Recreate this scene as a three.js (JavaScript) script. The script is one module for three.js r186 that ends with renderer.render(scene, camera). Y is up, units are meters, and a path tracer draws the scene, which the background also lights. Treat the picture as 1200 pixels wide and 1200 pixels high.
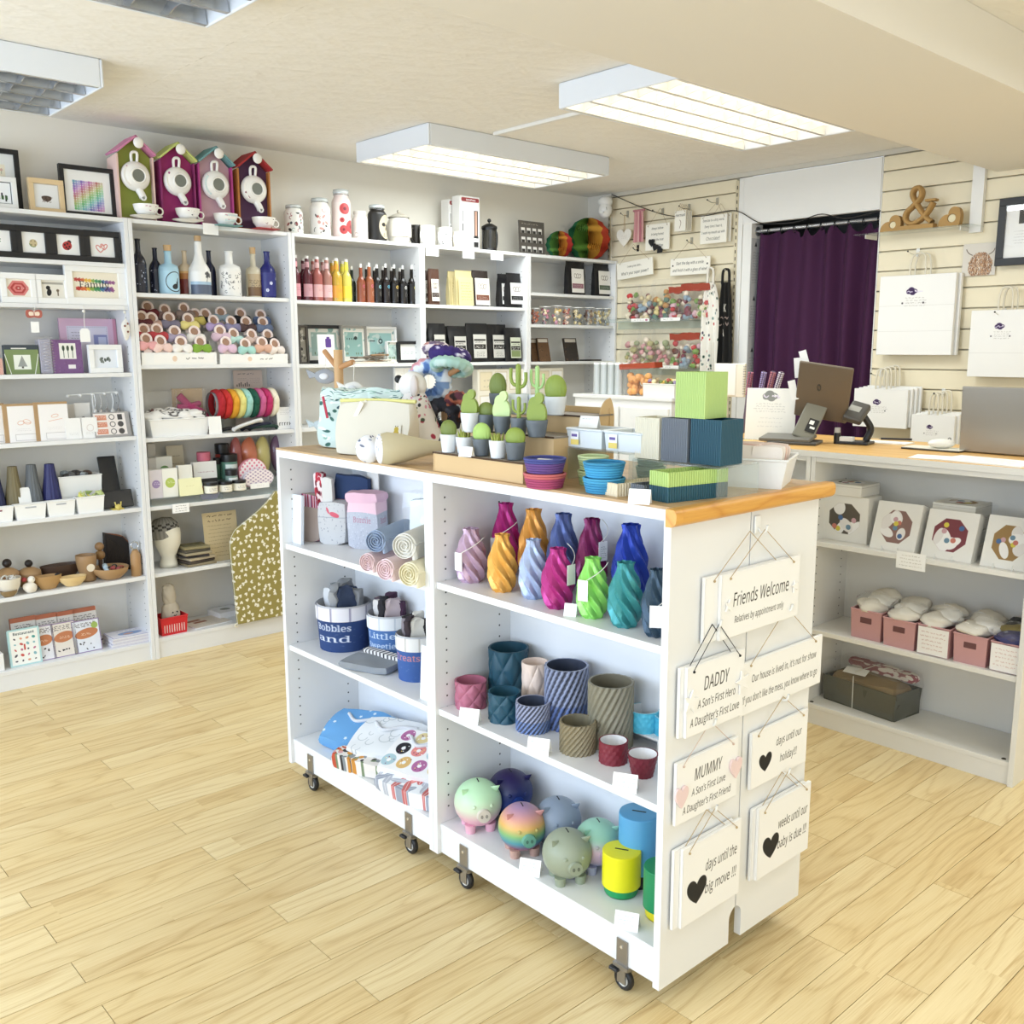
import * as THREE from 'three';
import { RoundedBoxGeometry } from 'three/addons/geometries/RoundedBoxGeometry.js';
import { mergeGeometries,mergeVertices,toCreasedNormals } from 'three/addons/utils/BufferGeometryUtils.js';
import { RectAreaLightUniformsLib } from 'three/addons/lights/RectAreaLightUniformsLib.js';
import { ImprovedNoise } from 'three/addons/math/ImprovedNoise.js';

// ---------- camera, daylight, exposure ----------
const scene = new THREE.Scene();
const camera = new THREE.PerspectiveCamera(55.867,1,0.05,60);
camera.position.set(1.1917,1.4443,1.5085);
camera.rotation.order = 'YXZ';
camera.rotation.set(-0.168,0.8349,-0.0012);
const renderer = new THREE.WebGLRenderer({ antialias:true });
renderer.toneMapping = THREE.LinearToneMapping;
renderer.toneMappingExposure = 1.45;
renderer.shadowMap.enabled = true;
renderer.shadowMap.type = THREE.PCFSoftShadowMap;
RectAreaLightUniformsLib.init();
scene.background = new THREE.Color(0.85,0.92,1.0);        // overcast sky seen through the shop windows
function areaLight(w,h,color,intensity,pos,look) {
  const l = new THREE.RectAreaLight(color,intensity,w,h);
  l.position.set(...pos); l.lookAt(...look); scene.add(l); return l;
}
// daylight in the two shop windows of the front wall, plus an unseen-source area light before the solid right wall
areaLight(2.6,1.75,0xcfe4ff,3.7,[-1.75,1.3,3.12],[-1.75,1.2,-2]);
areaLight(1.9,1.75,0xcfe4ff,3.0,[1.05,1.3,3.12],[1.05,1.2,-2]);
areaLight(2.0,1.7,0xeef9ff,1.7,[2.72,1.35,0.5],[-2,1.3,0.2]);

// ---------- helpers ----------
let seed = 20240611;
const rnd = () => { seed = (seed * 1664525 + 1013904223) >>> 0; return seed / 4294967296; };
const rr = (a,b) => a + (b - a) * rnd();
const pick = (a) => a[Math.floor(rnd() * a.length)];
const noise = new ImprovedNoise();
const PI = Math.PI,HP = PI / 2;
const taken = {};
function numbered(n) { taken[n] = (taken[n] ?? -1) + 1; return taken[n] ? n + '_' + String(taken[n]).padStart(3,'0') :n; }
const cache = new Map();
function M(color,rough = 0.6,opt = {}) {
  const k = JSON.stringify([color,rough,opt]);
  if (!cache.has(k)) {
    const C = opt.physical ? THREE.MeshPhysicalMaterial :THREE.MeshStandardMaterial;
    const { physical,...o } = opt;
    cache.set(k,new C({ color,roughness:rough,side:THREE.DoubleSide,...o }));
  }
  return cache.get(k);
}
const glassPane = new THREE.MeshPhysicalMaterial({ color:0xffffff,roughness:0.02,transmission:1,thickness:0,ior:1.45,side:THREE.DoubleSide });
const acrylic = new THREE.MeshPhysicalMaterial({ color:0xf6fafa,roughness:0.04,transmission:0.94,thickness:0,ior:1.45,side:THREE.DoubleSide });
const film = new THREE.MeshPhysicalMaterial({ color:0xffffff,roughness:0.06,transmission:0.97,thickness:0,ior:1.4,side:THREE.DoubleSide });
function thing(name,label,category,group,pos = [0,0,0],turn = 0) {
  const o = new THREE.Group(); o.name = numbered(name); o.position.set(pos[0],pos[1],pos[2]); o.rotation.y = turn;
  o.userData = { label,category }; if (group) o.userData.group = group; scene.add(o); return o;
}
function clean(g) { const q = g.index ? g.toNonIndexed() :g; for (const k of Object.keys(q.attributes)) if (!['position','normal','uv'].includes(k)) q.deleteAttribute(k); if (!q.attributes.uv) q.setAttribute('uv',new THREE.BufferAttribute(new Float32Array(q.attributes.position.count * 2),2)); return q; }
const join = (l) => (l.length === 1 ? l[0] :mergeGeometries(l.map(clean)));
function part(parent,name,geo,mat,label) {
  const m = new THREE.Mesh(Array.isArray(geo) ? join(geo) :geo,mat);
  m.name = name; m.castShadow = m.receiveShadow = true; if (label) m.userData.label = label; parent.add(m); return m;
}
function struct(name,geo,mat) { const m = part(scene,name,geo,mat); m.userData = { kind:'structure' }; return m; }
function copyOf(o,pos,turn,label) { const c = o.clone(); c.name = numbered(o.name.replace(/_\d{3}$/,'')); c.position.set(...pos); if (turn !== undefined) c.rotation.y = turn; c.userData = { ...o.userData }; if (label) c.userData.label = label; scene.add(c); return c; }
const mv = (g,x = 0,y = 0,z = 0) => g.translate(x,y,z);
const box = (w,h,d,x = 0,y = 0,z = 0) => mv(new THREE.BoxGeometry(w,h,d),x,y,z);            // centred
const bb = (x0,x1,y0,y1,z0,z1) => box(x1 - x0,y1 - y0,z1 - z0,(x0 + x1) / 2,(y0 + y1) / 2,(z0 + z1) / 2);
const rbox = (w,h,d,r = 0.003,x = 0,y = 0,z = 0,s = 2) => mv(new RoundedBoxGeometry(w,h,d,s,Math.min(r,w / 2.01,h / 2.01,d / 2.01)),x,y,z);
const cyl = (r0,r1,h,x = 0,y = 0,z = 0,s = 24,open = false) => mv(new THREE.CylinderGeometry(r1,r0,h,s,1,open),x,y + h / 2,z);   // r0 bottom, r1 top, base at y
const ball = (r,x = 0,y = 0,z = 0,s = 16) => mv(new THREE.SphereGeometry(r,s,Math.ceil(s * 0.7)),x,y,z);
const lathe = (pts,s = 28) => new THREE.LatheGeometry(pts.map((p) => new THREE.Vector2(...p)),s);
const tube = (pts,r,seg = 24,rs = 6,closed = false) => new THREE.TubeGeometry(new THREE.CatmullRomCurve3(pts.map((p) => new THREE.Vector3(...p)),closed),seg,r,rs,closed);
function rod(a,b,r,s = 8) { const A = new THREE.Vector3(...a),B = new THREE.Vector3(...b),d = B.clone().sub(A),g = new THREE.CylinderGeometry(r,r,d.length(),s); g.applyQuaternion(new THREE.Quaternion().setFromUnitVectors(new THREE.Vector3(0,1,0),d.clone().normalize())); const c = A.add(B).multiplyScalar(0.5); return g.translate(c.x,c.y,c.z); }
function ext(pts,depth,bevel = 0,holes = []) { const s = pts instanceof THREE.Shape ? pts :new THREE.Shape(pts.map((p) => new THREE.Vector2(...p))); for (const h of holes) s.holes.push(h); return new THREE.ExtrudeGeometry(s,{ depth,bevelEnabled:bevel > 0,bevelThickness:bevel,bevelSize:bevel,bevelSegments:2,curveSegments:14 }); }
function heart(w,h) { const s = new THREE.Shape(); s.moveTo(0,-h * 0.5); s.bezierCurveTo(-w * 0.2,-h * 0.28,-w * 0.5,-h * 0.05,-w * 0.5,h * 0.22); s.bezierCurveTo(-w * 0.5,h * 0.6,-w * 0.06,h * 0.58,0,h * 0.25); s.bezierCurveTo(w * 0.06,h * 0.58,w * 0.5,h * 0.6,w * 0.5,h * 0.22); s.bezierCurveTo(w * 0.5,-h * 0.05,w * 0.2,-h * 0.28,0,-h * 0.5); return s; }
function blob(g,amp,freq,off = 0) { const p = g.attributes.position,v = new THREE.Vector3(); for (let i = 0; i < p.count; i++) { v.fromBufferAttribute(p,i); const l = v.length() || 1; const n = noise.noise(v.x * freq + off,v.y * freq + off * 1.7,v.z * freq - off); v.multiplyScalar(1 + amp * n / l); p.setXYZ(i,v.x,v.y,v.z); } g.computeVertexNormals(); return g; }
// prints: one drawing surface shared by every label, card and picture
const SHEETS = [];
function newSheet() { const c = document.createElement('canvas'); c.width = c.height = 2048; const x = c.getContext('2d'); x.fillStyle = '#fff'; x.fillRect(0,0,2048,2048); const t = new THREE.CanvasTexture(c); t.colorSpace = THREE.SRGBColorSpace; t.magFilter = THREE.LinearFilter; const s = { c,x,t,X:2,Y:2,H:0,mats:{} }; SHEETS.push(s); return s; }
function art(pw,ph,draw) {
  pw = Math.ceil(pw); ph = Math.ceil(ph);
  let s = SHEETS[SHEETS.length - 1] || newSheet();
  if (s.X + pw + 4 > 2048) { s.X = 2; s.Y += s.H + 4; s.H = 0; }
  if (s.Y + ph + 4 > 2048) s = newSheet();
  const x = s.x; x.save(); x.beginPath(); x.rect(s.X - 1,s.Y - 1,pw + 2,ph + 2); x.clip(); x.translate(s.X,s.Y); draw(x,pw,ph); x.restore();
  const r = { s,u0:s.X / 2048,u1:(s.X + pw) / 2048,v1:1 - s.Y / 2048,v0:1 - (s.Y + ph) / 2048 };
  s.X += pw + 4; s.H = Math.max(s.H,ph); return r;
}
function artMat(r,rough = 0.7) { return (r.s.mats[rough] ??= new THREE.MeshStandardMaterial({ map:r.s.t,roughness:rough,side:THREE.DoubleSide })); }
function uvTo(g,r) { const u = g.attributes.uv; for (let i = 0; i < u.count; i++) u.setXY(i,r.u0 + (r.u1 - r.u0) * u.getX(i),r.v0 + (r.v1 - r.v0) * u.getY(i)); return g; }
const sheet = (w,h,r) => uvTo(new THREE.PlaneGeometry(w,h),r);                                   // printed face, facing +z
function printed(parent,name,w,h,r,x,y,z,rough,label) { return part(parent,name,mv(sheet(w,h,r),x,y,z),artMat(r,rough),label); }
function fill(x,c,w,h) { x.fillStyle = c; x.fillRect(-1,-1,w + 2,h + 2); }
function say(x,t,cx,cy,px,col = '#222',font = 'sans-serif',maxw,style = '') { x.fillStyle = col; x.font = `${style} ${px}px ${font}`; x.textAlign = 'center'; x.textBaseline = 'middle'; x.fillText(t,cx,cy,maxw); }
function scribble(x,x0,y0,w,rows,step,col = '#777',lw = 1) { x.strokeStyle = col; x.lineWidth = lw; for (let r = 0; r < rows; r++) { let p = x0 + w * rr(0,0.12); const e = x0 + w * rr(0.82,1); while (p < e) { const l = rr(3,11) * lw; x.beginPath(); x.moveTo(p,y0 + r * step); for (let q = 0; q < l; q += 1.4 * lw) x.lineTo(p + q,y0 + r * step + rr(-1.3,1.3) * lw); x.stroke(); p += l + 3 * lw; } } }
function dots(x,w,h,n,cols,r0,r1) { for (let i = 0; i < n; i++) { x.fillStyle = pick(cols); x.beginPath(); x.ellipse(rr(0,w),rr(0,h),rr(r0,r1),rr(r0,r1),rr(0,3),0,7); x.fill(); } }
const ORD = ['topmost','second','third','fourth','fifth','sixth','seventh'];

// ---------- textures of the shell ----------
function canvasTex(w,h,draw,srgb = true) { const c = document.createElement('canvas'); c.width = w; c.height = h; draw(c.getContext('2d'),w,h); const t = new THREE.CanvasTexture(c); if (srgb) t.colorSpace = THREE.SRGBColorSpace; t.magFilter = THREE.LinearFilter; t.wrapS = t.wrapT = THREE.RepeatWrapping; return t; }
function dataTex(w,h,f,srgb = true) { const d = new Uint8Array(w * h * 4); for (let j = 0; j < h; j++) for (let i = 0; i < w; i++) { const c = f(i / w,j / h); const k = 4 * (j * w + i); for (let q = 0; q < 3; q++) d[k + q] = Math.max(0,Math.min(255,c[q] ?? c[0])); d[k + 3] = 255; } const t = new THREE.DataTexture(d,w,h); if (srgb) t.colorSpace = THREE.SRGBColorSpace; t.magFilter = THREE.LinearFilter; t.minFilter = THREE.LinearFilter; t.wrapS = t.wrapT = THREE.RepeatWrapping; t.needsUpdate = true; return t; }
// wood grain: u across the board, v along it
function grain(base,dark,light,seedN,rings,fine,w = 256,h = 1024) {
  return dataTex(w,h,(u,v) => {
    const wob = noise.noise(u * 2.2 + seedN,v * 3.0,seedN * 3.1) * 0.55 + noise.noise(u * 5,v * 7 + seedN,9.2) * 0.16;
    const ring = Math.abs(((u * 1.5 + wob) * rings) % 1); const band = Math.pow(Math.abs(ring - 0.5) * 2,3);
    const fi = noise.noise(u * 90 + seedN,v * 9,3.3) * 0.5 + noise.noise(u * 170,v * 26,seedN) * 0.5;
    const co = noise.noise(u * 1.4 + 7,v * 2.4 + seedN * 2,1.7);
    const k = band * 0.42 + fi * fine + co * 0.28;
    return [0,1,2].map((q) => base[q] + (k > 0 ? (dark[q] - base[q]) * k :(light[q] - base[q]) * -k));
  });
}
const plankMaps = [0,1,2,3].map((i) => grain([[228,204,152],[224,198,144],[231,209,159],[222,197,145]][i],[186,150,96],[244,226,184],1.3 + i * 2.9,3 + i % 2,0.55));
const plankMats = plankMaps.map((map) => new THREE.MeshStandardMaterial({ map,roughness:0.4 }));
const topGrain = grain([196,164,122],[150,112,70],[222,196,158],4.4,4,0.5);
const topWood = new THREE.MeshStandardMaterial({ map:topGrain,roughness:0.45 });
const beechGrain = grain([222,176,104],[190,132,60],[238,204,146],8.2,3,0.4);
const beech = new THREE.MeshStandardMaterial({ map:beechGrain,roughness:0.42 });
const pineGrain = grain([224,168,84],[186,118,44],[242,200,128],12.9,3,0.35);
const pine = new THREE.MeshStandardMaterial({ map:pineGrain,roughness:0.35 });
const artexBump = dataTex(512,512,(u,v) => { let s = 0,a = 1; for (let o = 0; o < 4; o++) { const f = 8 * 2 ** o; s += a * Math.abs(noise.noise(u * f * 2,v * f,o * 3.7)); a *= 0.62; } const q = 255 - s * 230; return [q,q,q]; },false);
artexBump.repeat.set(1,1);
const ceilingMat = new THREE.MeshStandardMaterial({ color:0xf6f2ea,roughness:0.95,bumpMap:artexBump,bumpScale:0.004 });
const plaster = M(0xf0ebdf,0.92);
const plasterWarm = M(0xe4d9c4,0.9);
const whitePaint = M(0xeeece6,0.5);
const slatCream = M(0xeee2c4,0.55);
const grooveMat = slatCream;
const uvMetres = (g,sx = 1,sy = 1) => { const u = g.attributes.uv; for (let i = 0; i < u.count; i++) u.setXY(i,u.getX(i) * sx,u.getY(i) * sy); return g; };

// ---------- floor: one mesh for each board ----------
const XL = -3.451,ZBACK = -3.385,XR = 2.85,ZF = 3.2,HC = 2.44;
const floor = new THREE.Group(); floor.name = 'floor'; floor.userData = { kind:'structure' }; scene.add(floor);
part(floor,'subfloor',bb(XL - 0.1,XR + 0.1,-0.12,-0.004,ZBACK - 1.0,ZF + 0.1),M(0x6b4c2c,0.9));
{
  const W = 0.1023,LEN = 0.932,boards = [];
  for (let k = -32; k < 34; k++) for (let j = -4; j < 5; j++) {
    const x0 = -0.352 + k * W,odd = ((k % 2) + 2) % 2,z1 = (odd ? 0.885 :0.419) + j * LEN,z0 = z1 - LEN;
    const a = Math.max(x0,XL),b = Math.min(x0 + W,XR),c = Math.max(z0,ZBACK - 0.9),d = Math.min(z1,ZF);
    if (b - a < 0.01 || d - c < 0.01) continue;
    boards.push([a,b,c,d,k,j]);
  }
  const seen = (q) => { const [a,b,c,d] = q; let best = 9; for (const [x,z] of [[a,c],[b,c],[a,d],[b,d],[(a + b) / 2,(c + d) / 2]]) { const dx = x - 1.1917,dz = z - 1.5085,dep = 0.741 * -dx + 0.6711 * -dz,lat = 0.6711 * dx - 0.741 * dz; if (dep > 0.7 && Math.abs(lat / dep) < 0.62 && x > -3.2) best = Math.min(best,dep); } return best; };
  boards.forEach((q) => (q.push(seen(q)))); boards.sort((p,q) => p[6] - q[6]);
  const rest = [];
  boards.forEach(([a,b,c,d,k,j],i) => {
    const e = 0.0009,g = bb(a + e,b - e,-0.012,0,c + e,d - e),p = g.attributes.position,u = g.attributes.uv,off = ((k * 37 + j * 61) % 17) / 17,v0 = ((k * 13 + j * 29 + 900) % 23) / 23;
    for (let n = 0; n < u.count; n++) u.setXY(n,off + (p.getX(n) - a) * 4.6,v0 + (p.getZ(n) - c) * 0.62);
    if (i < 296) part(floor,'floor_board',g,plankMats[(k * 7 + j * 3 + 400) % 4]); else rest.push(g);
  });
  const r = part(floor,'hidden_floor_boards',rest,plankMats[0]); r.userData.kind = 'stuff';
}
// ---------- walls, ceiling ----------
const DX0 = -2.15,DX1 = -1.372,DY = 2.15;                                    // doorway behind the till
struct('wall_left',bb(XL - 0.12,XL,0,HC,ZBACK - 0.12,ZF + 0.12),plaster);
struct('wall_right',bb(XR,XR + 0.12,0,HC,ZBACK - 0.12,ZF + 0.12),plasterWarm);
{ // front wall with the two shop windows
  struct('wall_front',[bb(XL,XR,0,0.42,ZF,ZF + 0.12),bb(XL,XR,2.2,HC,ZF,ZF + 0.12),bb(XL,-3.1,0.42,2.2,ZF,ZF + 0.12),bb(-0.4,0.05,0.42,2.2,ZF,ZF + 0.12),bb(2.05,XR,0.42,2.2,ZF,ZF + 0.12)],plaster);
  for (const [i,a,b] of [[1,-3.1,-0.4],[2,0.05,2.05]]) {
    const w = new THREE.Group(); w.name = 'window_' + i; w.userData = { kind:'structure' }; scene.add(w);
    part(w,'window_frame',[bb(a,b,0.42,0.47,ZF + 0.02,ZF + 0.09),bb(a,b,2.15,2.2,ZF + 0.02,ZF + 0.09),bb(a,a + 0.05,0.47,2.15,ZF + 0.02,ZF + 0.09),bb(b - 0.05,b,0.47,2.15,ZF + 0.02,ZF + 0.09)],whitePaint);
    part(w,'pane',bb(a + 0.05,b - 0.05,0.47,2.15,ZF + 0.05,ZF + 0.056),glassPane);
  }
}
{ const c = struct('ceiling',uvMetres(bb(XL - 0.12,XR + 0.12,HC,HC + 0.12,ZBACK - 0.12,ZF + 0.12),4,4),ceilingMat); }
struct('trim_1',uvMetres(bb(-0.8,-0.155,2.262,HC - 0.001,ZBACK + 0.001,ZF - 0.001),1,1),M(0xeee9df,0.85)).userData.label = 'boxed-in ceiling beam';
// back wall: blockwork behind the slats, open at the doorway
const wb = new THREE.Group(); wb.name = 'wall_back'; wb.userData = { kind:'structure' }; scene.add(wb);
part(wb,'wall_core',[bb(-3.232,DX0 - 0.09,0,HC,ZBACK - 0.12,ZBACK - 0.028),bb(DX1 + 0.005,XR,0,HC,ZBACK - 0.12,ZBACK - 0.028)],grooveMat);
part(wb,'plain_corner',bb(XL,-3.2325,0,HC - .001,ZBACK - 0.12,ZBACK),plaster);
function slatPanel(x0,x1,ytop,name) {
  for (let y = ytop,i = 0; y > 0.05; i++) {
    const y0 = i === 0 ? 2.334 :y - 0.1; const lo = Math.max(0,y0 + 0.004),hi = y - 0.003;
    part(wb,name,rbox(x1 - x0,hi - lo,0.028,0.0015,(x0 + x1) / 2,(lo + hi) / 2,ZBACK - 0.014,1),slatCream);
    y = y0;
  }
}
slatPanel(-3.232,-2.262,2.412,'slat'); slatPanel(DX1 + 0.006,XR - 0.001,2.412,'slat');
part(wb,'end_strip',bb(DX1 - 0.001,DX1 + 0.005,0,HC - 0.001,ZBACK - 0.12,ZBACK),whitePaint);
// header board over the doorway, jamb, standards
struct('trim_2',[bb(DX0 - 0.09,DX1 - 0.002,DY,HC - 0.03,ZBACK - 0.03,ZBACK + 0.004),bb(DX0 - 0.09,DX0 - 0.06,0,HC - 0.03,ZBACK - 0.1,ZBACK + 0.006),bb(DX0 - 0.058,DX0 - 0.0,0,DY,ZBACK - 0.11,ZBACK)],whitePaint);
struct('trim_3',bb(-3.232,XR - 0.002,2.414,2.4395,ZBACK - 0.01,ZBACK + 0.012),M(0xcfcabd,0.6));
struct('trim_4',bb(-0.898,-0.842,1.99,2.4,ZBACK + 0.001,ZBACK + 0.03),whitePaint);
// store room behind the curtain
struct('wall_store',[bb(-3.0,-2.98,0,2.4,-4.3,ZBACK - 0.12),bb(-0.9,-0.88,0,2.4,-4.3,ZBACK - 0.12),bb(-3.0,-0.88,0,2.4,-4.32,-4.3),bb(-3.0,-0.88,2.38,2.42,-4.32,ZBACK - 0.12)],M(0x8f8d88,0.9));
{ // perforated standards at the edges of the slat panels
  for (const x of [-3.248,-2.252]) { const t = thing('slotted_standard',x < -3 ? 'slotted metal upright in the corner beside the tall bookcase' :'slotted metal upright beside the curtained doorway','upright',null,[x,1.0,ZBACK]); part(t,'channel',bb(-0.011,0.011,0,1.4,-0.006,0.008),M(0xd8ccae,0.4,{ metalness:0.3 })); const sl = []; for (let i = 0; i < 34; i++) sl.push(bb(-0.003,0.003,0.03 + i * 0.04,0.05 + i * 0.04,0.0079,0.0086)); part(t,'slots',sl,M(0x3a342a,0.8)); }
}

// ---------- ceiling light fittings ----------
const louvreMat = M(0xf4f3ee,0.25,{ metalness:0.15 }),louvreOff = M(0xc9ccd0,0.18,{ metalness:0.75 }),bodyMat = M(0xe9edf2,0.35);
const tubeOn = new THREE.MeshStandardMaterial({ color:0xffffff,emissive:0xfff3dc,emissiveIntensity:2.1 }),tubeOff = M(0xf2f4f5,0.3);
function fitting(x,z,on,label) {
  const t = thing('louvre_ceiling_light',label,'ceiling light','square-louvred fluorescent ceiling lights',[x,2.345,z]);
  const w = 0.585,l = 1.2,h = 0.094;
  const bev = 0.012;
  for (const s of [-1,1]) { part(t,'end_cap',rbox(w,h,0.012,bev,0,h / 2,s * (l / 2 - 0.006)),bodyMat); part(t,'side_panel',rbox(0.012,h,l - 0.024,0.004,s * (w / 2 - 0.006),h / 2,0),bodyMat); }
  part(t,'back_plate',box(w - 0.026,0.006,l - 0.026,0,h - 0.005,0),on ? M(0xfffaf0,0.5) :M(0xd9dcdf,0.3,{ metalness:0.4 }));
  for (let i = 0; i < 4; i++) part(t,'tube',rod([-0.21 + i * 0.14,h - 0.035,-l / 2 + 0.03],[-0.21 + i * 0.14,h - 0.035,l / 2 - 0.03],0.013,12),on ? tubeOn :tubeOff);
  const nx = 4,nz = 11,lw = w - 0.03,ll = l - 0.03; const m = on ? louvreMat :louvreOff;
  for (let i = 0; i <= nx; i++) part(t,'long_blade',ext([[-0.009,0.0],[0.009,0.0],[0.0015,0.042],[-0.0015,0.042]],ll).translate(-lw / 2 + 0.004 + (i * (lw - 0.008)) / nx,0.001,-ll / 2),m);
  for (let i = 1; i < nz; i++) { const g = []; for (let q = 0; q < nx; q++) { const a = -lw / 2 + 0.004 + (q * (lw - 0.008)) / nx,b = a + (lw - 0.008) / nx; const s = new THREE.Shape(); s.moveTo(a + 0.003,0.038); s.lineTo(b - 0.003,0.038); s.lineTo(b - 0.003,0.003); s.quadraticCurveTo((a + b) / 2,0.026,a + 0.003,0.003); s.closePath(); g.push(new THREE.ExtrudeGeometry(s,{ depth:0.004,bevelEnabled:false,curveSegments:5 }).translate(0,0.002,-ll / 2 + (i * ll) / nz)); } part(t,'cross_blade',g,m); }
  if (on) { const l2 = new THREE.RectAreaLight(0xf0faff,on,0.54,1.15); l2.position.set(x,2.338,z); l2.lookAt(x,0,z); scene.add(l2); }
  return t;
}
fitting(-2.712,-1.86,6.6,'lit louvred fluorescent fitting over the bottle shelves by the camera corner');
fitting(-1.285,-1.84,6.6,'lit louvred fluorescent fitting close beside the boxed-in beam');
fitting(-2.712,0.76,0,'unlit louvred fluorescent fitting above the framed pictures');
fitting(-1.285,0.77,0,'unlit louvred fluorescent fitting over the open floor');
{ const f = fitting(0.95,-2.0,6.6,'lit louvred fluorescent fitting over the end of the till counter'); }
{ const t = thing('cable_trunking','white mini trunking strip across the ceiling between two lit fittings','trunking',null,[-1.98,HC - 0.016,-1.62]); part(t,'trunking',[rbox(0.84,0.016,0.022,0.003,0.02,0.008,0)],whitePaint); }

// ---------- shelving ----------
const XS = -3.1706,ZB = -0.1813,WH = M(0xe8e8e7,0.38),WHW = M(0xe9e7e1,0.38),HOLE = M(0x4a4a48,0.8),backWhite = M(0xeceae4,0.5);
// bookcase built facing +z, origin at the floor, left front corner; shelves = heights of their tops
function bookcase(name,label,pos,turn,W,H,D,shelves,opt = {}) {
  const t = thing(name,label,'bookcase',opt.group,pos,turn),th = 0.018,m = opt.mat || WH,low = opt.low ?? 0;
  for (const x of [0,W - th]) part(t,'side_panel',[rbox(th,H - low,D,0.0012,x + th / 2,low + (H - low) / 2,-D / 2,1)],m);
  part(t,'top_panel',rbox(W - 2 * th,th,D - 0.004,0.0012,W / 2,H - th / 2,-D / 2 - 0.002,1),m);
  part(t,'back_panel',box(W - 2 * th,H - 0.02 - low,0.004,W / 2,low + (H - low) / 2,-D + 0.004),backWhite);
  shelves.forEach((y,i) => part(t,i === shelves.length - 1 ? 'base_shelf' :'shelf',rbox(W - 2 * th - 0.001,th,D - 0.02,0.0012,W / 2,y - th / 2,-D / 2,1),m));
  const yb = shelves[shelves.length - 1] - th;
  part(t,'plinth',box(W - 2 * th,yb - low,0.014,W / 2,low + (yb - low) / 2,-0.02),m);
  const hg = []; for (let y = low + 0.14; y < H - 0.08; y += 0.032) for (const [x,s] of [[th,1],[W - th,-1]]) for (const z of [-0.045,-D + 0.05]) hg.push(new THREE.CylinderGeometry(0.0025,0.0025,0.0008,6).rotateZ(HP).translate(x + s * 0.0003,y,z));
  part(t,'shelf_pin_holes',hg,HOLE);
  return t;
}
const wallUnits = [
  ['white bookcase holding framed pictures, wooden bowls and craft packs',[1.812,1.631,1.339,1.055,0.728,0.406,0.087]],
  ['white bookcase holding painted bottles, hair bows and headbands',[1.69,1.371,1.041,0.724,0.408,0.095]],
  ['white bookcase holding cordial bottles and seascape frames',[1.683,1.365,1.041,0.72,0.4,0.09]],
  ['white bookcase holding coffee bags, topped by a black cafetiere',[1.685,1.364,1.041,0.72,0.4,0.09]],
  ['white bookcase in the corner holding sweet tubs, topped by honeycomb balls',[1.779,1.589,1.361,1.03,0.72,0.4,0.09]],
];
wallUnits.forEach(([label,sh],i) => bookcase('tall_bookcase',label,[XS,0,ZB + 0.8 - i * 0.8],HP,0.799,2.0065,0.28,sh,{ group:'white bookcases along the left wall' }));
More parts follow.
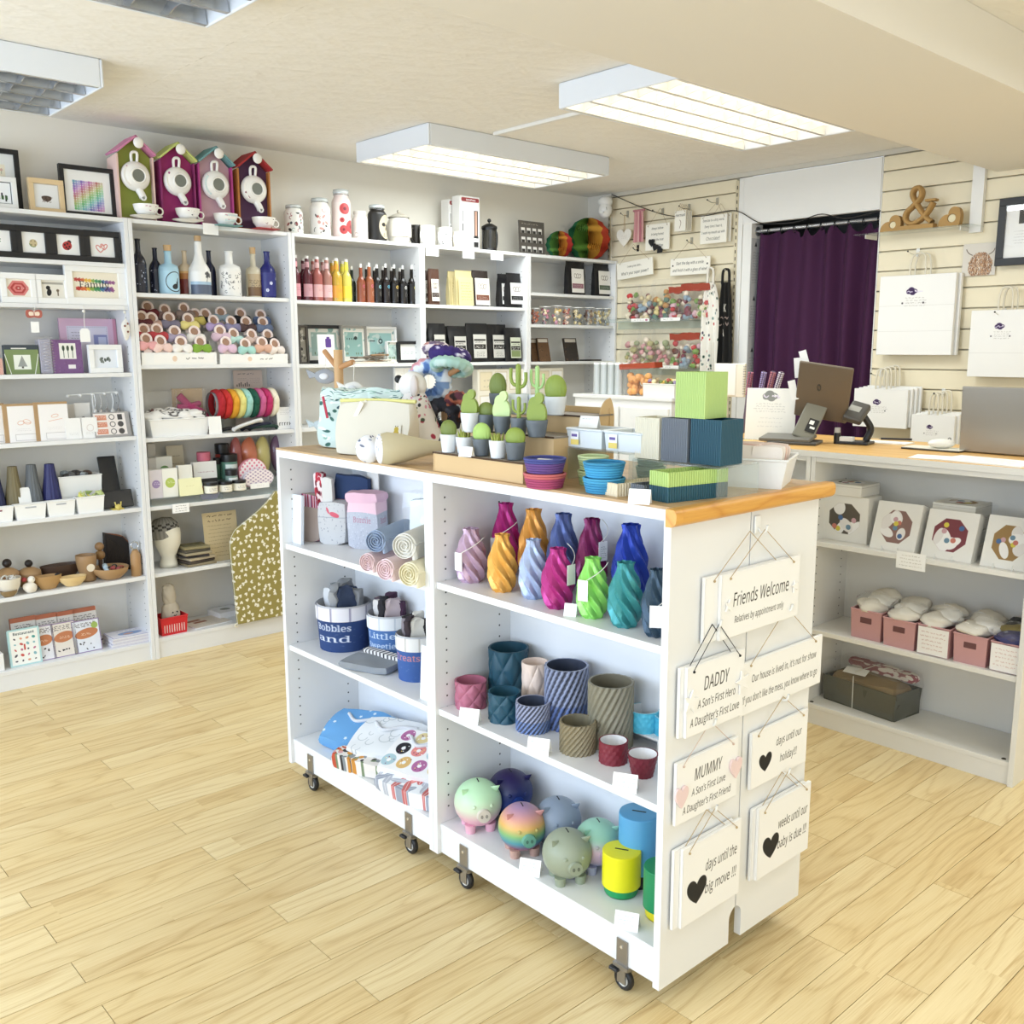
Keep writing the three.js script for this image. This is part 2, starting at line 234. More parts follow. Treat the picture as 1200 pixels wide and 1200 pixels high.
// island on castors: two cases facing the window and two facing the till, built as one wheeled piece
const L0 = 0.065,IH = 1.125;
const island = thing('wheeled_display_island','white double-sided display island on castors with a wooden top','display island',null,[0,0,0]);
{
  const th = 0.018,D = 0.276,Ws = 0.8;
  const shelf = { 0:[0.82,0.478,0.15],1:[0.836,0.485,0.152] };
  for (const side of [1,-1]) for (const c of [0,1]) {
    const x0 = -1.6 + c * Ws,zf = side > 0 ? 0 :-0.556,Z = (d) => zf - side * d,zb = (a,b) => [Math.min(Z(a),Z(b)),Math.max(Z(a),Z(b))];
    const B = (xa,xb,ya,yb,da,db) => { const [p,q] = zb(da,db); return bb(xa,xb,ya,yb,p,q); };
    const notch = (x) => { const s = new THREE.Shape(); const n = 0.022; s.moveTo(0,L0); s.lineTo(D - n,L0); s.lineTo(D - n,L0 + 0.06); s.quadraticCurveTo(D - n,L0 + 0.075,D - 0.004,L0 + 0.085); s.lineTo(D,L0 + 0.085); s.lineTo(D,IH); s.lineTo(0,IH); s.closePath(); const g = new THREE.ExtrudeGeometry(s,{ depth:th,bevelEnabled:false,curveSegments:6 }); g.rotateY(HP); if (side > 0) return g.translate(x,0,0); g.scale(1,1,-1); const ix = g.attributes.position; for (let i = 0; i < ix.count; i += 3) { for (const a of ['position','normal','uv']) { const at = g.attributes[a],n2 = at.itemSize; for (let k = 0; k < n2; k++) { const t0 = at.array[i * n2 + k]; at.array[i * n2 + k] = at.array[(i + 1) * n2 + k]; at.array[(i + 1) * n2 + k] = t0; } } } return g.translate(x,0,-0.556); };
    part(island,'side_panel',notch(x0 + 0.0005),WH); part(island,'side_panel',notch(x0 + Ws - th - 0.0005),WH);
    part(island,'case_top',B(x0 + th,x0 + Ws - th,IH - th - 0.005,IH,0.002,D),WH);
    part(island,'back_panel',B(x0 + th,x0 + Ws - th,L0 + 0.08,IH - 0.02,D - 0.004,D),M(0xe9ecef,0.5));
    const sh = side > 0 ? shelf[c] :[0.83,0.49,0.152];
    sh.forEach((y,i) => part(island,i === 2 ? 'base_shelf' :'shelf',rbox(Ws - 2 * th - 0.001,th,D - 0.02,0.0012,x0 + Ws / 2,y - th / 2,Z(D / 2)),WH));
    part(island,'plinth',B(x0 + th,x0 + Ws - th,L0 + 0.002,sh[2] - th,0.012,0.026),WH);
    if (side > 0) { const hg = []; for (let y = L0 + 0.13; y < IH - 0.06; y += 0.032) for (const [x,s] of [[x0 + th,1],[x0 + Ws - th,-1]]) for (const d of [0.04,0.23]) hg.push(new THREE.CylinderGeometry(0.0028,0.0028,0.0008,6).rotateZ(HP).translate(x + s * 0.0008,y,Z(d))); part(island,'shelf_pin_holes',hg,HOLE); }
    if (side > 0) for (const cx of c ? [-0.68,-0.115] :[-1.475,-0.93]) { // castor on an angle bracket screwed to the plinth
      const g = part(island,'castor',[bb(cx - 0.016,cx + 0.016,L0 + 0.0,L0 + 0.062,-0.011,-0.008),bb(cx - 0.022,cx + 0.022,L0 - 0.006,L0 + 0.002,-0.05,-0.002),cyl(0.018,0.018,0.008,cx,L0 - 0.014,-0.022,16),bb(cx - 0.012,cx + 0.012,0.02,L0 - 0.01,-0.03,-0.027),bb(cx - 0.012,cx + 0.012,0.02,L0 - 0.01,-0.01,-0.007)],M(0x9c9892,0.3,{ metalness:0.8 }),'steel swivel castor bracket');
      part(g,'wheel',new THREE.TorusGeometry(0.0205,0.0065,10,26).scale(1,1,1.3).translate(cx,0.027,-0.0185),M(0x1c1c1e,0.5),'black rubber tyre');
      part(g,'wheel_hub',new THREE.CylinderGeometry(0.0155,0.0155,0.014,22).rotateX(HP).translate(cx,0.027,-0.0185),M(0xd6d6d2,0.4));
      part(g,'screw',new THREE.CylinderGeometry(0.004,0.004,0.002,10).rotateX(HP).translate(cx,L0 + 0.045,-0.007),M(0xe8e8e4,0.25,{ metalness:0.8 }));
      part(g,'brake_lever',[rbox(0.026,0.008,0.018,0.003,cx - 0.016,0.052,-0.004)],M(0x2a2a2c,0.5));
    }
  }
  const tg = bb(-1.6,0.002,IH + 0.0005,IH + 0.006,-0.556,0.0); { const p = tg.attributes.position,u = tg.attributes.uv; for (let i = 0; i < u.count; i++) u.setXY(i,p.getZ(i) * 1.7,p.getX(i) * 0.6); }
  part(island,'wooden_top',tg,topWood,'thin oak-effect top sheet');
  const s = new THREE.Shape(); s.moveTo(0.001,IH - 0.03); s.lineTo(0.014,IH - 0.03); s.quadraticCurveTo(0.028,IH - 0.026,0.028,IH - 0.014); s.quadraticCurveTo(0.03,IH + 0.004,0.02,IH + 0.006); s.lineTo(0.001,IH + 0.006); s.closePath();
  const mg = new THREE.ExtrudeGeometry(s,{ depth:0.6,bevelEnabled:false,curveSegments:8 }).translate(0.001,0,-0.578); { const p = mg.attributes.position,u = mg.attributes.uv; for (let i = 0; i < u.count; i++) u.setXY(i,p.getY(i) * 6 + p.getX(i) * 6,p.getZ(i) * 1.2); }
  part(island,'end_moulding',mg,pine,'varnished pine moulding');
}
// till counter: three low cases under one beech top
for (const [i,x] of [[0,-0.727],[1,-1.531]]) bookcase('low_bookcase',i ? 'white low bookcase under the counter behind the island' :'white low bookcase under the counter holding craft kit boxes and pink baskets',[x,0,-1.745],0,0.802,1.042,0.28,[0.722,0.377,0.08],{ mat:WHW,group:'low bookcases under the till counter' });
{
  const t = thing('till_counter','beech counter top with a white front edge','counter',null,[0,0,0]);
  const g = bb(-1.535,0.1,1.05,1.065,-2.38,-1.744); { const p = g.attributes.position,u = g.attributes.uv; for (let i = 0; i < u.count; i++) u.setXY(i,p.getZ(i) * 1.8,p.getX(i) * 0.7); }
  part(t,'top_board',g,beech); part(t,'front_edge',bb(-1.535,0.1,1.0425,1.0645,-1.7438,-1.741),WHW);
  part(t,'apron',[bb(-1.5,0.06,0.98,1.0495,-2.36,-2.345),bb(-1.5,-1.47,0.0,1.0495,-2.36,-2.03),bb(0.04,0.07,0.0,1.0495,-2.36,-2.03)],WHW);
}
// white cabinet standing between the island and the slat wall
{
  const t = thing('white_cabinet','white cabinet carrying clear tubes and sweets in front of the slat wall','cabinet',null,[-2.45,0,-2.62]);
  part(t,'carcass',[bb(-0.36,0.36,0.06,1.16,-0.3,0)],WHW); part(t,'plinth',bb(-0.34,0.34,0,0.06,-0.28,-0.02),WHW); part(t,'top_panel',rbox(0.74,0.02,0.32,0.003,0,1.17,-0.15),WHW); part(t,'door_panel',rbox(0.34,1.04,0.016,0.003,-0.178,0.6,0.008),WHW); part(t,'door_panel',rbox(0.34,1.04,0.016,0.003,0.178,0.6,0.008),WHW);
}

// ---------- framed pictures, bookcase by the window ----------
const LT = HP;                                            // things on the left wall face +x
const wood2 = M(0xe3c79a,0.55),blackF = M(0x17171a,0.45),whiteF = M(0xf4f3ef,0.45),greyF = M(0x9a968e,0.5);
function bars(w,h,b,d) { return [rbox(w,b,d,0.0015,0,h - b / 2,0,1),rbox(w,b,d,0.0015,0,b / 2,0,1),rbox(b,h - 2 * b,d,0.0015,-w / 2 + b / 2,h / 2,0,1),rbox(b,h - 2 * b,d,0.0015,w / 2 - b / 2,h / 2,0,1)]; }
// frame standing at q = [x, y, z, w, h], leaning back a little; draw paints the mounted picture
function picture(name,label,group,q,turn,mat,b,draw,opt = {}) {
  const [x,y,z,w,h] = q,d = opt.d ?? 0.022,t = thing(name,label,opt.cat || 'picture frame',group,[x,y,z],turn),ln = opt.lean ?? 0.05;
  const tilt = new THREE.Group(); const iw = w - 2 * b,ih = h - 2 * b,off = [0,0,-Math.sin(ln) * 0];
  const put = (m) => { m.rotation.x = -ln; return m; };
  put(part(t,'frame_border',bars(w,h,b,d),mat));
  const r = art(Math.min(150,iw * (opt.ppm || 900)),Math.min(150,iw * (opt.ppm || 900)) * ih / iw,draw);
  put(printed(t,'picture',iw,ih,r,0,h / 2,d * (opt.sink ?? 0.05),0.75));
  put(part(t,'backing',box(iw + 0.004,ih + 0.004,0.003,0,h / 2,-d / 2 + 0.002),M(0x8a7256,0.8)));
  return t;
}
const G1 = 'framed pictures on the window bookcase';
const flower = (x,cx,cy,s,c,st) => { if (st) { x.strokeStyle = st; x.lineWidth = s * 0.14; x.beginPath(); x.moveTo(cx,cy); x.lineTo(cx,cy + s * 2.4); x.stroke(); } x.fillStyle = c; for (let i = 0; i < 5; i++) { const a = i * 1.257; x.beginPath(); x.ellipse(cx + Math.cos(a) * s * 0.5,cy + Math.sin(a) * s * 0.5,s * 0.45,s * 0.3,a,0,7); x.fill(); } };
picture('picture_frame','large black frame with a flower print above the unlit bookcase end',G1,[-3.341,2.007,0.303,0.221,0.258],LT,blackF,0.02,(x,w,h) => { fill(x,'#eeeee9',w,h); x.fillStyle = '#f3ead2'; x.fillRect(w * .2,h * .2,w * .6,h * .42); for (let i = 0; i < 5; i++) flower(x,w * (.28 + i * .11),h * (.3 + .05 * (i % 2)),w * .04,'#d9b0a0','#4b6a3a'); });
picture('picture_frame','white frame with a dark inner edge standing before the large black frame',G1,[-3.231,2.007,0.323,0.159,0.127],LT,whiteF,0.02,(x,w,h) => { fill(x,'#f6f6f4',w,h); x.strokeStyle = '#222'; x.lineWidth = 5; x.strokeRect(0,0,w,h); for (let i = 0; i < 3; i++) { x.fillStyle = '#222'; x.fillRect(w * (.55 + i * .12),h * (.4 + .1 * i),5,22); x.fillStyle = '#3a5a32'; x.fillRect(w * (.55 + i * .12),h * .62,8,14); } });
picture('picture_frame','natural wood frame with a little brown nest',G1,[-3.251,2.007,0.122,0.14,0.139],LT,wood2,0.02,(x,w,h) => { fill(x,'#f0f0ee',w,h); x.strokeStyle = '#c4c0b8'; x.lineWidth = 3; x.strokeRect(1,1,w - 2,h - 2); x.fillStyle = '#4a3b33'; x.beginPath(); x.ellipse(w * .5,h * .55,w * .2,h * .17,0,0,PI); x.ellipse(w * .5,h * .55,w * .2,h * .07,0,0,7); x.fill(); scribble(x,w * .32,h * .55,w * .36,5,4,'#7a6656',1.4); });
picture('picture_frame','black frame with a rainbow geometric grid',G1,[-3.261,2.007,-0.054,0.231,0.212],LT,blackF,0.019,(x,w,h) => { fill(x,'#f7f6f2',w,h); const n = 12; for (let i = 0; i < n; i++) for (let j = 0; j < n; j++) { x.fillStyle = `hsl(${(i * 18 + j * 26 + 200) % 360},34%,${60 + 8 * ((i * 7 + j * 3) % 3)}%)`; const s = w * .055,px = w * .18 + i * s,py = h * .24 + j * s * .98; x.beginPath(); if ((i + j) % 3) x.arc(px + s / 2,py + s / 2,s * .5,0,7); else x.rect(px,py,s,s); x.fill(); } });
{ const pics = [
  ['green sprig',(x,w,h) => { x.fillStyle = '#5a7a3e'; for (let i = 0; i < 6; i++) { x.beginPath(); x.ellipse(w * (.5 + .06 * Math.cos(i * 2)),h * (.42 + .04 * i),w * .07,w * .03,i,0,7); x.fill(); } }],
  ['pale round button',(x,w,h) => { x.fillStyle = '#c9b98f'; x.beginPath(); x.arc(w * .5,h * .52,w * .17,0,7); x.fill(); dots(x,1,1,0,['#000'],1,1); x.fillStyle = '#8d7c58'; for (const [a,b] of [[-1,-1],[1,-1],[-1,1],[1,1]]) x.fillRect(w * .5 + a * 7 - 3,h * .52 + b * 7 - 3,5,5); x.strokeStyle = '#6d8a54'; x.lineWidth = 3; x.beginPath(); x.arc(w * .5,h * .52,w * .17,1,3); x.stroke(); }],
  ['red ladybird',(x,w,h) => { x.fillStyle = '#2a1c1c'; x.beginPath(); x.arc(w * .56,h * .36,w * .09,0,7); x.fill(); x.fillStyle = '#b53a38'; x.beginPath(); x.ellipse(w * .46,h * .54,w * .21,w * .19,-.5,0,7); x.fill(); dots(x,0,0,0,[],0,0); x.fillStyle = '#2a1c1c'; for (const [a,b] of [[.36,.5],[.48,.44],[.42,.62],[.56,.58],[.5,.7]]) { x.beginPath(); x.arc(w * a,h * b,w * .04,0,7); x.fill(); } }],
  ['pink heart outlines',(x,w,h) => { x.strokeStyle = '#d98f86'; x.lineWidth = 4; for (const [a,b,s] of [[.42,.58,1],[.58,.48,.8]]) { const k = w * .16 * s,cx = w * a,cy = h * b; x.beginPath(); x.moveTo(cx,cy + k); x.bezierCurveTo(cx - k * 2,cy - k * .6,cx - k * .6,cy - k * 1.4,cx,cy - k * .3); x.bezierCurveTo(cx + k * .6,cy - k * 1.4,cx + k * 2,cy - k * .6,cx,cy + k); x.stroke(); } }]];
  [[-3.211,1.812,0.337,0.147,0.133],[-3.211,1.812,0.201,0.14,0.134],[-3.211,1.812,0.063,0.143,0.134],[-3.211,1.812,-0.079,0.153,0.135]].forEach((q,i) => picture('box_frame','small black box frame with a ' + pics[i][0],G1,q,LT,blackF,0.025,(x,w,h) => { fill(x,'#f4f3ef',w,h); pics[i][1](x,w,h); }));
}
picture('box_frame','white box frame with a red hexagon of paper quilling',G1,[-3.201,1.631,0.276,0.141,0.121],LT,whiteF,0.024,(x,w,h) => { fill(x,'#f0e9da',w,h); for (let k = 1; k < 5; k++) { x.strokeStyle = k % 2 ? '#b2413f' :'#d8807a'; x.lineWidth = 8; x.beginPath(); for (let i = 0; i <= 6; i++) { const a = i * PI / 3; x.lineTo(w / 2 + Math.cos(a) * w * .1 * k,h / 2 + Math.sin(a) * h * .1 * k); } x.stroke(); } });
picture('box_frame','white box frame with a small black dog figure',G1,[-3.201,1.631,0.141,0.142,0.121],LT,whiteF,0.024,(x,w,h) => { fill(x,'#e9e3d6',w,h); x.fillStyle = '#a9a59a'; x.fillRect(w * .05,h * .1,w * .9,h * .12); x.fillStyle = '#23201f'; x.beginPath(); x.ellipse(w * .33,h * .68,w * .1,h * .2,.2,0,7); x.arc(w * .3,h * .42,w * .09,0,7); x.fill(); x.fillStyle = '#6b5b48'; x.beginPath(); x.arc(w * .7,h * .56,w * .06,0,7); x.fill(); x.fillRect(w * .68,h * .6,w * .05,h * .26); });
picture('box_frame','wide white box frame with the word Family in rainbow flowers',G1,[-3.199,1.631,-0.036,0.253,0.169],LT,whiteF,0.03,(x,w,h) => { fill(x,'#ede4d0',w,h); const cs = ['#b83a34','#d06a3a','#dfae3c','#7fa048','#3f8a56','#3f6d96','#5b4d88','#8a4d84']; for (let i = 0; i < 34; i++) { const u = i / 34; flower(x,w * (.08 + .84 * u),h * (.3 + .4 * Math.abs(Math.sin(i * 2.1))),w * .05,cs[Math.floor(u * 8)]); } say(x,'Family',w * .47,h * .48,h * .36,'#1d1a1a','serif',w * .8); },{ ppm:620 });
picture('box_frame','white box frame with grey pebble figures beside the purple notebook',G1,[-3.211,1.339,-0.059,0.144,0.123],LT,whiteF,0.022,(x,w,h) => { fill(x,'#e8ecf2',w,h); for (let i = 0; i < 9; i++) { x.fillStyle = pick(['#59605c','#7b817c','#3d4543']); x.beginPath(); x.ellipse(w * rr(.28,.72),h * rr(.42,.66),w * .05,h * .1,rr(-.6,.6),0,7); x.fill(); } });
// hanging pegs and tags on the shelf edge
const string = M(0xe9e6dc,0.8),pearl = M(0xf7f6f2,0.5);
{ const t = thing('butterfly_charm','red and cream butterfly charm with a paper tag hanging from the shelf edge','charm','charms hung from the shelf edge',[XS + 0.004,1.628,[-3.171,1.608,0.235][2]],LT);
  part(t,'cord',tube([[0,0,0],[0.003,-0.02,0.003],[0,-0.035,0.003]],0.0012,8,5),string);
  for (const s of [-1,1]) { const sh = new THREE.Shape(); sh.moveTo(0,-0.03); sh.bezierCurveTo(s * 0.02,-0.02,s * 0.035,-0.02,s * 0.032,-0.045); sh.bezierCurveTo(s * 0.03,-0.06,s * 0.02,-0.06,0,-0.055); part(t,'wing',new THREE.ExtrudeGeometry(sh,{ depth:0.003,bevelEnabled:false }),M(0xb06052,0.6)); part(t,'wing_patch',new THREE.ExtrudeGeometry(sh,{ depth:0.001,bevelEnabled:false }).scale(0.6,0.5,1).translate(s * 0.002,-0.02,0.003),M(0xf0dcc6,0.6)); }
  part(t,'paper_tag',rbox(0.032,0.045,0.001,0.0005,0,-0.095,0.002),pearl); }
for (const [px,kind] of [[97,0],[145,1]]) { const t = thing(kind ? 'flower_charm' :'swing_tag',kind ? 'white dotted fabric charm hanging at the end of the shelf edge' :'blank white swing tag on a knotted cord at the shelf edge','charm','charms hung from the shelf edge',[XS + 0.004,1.628,kind ? [-3.171,1.617,-0.138][2] :[-3.171,1.613,0.036][2]],LT);
  part(t,'cord',[tube([[0,0,0],[0.004,-0.03,0.002],[0,-0.06,0.003],[0,-0.095,0.003]],0.0014,12,5),ball(0.007,0,-0.025,0.003,8)],string);
  if (kind) { part(t,'charm_body',blob(new THREE.SphereGeometry(0.022,12,10),0.006,60).scale(0.8,2,0.5).translate(0,-0.1,0.004),M(0xe6e2da,0.9)); part(t,'charm_dots',[ball(0.005,-0.006,-0.085,0.014,6),ball(0.005,0.006,-0.11,0.014,6),ball(0.005,0.008,-0.075,0.012,6)],M(0x8a5a4a,0.8)); }
  else part(t,'tag',ext([[-0.021,-0.155],[0.021,-0.155],[0.021,-0.108],[0.012,-0.098],[-0.012,-0.098],[-0.021,-0.108]],0.0012),pearl); }
// stationery on shelf C
function slab(name,label,cat,group,q,turn,mat,d,draw,opt = {}) { // upright card, pad or box with a printed face
  const [x,y,z,w,h] = q,t = thing(name,label,cat,group,[x,y,z],turn),ln = opt.lean ?? 0.06;
  const a = part(t,opt.body || 'body',rbox(w,h,d,opt.r ?? 0.002,0,h / 2,-d / 2),mat); a.rotation.x = -ln;
  if (draw) { const ppm = opt.ppm || 1100,pw = Math.min(opt.max || 170,w * ppm),r = art(pw,pw * h / w,draw); printed(t,'printed_face',w * 0.995,h * 0.995,r,0,h / 2,0.0008,opt.rough ?? 0.6).rotation.x = -ln; }
  return t;
}
slab('card_pack','green wrapped card pack with a grey pine tree','card pack',null,[-3.221,1.339,0.279,0.133,0.122],LT,M(0x4a5158,0.7),0.03,(x,w,h) => { fill(x,'#7d8f5c',w,h); x.fillStyle = '#3c444c'; x.fillRect(0,0,w,h * .16); x.fillStyle = '#e8e6dc'; x.fillRect(w * .2,h * .1,w * .45,6); x.fillStyle = '#eef0e4'; x.fillRect(w * .25,h * .34,w * .5,h * .5); x.fillStyle = '#9a9d98'; x.beginPath(); x.moveTo(w * .5,h * .36); x.lineTo(w * .64,h * .74); x.lineTo(w * .36,h * .74); x.fill(); x.fillStyle = '#5b5348'; x.fillRect(w * .47,h * .74,w * .06,h * .06); x.strokeStyle = '#fff'; x.lineWidth = 3; x.beginPath(); x.moveTo(0,h * .3); x.lineTo(w * .15,h); x.moveTo(w,h * .3); x.lineTo(w * .85,h); x.stroke(); });
slab('card_pack','pale pink card pack at the shelf end by the green pack','card pack',null,[-3.201,1.339,0.389,0.058,0.067],LT,M(0xdba99b,0.7),0.02);
{ const q = [-3.221,1.339,0.096,0.123,0.144]; const t = slab('spiral_notebook','purple spiral notebook with a tulip card on its cover','notebook',null,q,LT,M(0x75527c,0.6),0.016,(x,w,h) => { fill(x,'#7b5684',w,h); dots(x,w,h,60,['#835e8c','#714d79'],2,5); x.fillStyle = '#f2f0e6'; x.fillRect(w * .24,h * .1,w * .56,h * .47); for (let i = 0; i < 3; i++) { x.fillStyle = '#3c4a3a'; x.beginPath(); x.ellipse(w * (.38 + i * .15),h * .25,6,13,0,0,7); x.fill(); x.fillRect(w * (.38 + i * .15) - 1,h * .3,3,h * .24); } x.fillStyle = '#f0eae6'; x.fillRect(w * .5,h * .74,w * .25,h * .12); });
  const rings = []; for (let i = 0; i < 12; i++) rings.push(new THREE.TorusGeometry(0.011,0.0011,5,10).rotateX(HP).translate(-q[3] / 2 + 0.002,q[4] * (0.06 + i * 0.08),-0.008)); part(t,'wire_binding',rings,M(0xcfcfd2,0.25,{ metalness:0.8 })).rotation.x = -0.06; }
{ const q = [-3.221,1.339,0.183,0.051,0.147]; const t = slab('wrapped_notebook','notebook in crinkled clear wrap beside the purple notebook','notebook',null,q,LT,M(0xa9a6b4,0.4),0.05,null,{ r:0.006 }); const r2 = []; for (let i = 0; i < 10; i++) r2.push(new THREE.TorusGeometry(0.012,0.0013,5,10).rotateX(HP).translate(0,q[4] * (0.08 + i * 0.09),0.002)); part(t,'wire_binding',r2,M(0xe2e2e6,0.25,{ metalness:0.7 })); part(t,'clear_wrap',blob(new THREE.BoxGeometry(q[3] + 0.006,q[4] + 0.01,0.056,4,8,4),0.006,60).translate(0,q[4] / 2 + 0.005,-0.025),film); }
slab('pink_folio','pink and lilac folder with a blue picture behind the white box frame','folder',null,[-3.321,1.339,-0.036,0.248,0.239],LT,M(0xcaa6bd,0.7),0.012,(x,w,h) => { fill(x,'#d8b4cc',w,h); x.fillStyle = '#c68aa2'; x.fillRect(w * .94,0,w * .06,h); x.fillStyle = '#dcd8ea'; x.fillRect(w * .12,h * .14,w * .72,h * .86); x.setLineDash([3,3]); x.strokeStyle = '#8a7f94'; x.strokeRect(w * .14,h * .16,w * .68,h); x.setLineDash([]); scribble(x,w * .18,h * .26,w * .3,3,9,'#6d6377'); x.fillStyle = '#8e93c4'; x.fillRect(w * .58,h * .3,w * .24,h * .7); x.fillStyle = '#c6cbe8'; x.fillRect(w * .66,h * .34,w * .14,h * .5); x.fillStyle = '#4c4a72'; x.fillRect(w * .6,h * .6,w * .06,h * .3); },{ ppm:700 });
// cards and earrings on shelf D
const kraft = M(0xb99a73,0.85);
[[-24,9,'pale yellow'],[5,46,'pebble'],[41,81,'feather']].forEach(([a,b,k],i) => slab('greeting_card',`white greeting card with a ${['plain pale', 'pink pebble', 'feather'][i]} drawing on a kraft envelope`,'card','kraft greeting cards',[[-3.231,1.055,0.421,0.119,0.166],[-3.221,1.055,0.302,0.137,0.162],[-3.216,1.055,0.182,0.137,0.165]][i],LT,kraft,0.012,(x,w,h) => { fill(x,'#b08f66',w,h); x.fillStyle = '#f3efec'; x.fillRect(w * .12,h * .06,w * .88,h * .94); x.strokeStyle = '#d79a7a'; x.lineWidth = 2; x.beginPath(); if (i === 1) { x.ellipse(w * .48,h * .5,14,9,-.2,0,7); x.ellipse(w * .66,h * .48,17,10,.3,0,7); } else { x.ellipse(w * .6,h * .36,16,7,-.2,0,7); x.moveTo(w * .4,h * .5); x.lineTo(w * .82,h * .44); } x.stroke(); x.strokeStyle = '#b8b2ae'; x.strokeRect(w * .3,h * .8,w * .6,h * .16); scribble(x,w * .3,h * .66,w * .5,2,8,'#c8c2be'); }));
[[-3.291,1.055,0.084,0.058,0.147],[-3.291,1.055,0.026,0.068,0.152],[-3.211,1.055,0.096,0.071,0.092],[-3.211,1.055,0.03,0.071,0.092]].forEach((q,i) => slab('earring_card',['grey earring card with a dark oval stud behind the folded cards','pale earring card with a grey stud under the white stand','plain white earring card with faint lettering','white earring card with a pale ring drawing'][i],'earring card','small earring cards',q,LT,M(0xe8e6e2,0.7),0.004,(x,w,h) => { fill(x,i < 1 ? '#cfc8bf' :'#f2f0ec',w,h); if (i < 2) { x.fillStyle = i ? '#77736c' :'#2c2724'; x.beginPath(); x.ellipse(w * .5,h * .5,w * .16,h * .1,.2,0,7); x.fill(); } else { scribble(x,w * .2,h * .72,w * .6,2,7,'#b5b0aa'); if (i === 3) { x.strokeStyle = '#ddd2cc'; x.lineWidth = 3; x.beginPath(); x.arc(w * .55,h * .5,w * .2,0,7); x.stroke(); } } },{ lean:0.1 }));
slab('sticker_sheet','grey sticker sheet with rows of round and lettered stickers','sticker sheet',null,[-3.206,1.055,-0.071,0.161,0.114],LT,M(0x8f8a86,0.6),0.004,(x,w,h) => { fill(x,'#a5a09b',w,h); x.fillStyle = '#efe6df'; x.fillRect(5,6,w * .86,h * .86); for (let j = 0; j < 3; j++) { x.fillStyle = '#d68f74'; x.fillRect(12,14 + j * h * .28,w * .3,h * .2); x.strokeStyle = '#fff'; x.lineWidth = 2; scribble(x,14,20 + j * h * .28,w * .26,2,7,'#f6e9e2',1.4); x.strokeStyle = '#3a3634'; x.lineWidth = 3; x.beginPath(); x.arc(w * .52,h * (.2 + j * .29),w * .07,0,7); x.stroke(); x.fillStyle = '#4a4644'; j === 0 ? x.fillRect(w * .68,h * .1,w * .13,h * .22) :(x.beginPath(),x.arc(w * .74,h * (.2 + j * .29),w * .08,0,7),x.fill()); } },{ lean:0.28 });
{ const q = [-3.311,1.055,-0.025,0.212,0.203]; const t = thing('earring_stand','white wire T-stand hung with silver earrings','jewellery stand',null,[q[0],q[1],q[2]],LT),w = q[3],h = q[4];
  part(t,'base',cyl(0.035,0.033,0.006),whiteF); part(t,'pole',rod([0,0.005,0],[0,h * 0.93,0],0.004),whiteF); part(t,'crossbar',rod([-w / 2,h * 0.92,0],[w / 2,h * 0.96,0],0.003),whiteF);
  for (let i = 0; i < 5; i++) part(t,'bar_bead',ball(0.008,-w / 2 + (i * w) / 4,h * (0.92 + 0.01 * i) - 0.004,0.002,10),whiteF);
  for (let i = 0; i < 5; i++) part(t,'earring',[tube([[0.005 + i * 0.026,h * 0.93,0.006],[0.008 + i * 0.026,h * 0.75,0.012],[0.002 + i * 0.026,h * 0.6,0.01]],0.002,8,5),mv(ball(0.014,0,0,0,8).scale(0.8,1.6,0.5),0.004 + i * 0.026,h * 0.5,0.01)],M([0xdcdcdc,0xbfb9b2,0x9a9490,0xe4e2de,0x8f8a84][i],0.3,{ metalness:0.4 })); }
// vases, stones and phone stands on shelf E
function ribVase(q,mat,label) { const [x,y,z,w,h] = q,t = thing('ribbed_vase',label,'vase','tapering ribbed vases',[x,y,z],0); const R = w / 2,n = 14; const prof = [[R * .78,0],[R * .98,h * .12],[R,h * .22],[R * .86,h * .45],[R * .62,h * .72],[R * .46,h],[R * .36,h * .99],[R * .5,h * .72],[R * .8,h * .3],[R * .7,h * .06],[0.001,h * .05]]; const g = lathe([[0.001,0],...prof],56); const p = g.attributes.position; for (let i = 0; i < p.count; i++) { const a = Math.atan2(p.getZ(i),p.getX(i)),k = 1 + 0.05 * (Math.abs(((a / (2 * PI)) * n + 20) % 1 - 0.5) * 4 - 1); p.setX(i,p.getX(i) * k); p.setZ(i,p.getZ(i) * k); } g.computeVertexNormals(); part(t,'vase_body',g,mat); part(t,'foot_ring',new THREE.TorusGeometry(R * .76,R * .04,6,28).rotateX(HP).translate(0,R * .04,0),mat); return t; }
ribVase([-3.281,0.728,0.415,0.079,0.224],M(0x2c3157,0.55),'ribbed vase of dull blue at the shelf end'); ribVase([-3.281,0.728,0.34,0.077,0.221],M(0x7d7253,0.6),'olive brown tapering ribbed vase'); ribVase([-3.281,0.728,0.265,0.079,0.223],M(0x666a6d,0.6),'slate grey tapering ribbed vase'); ribVase([-3.281,0.728,0.19,0.082,0.22],M(0x2a2c62,0.5),'navy blue tapering ribbed vase');
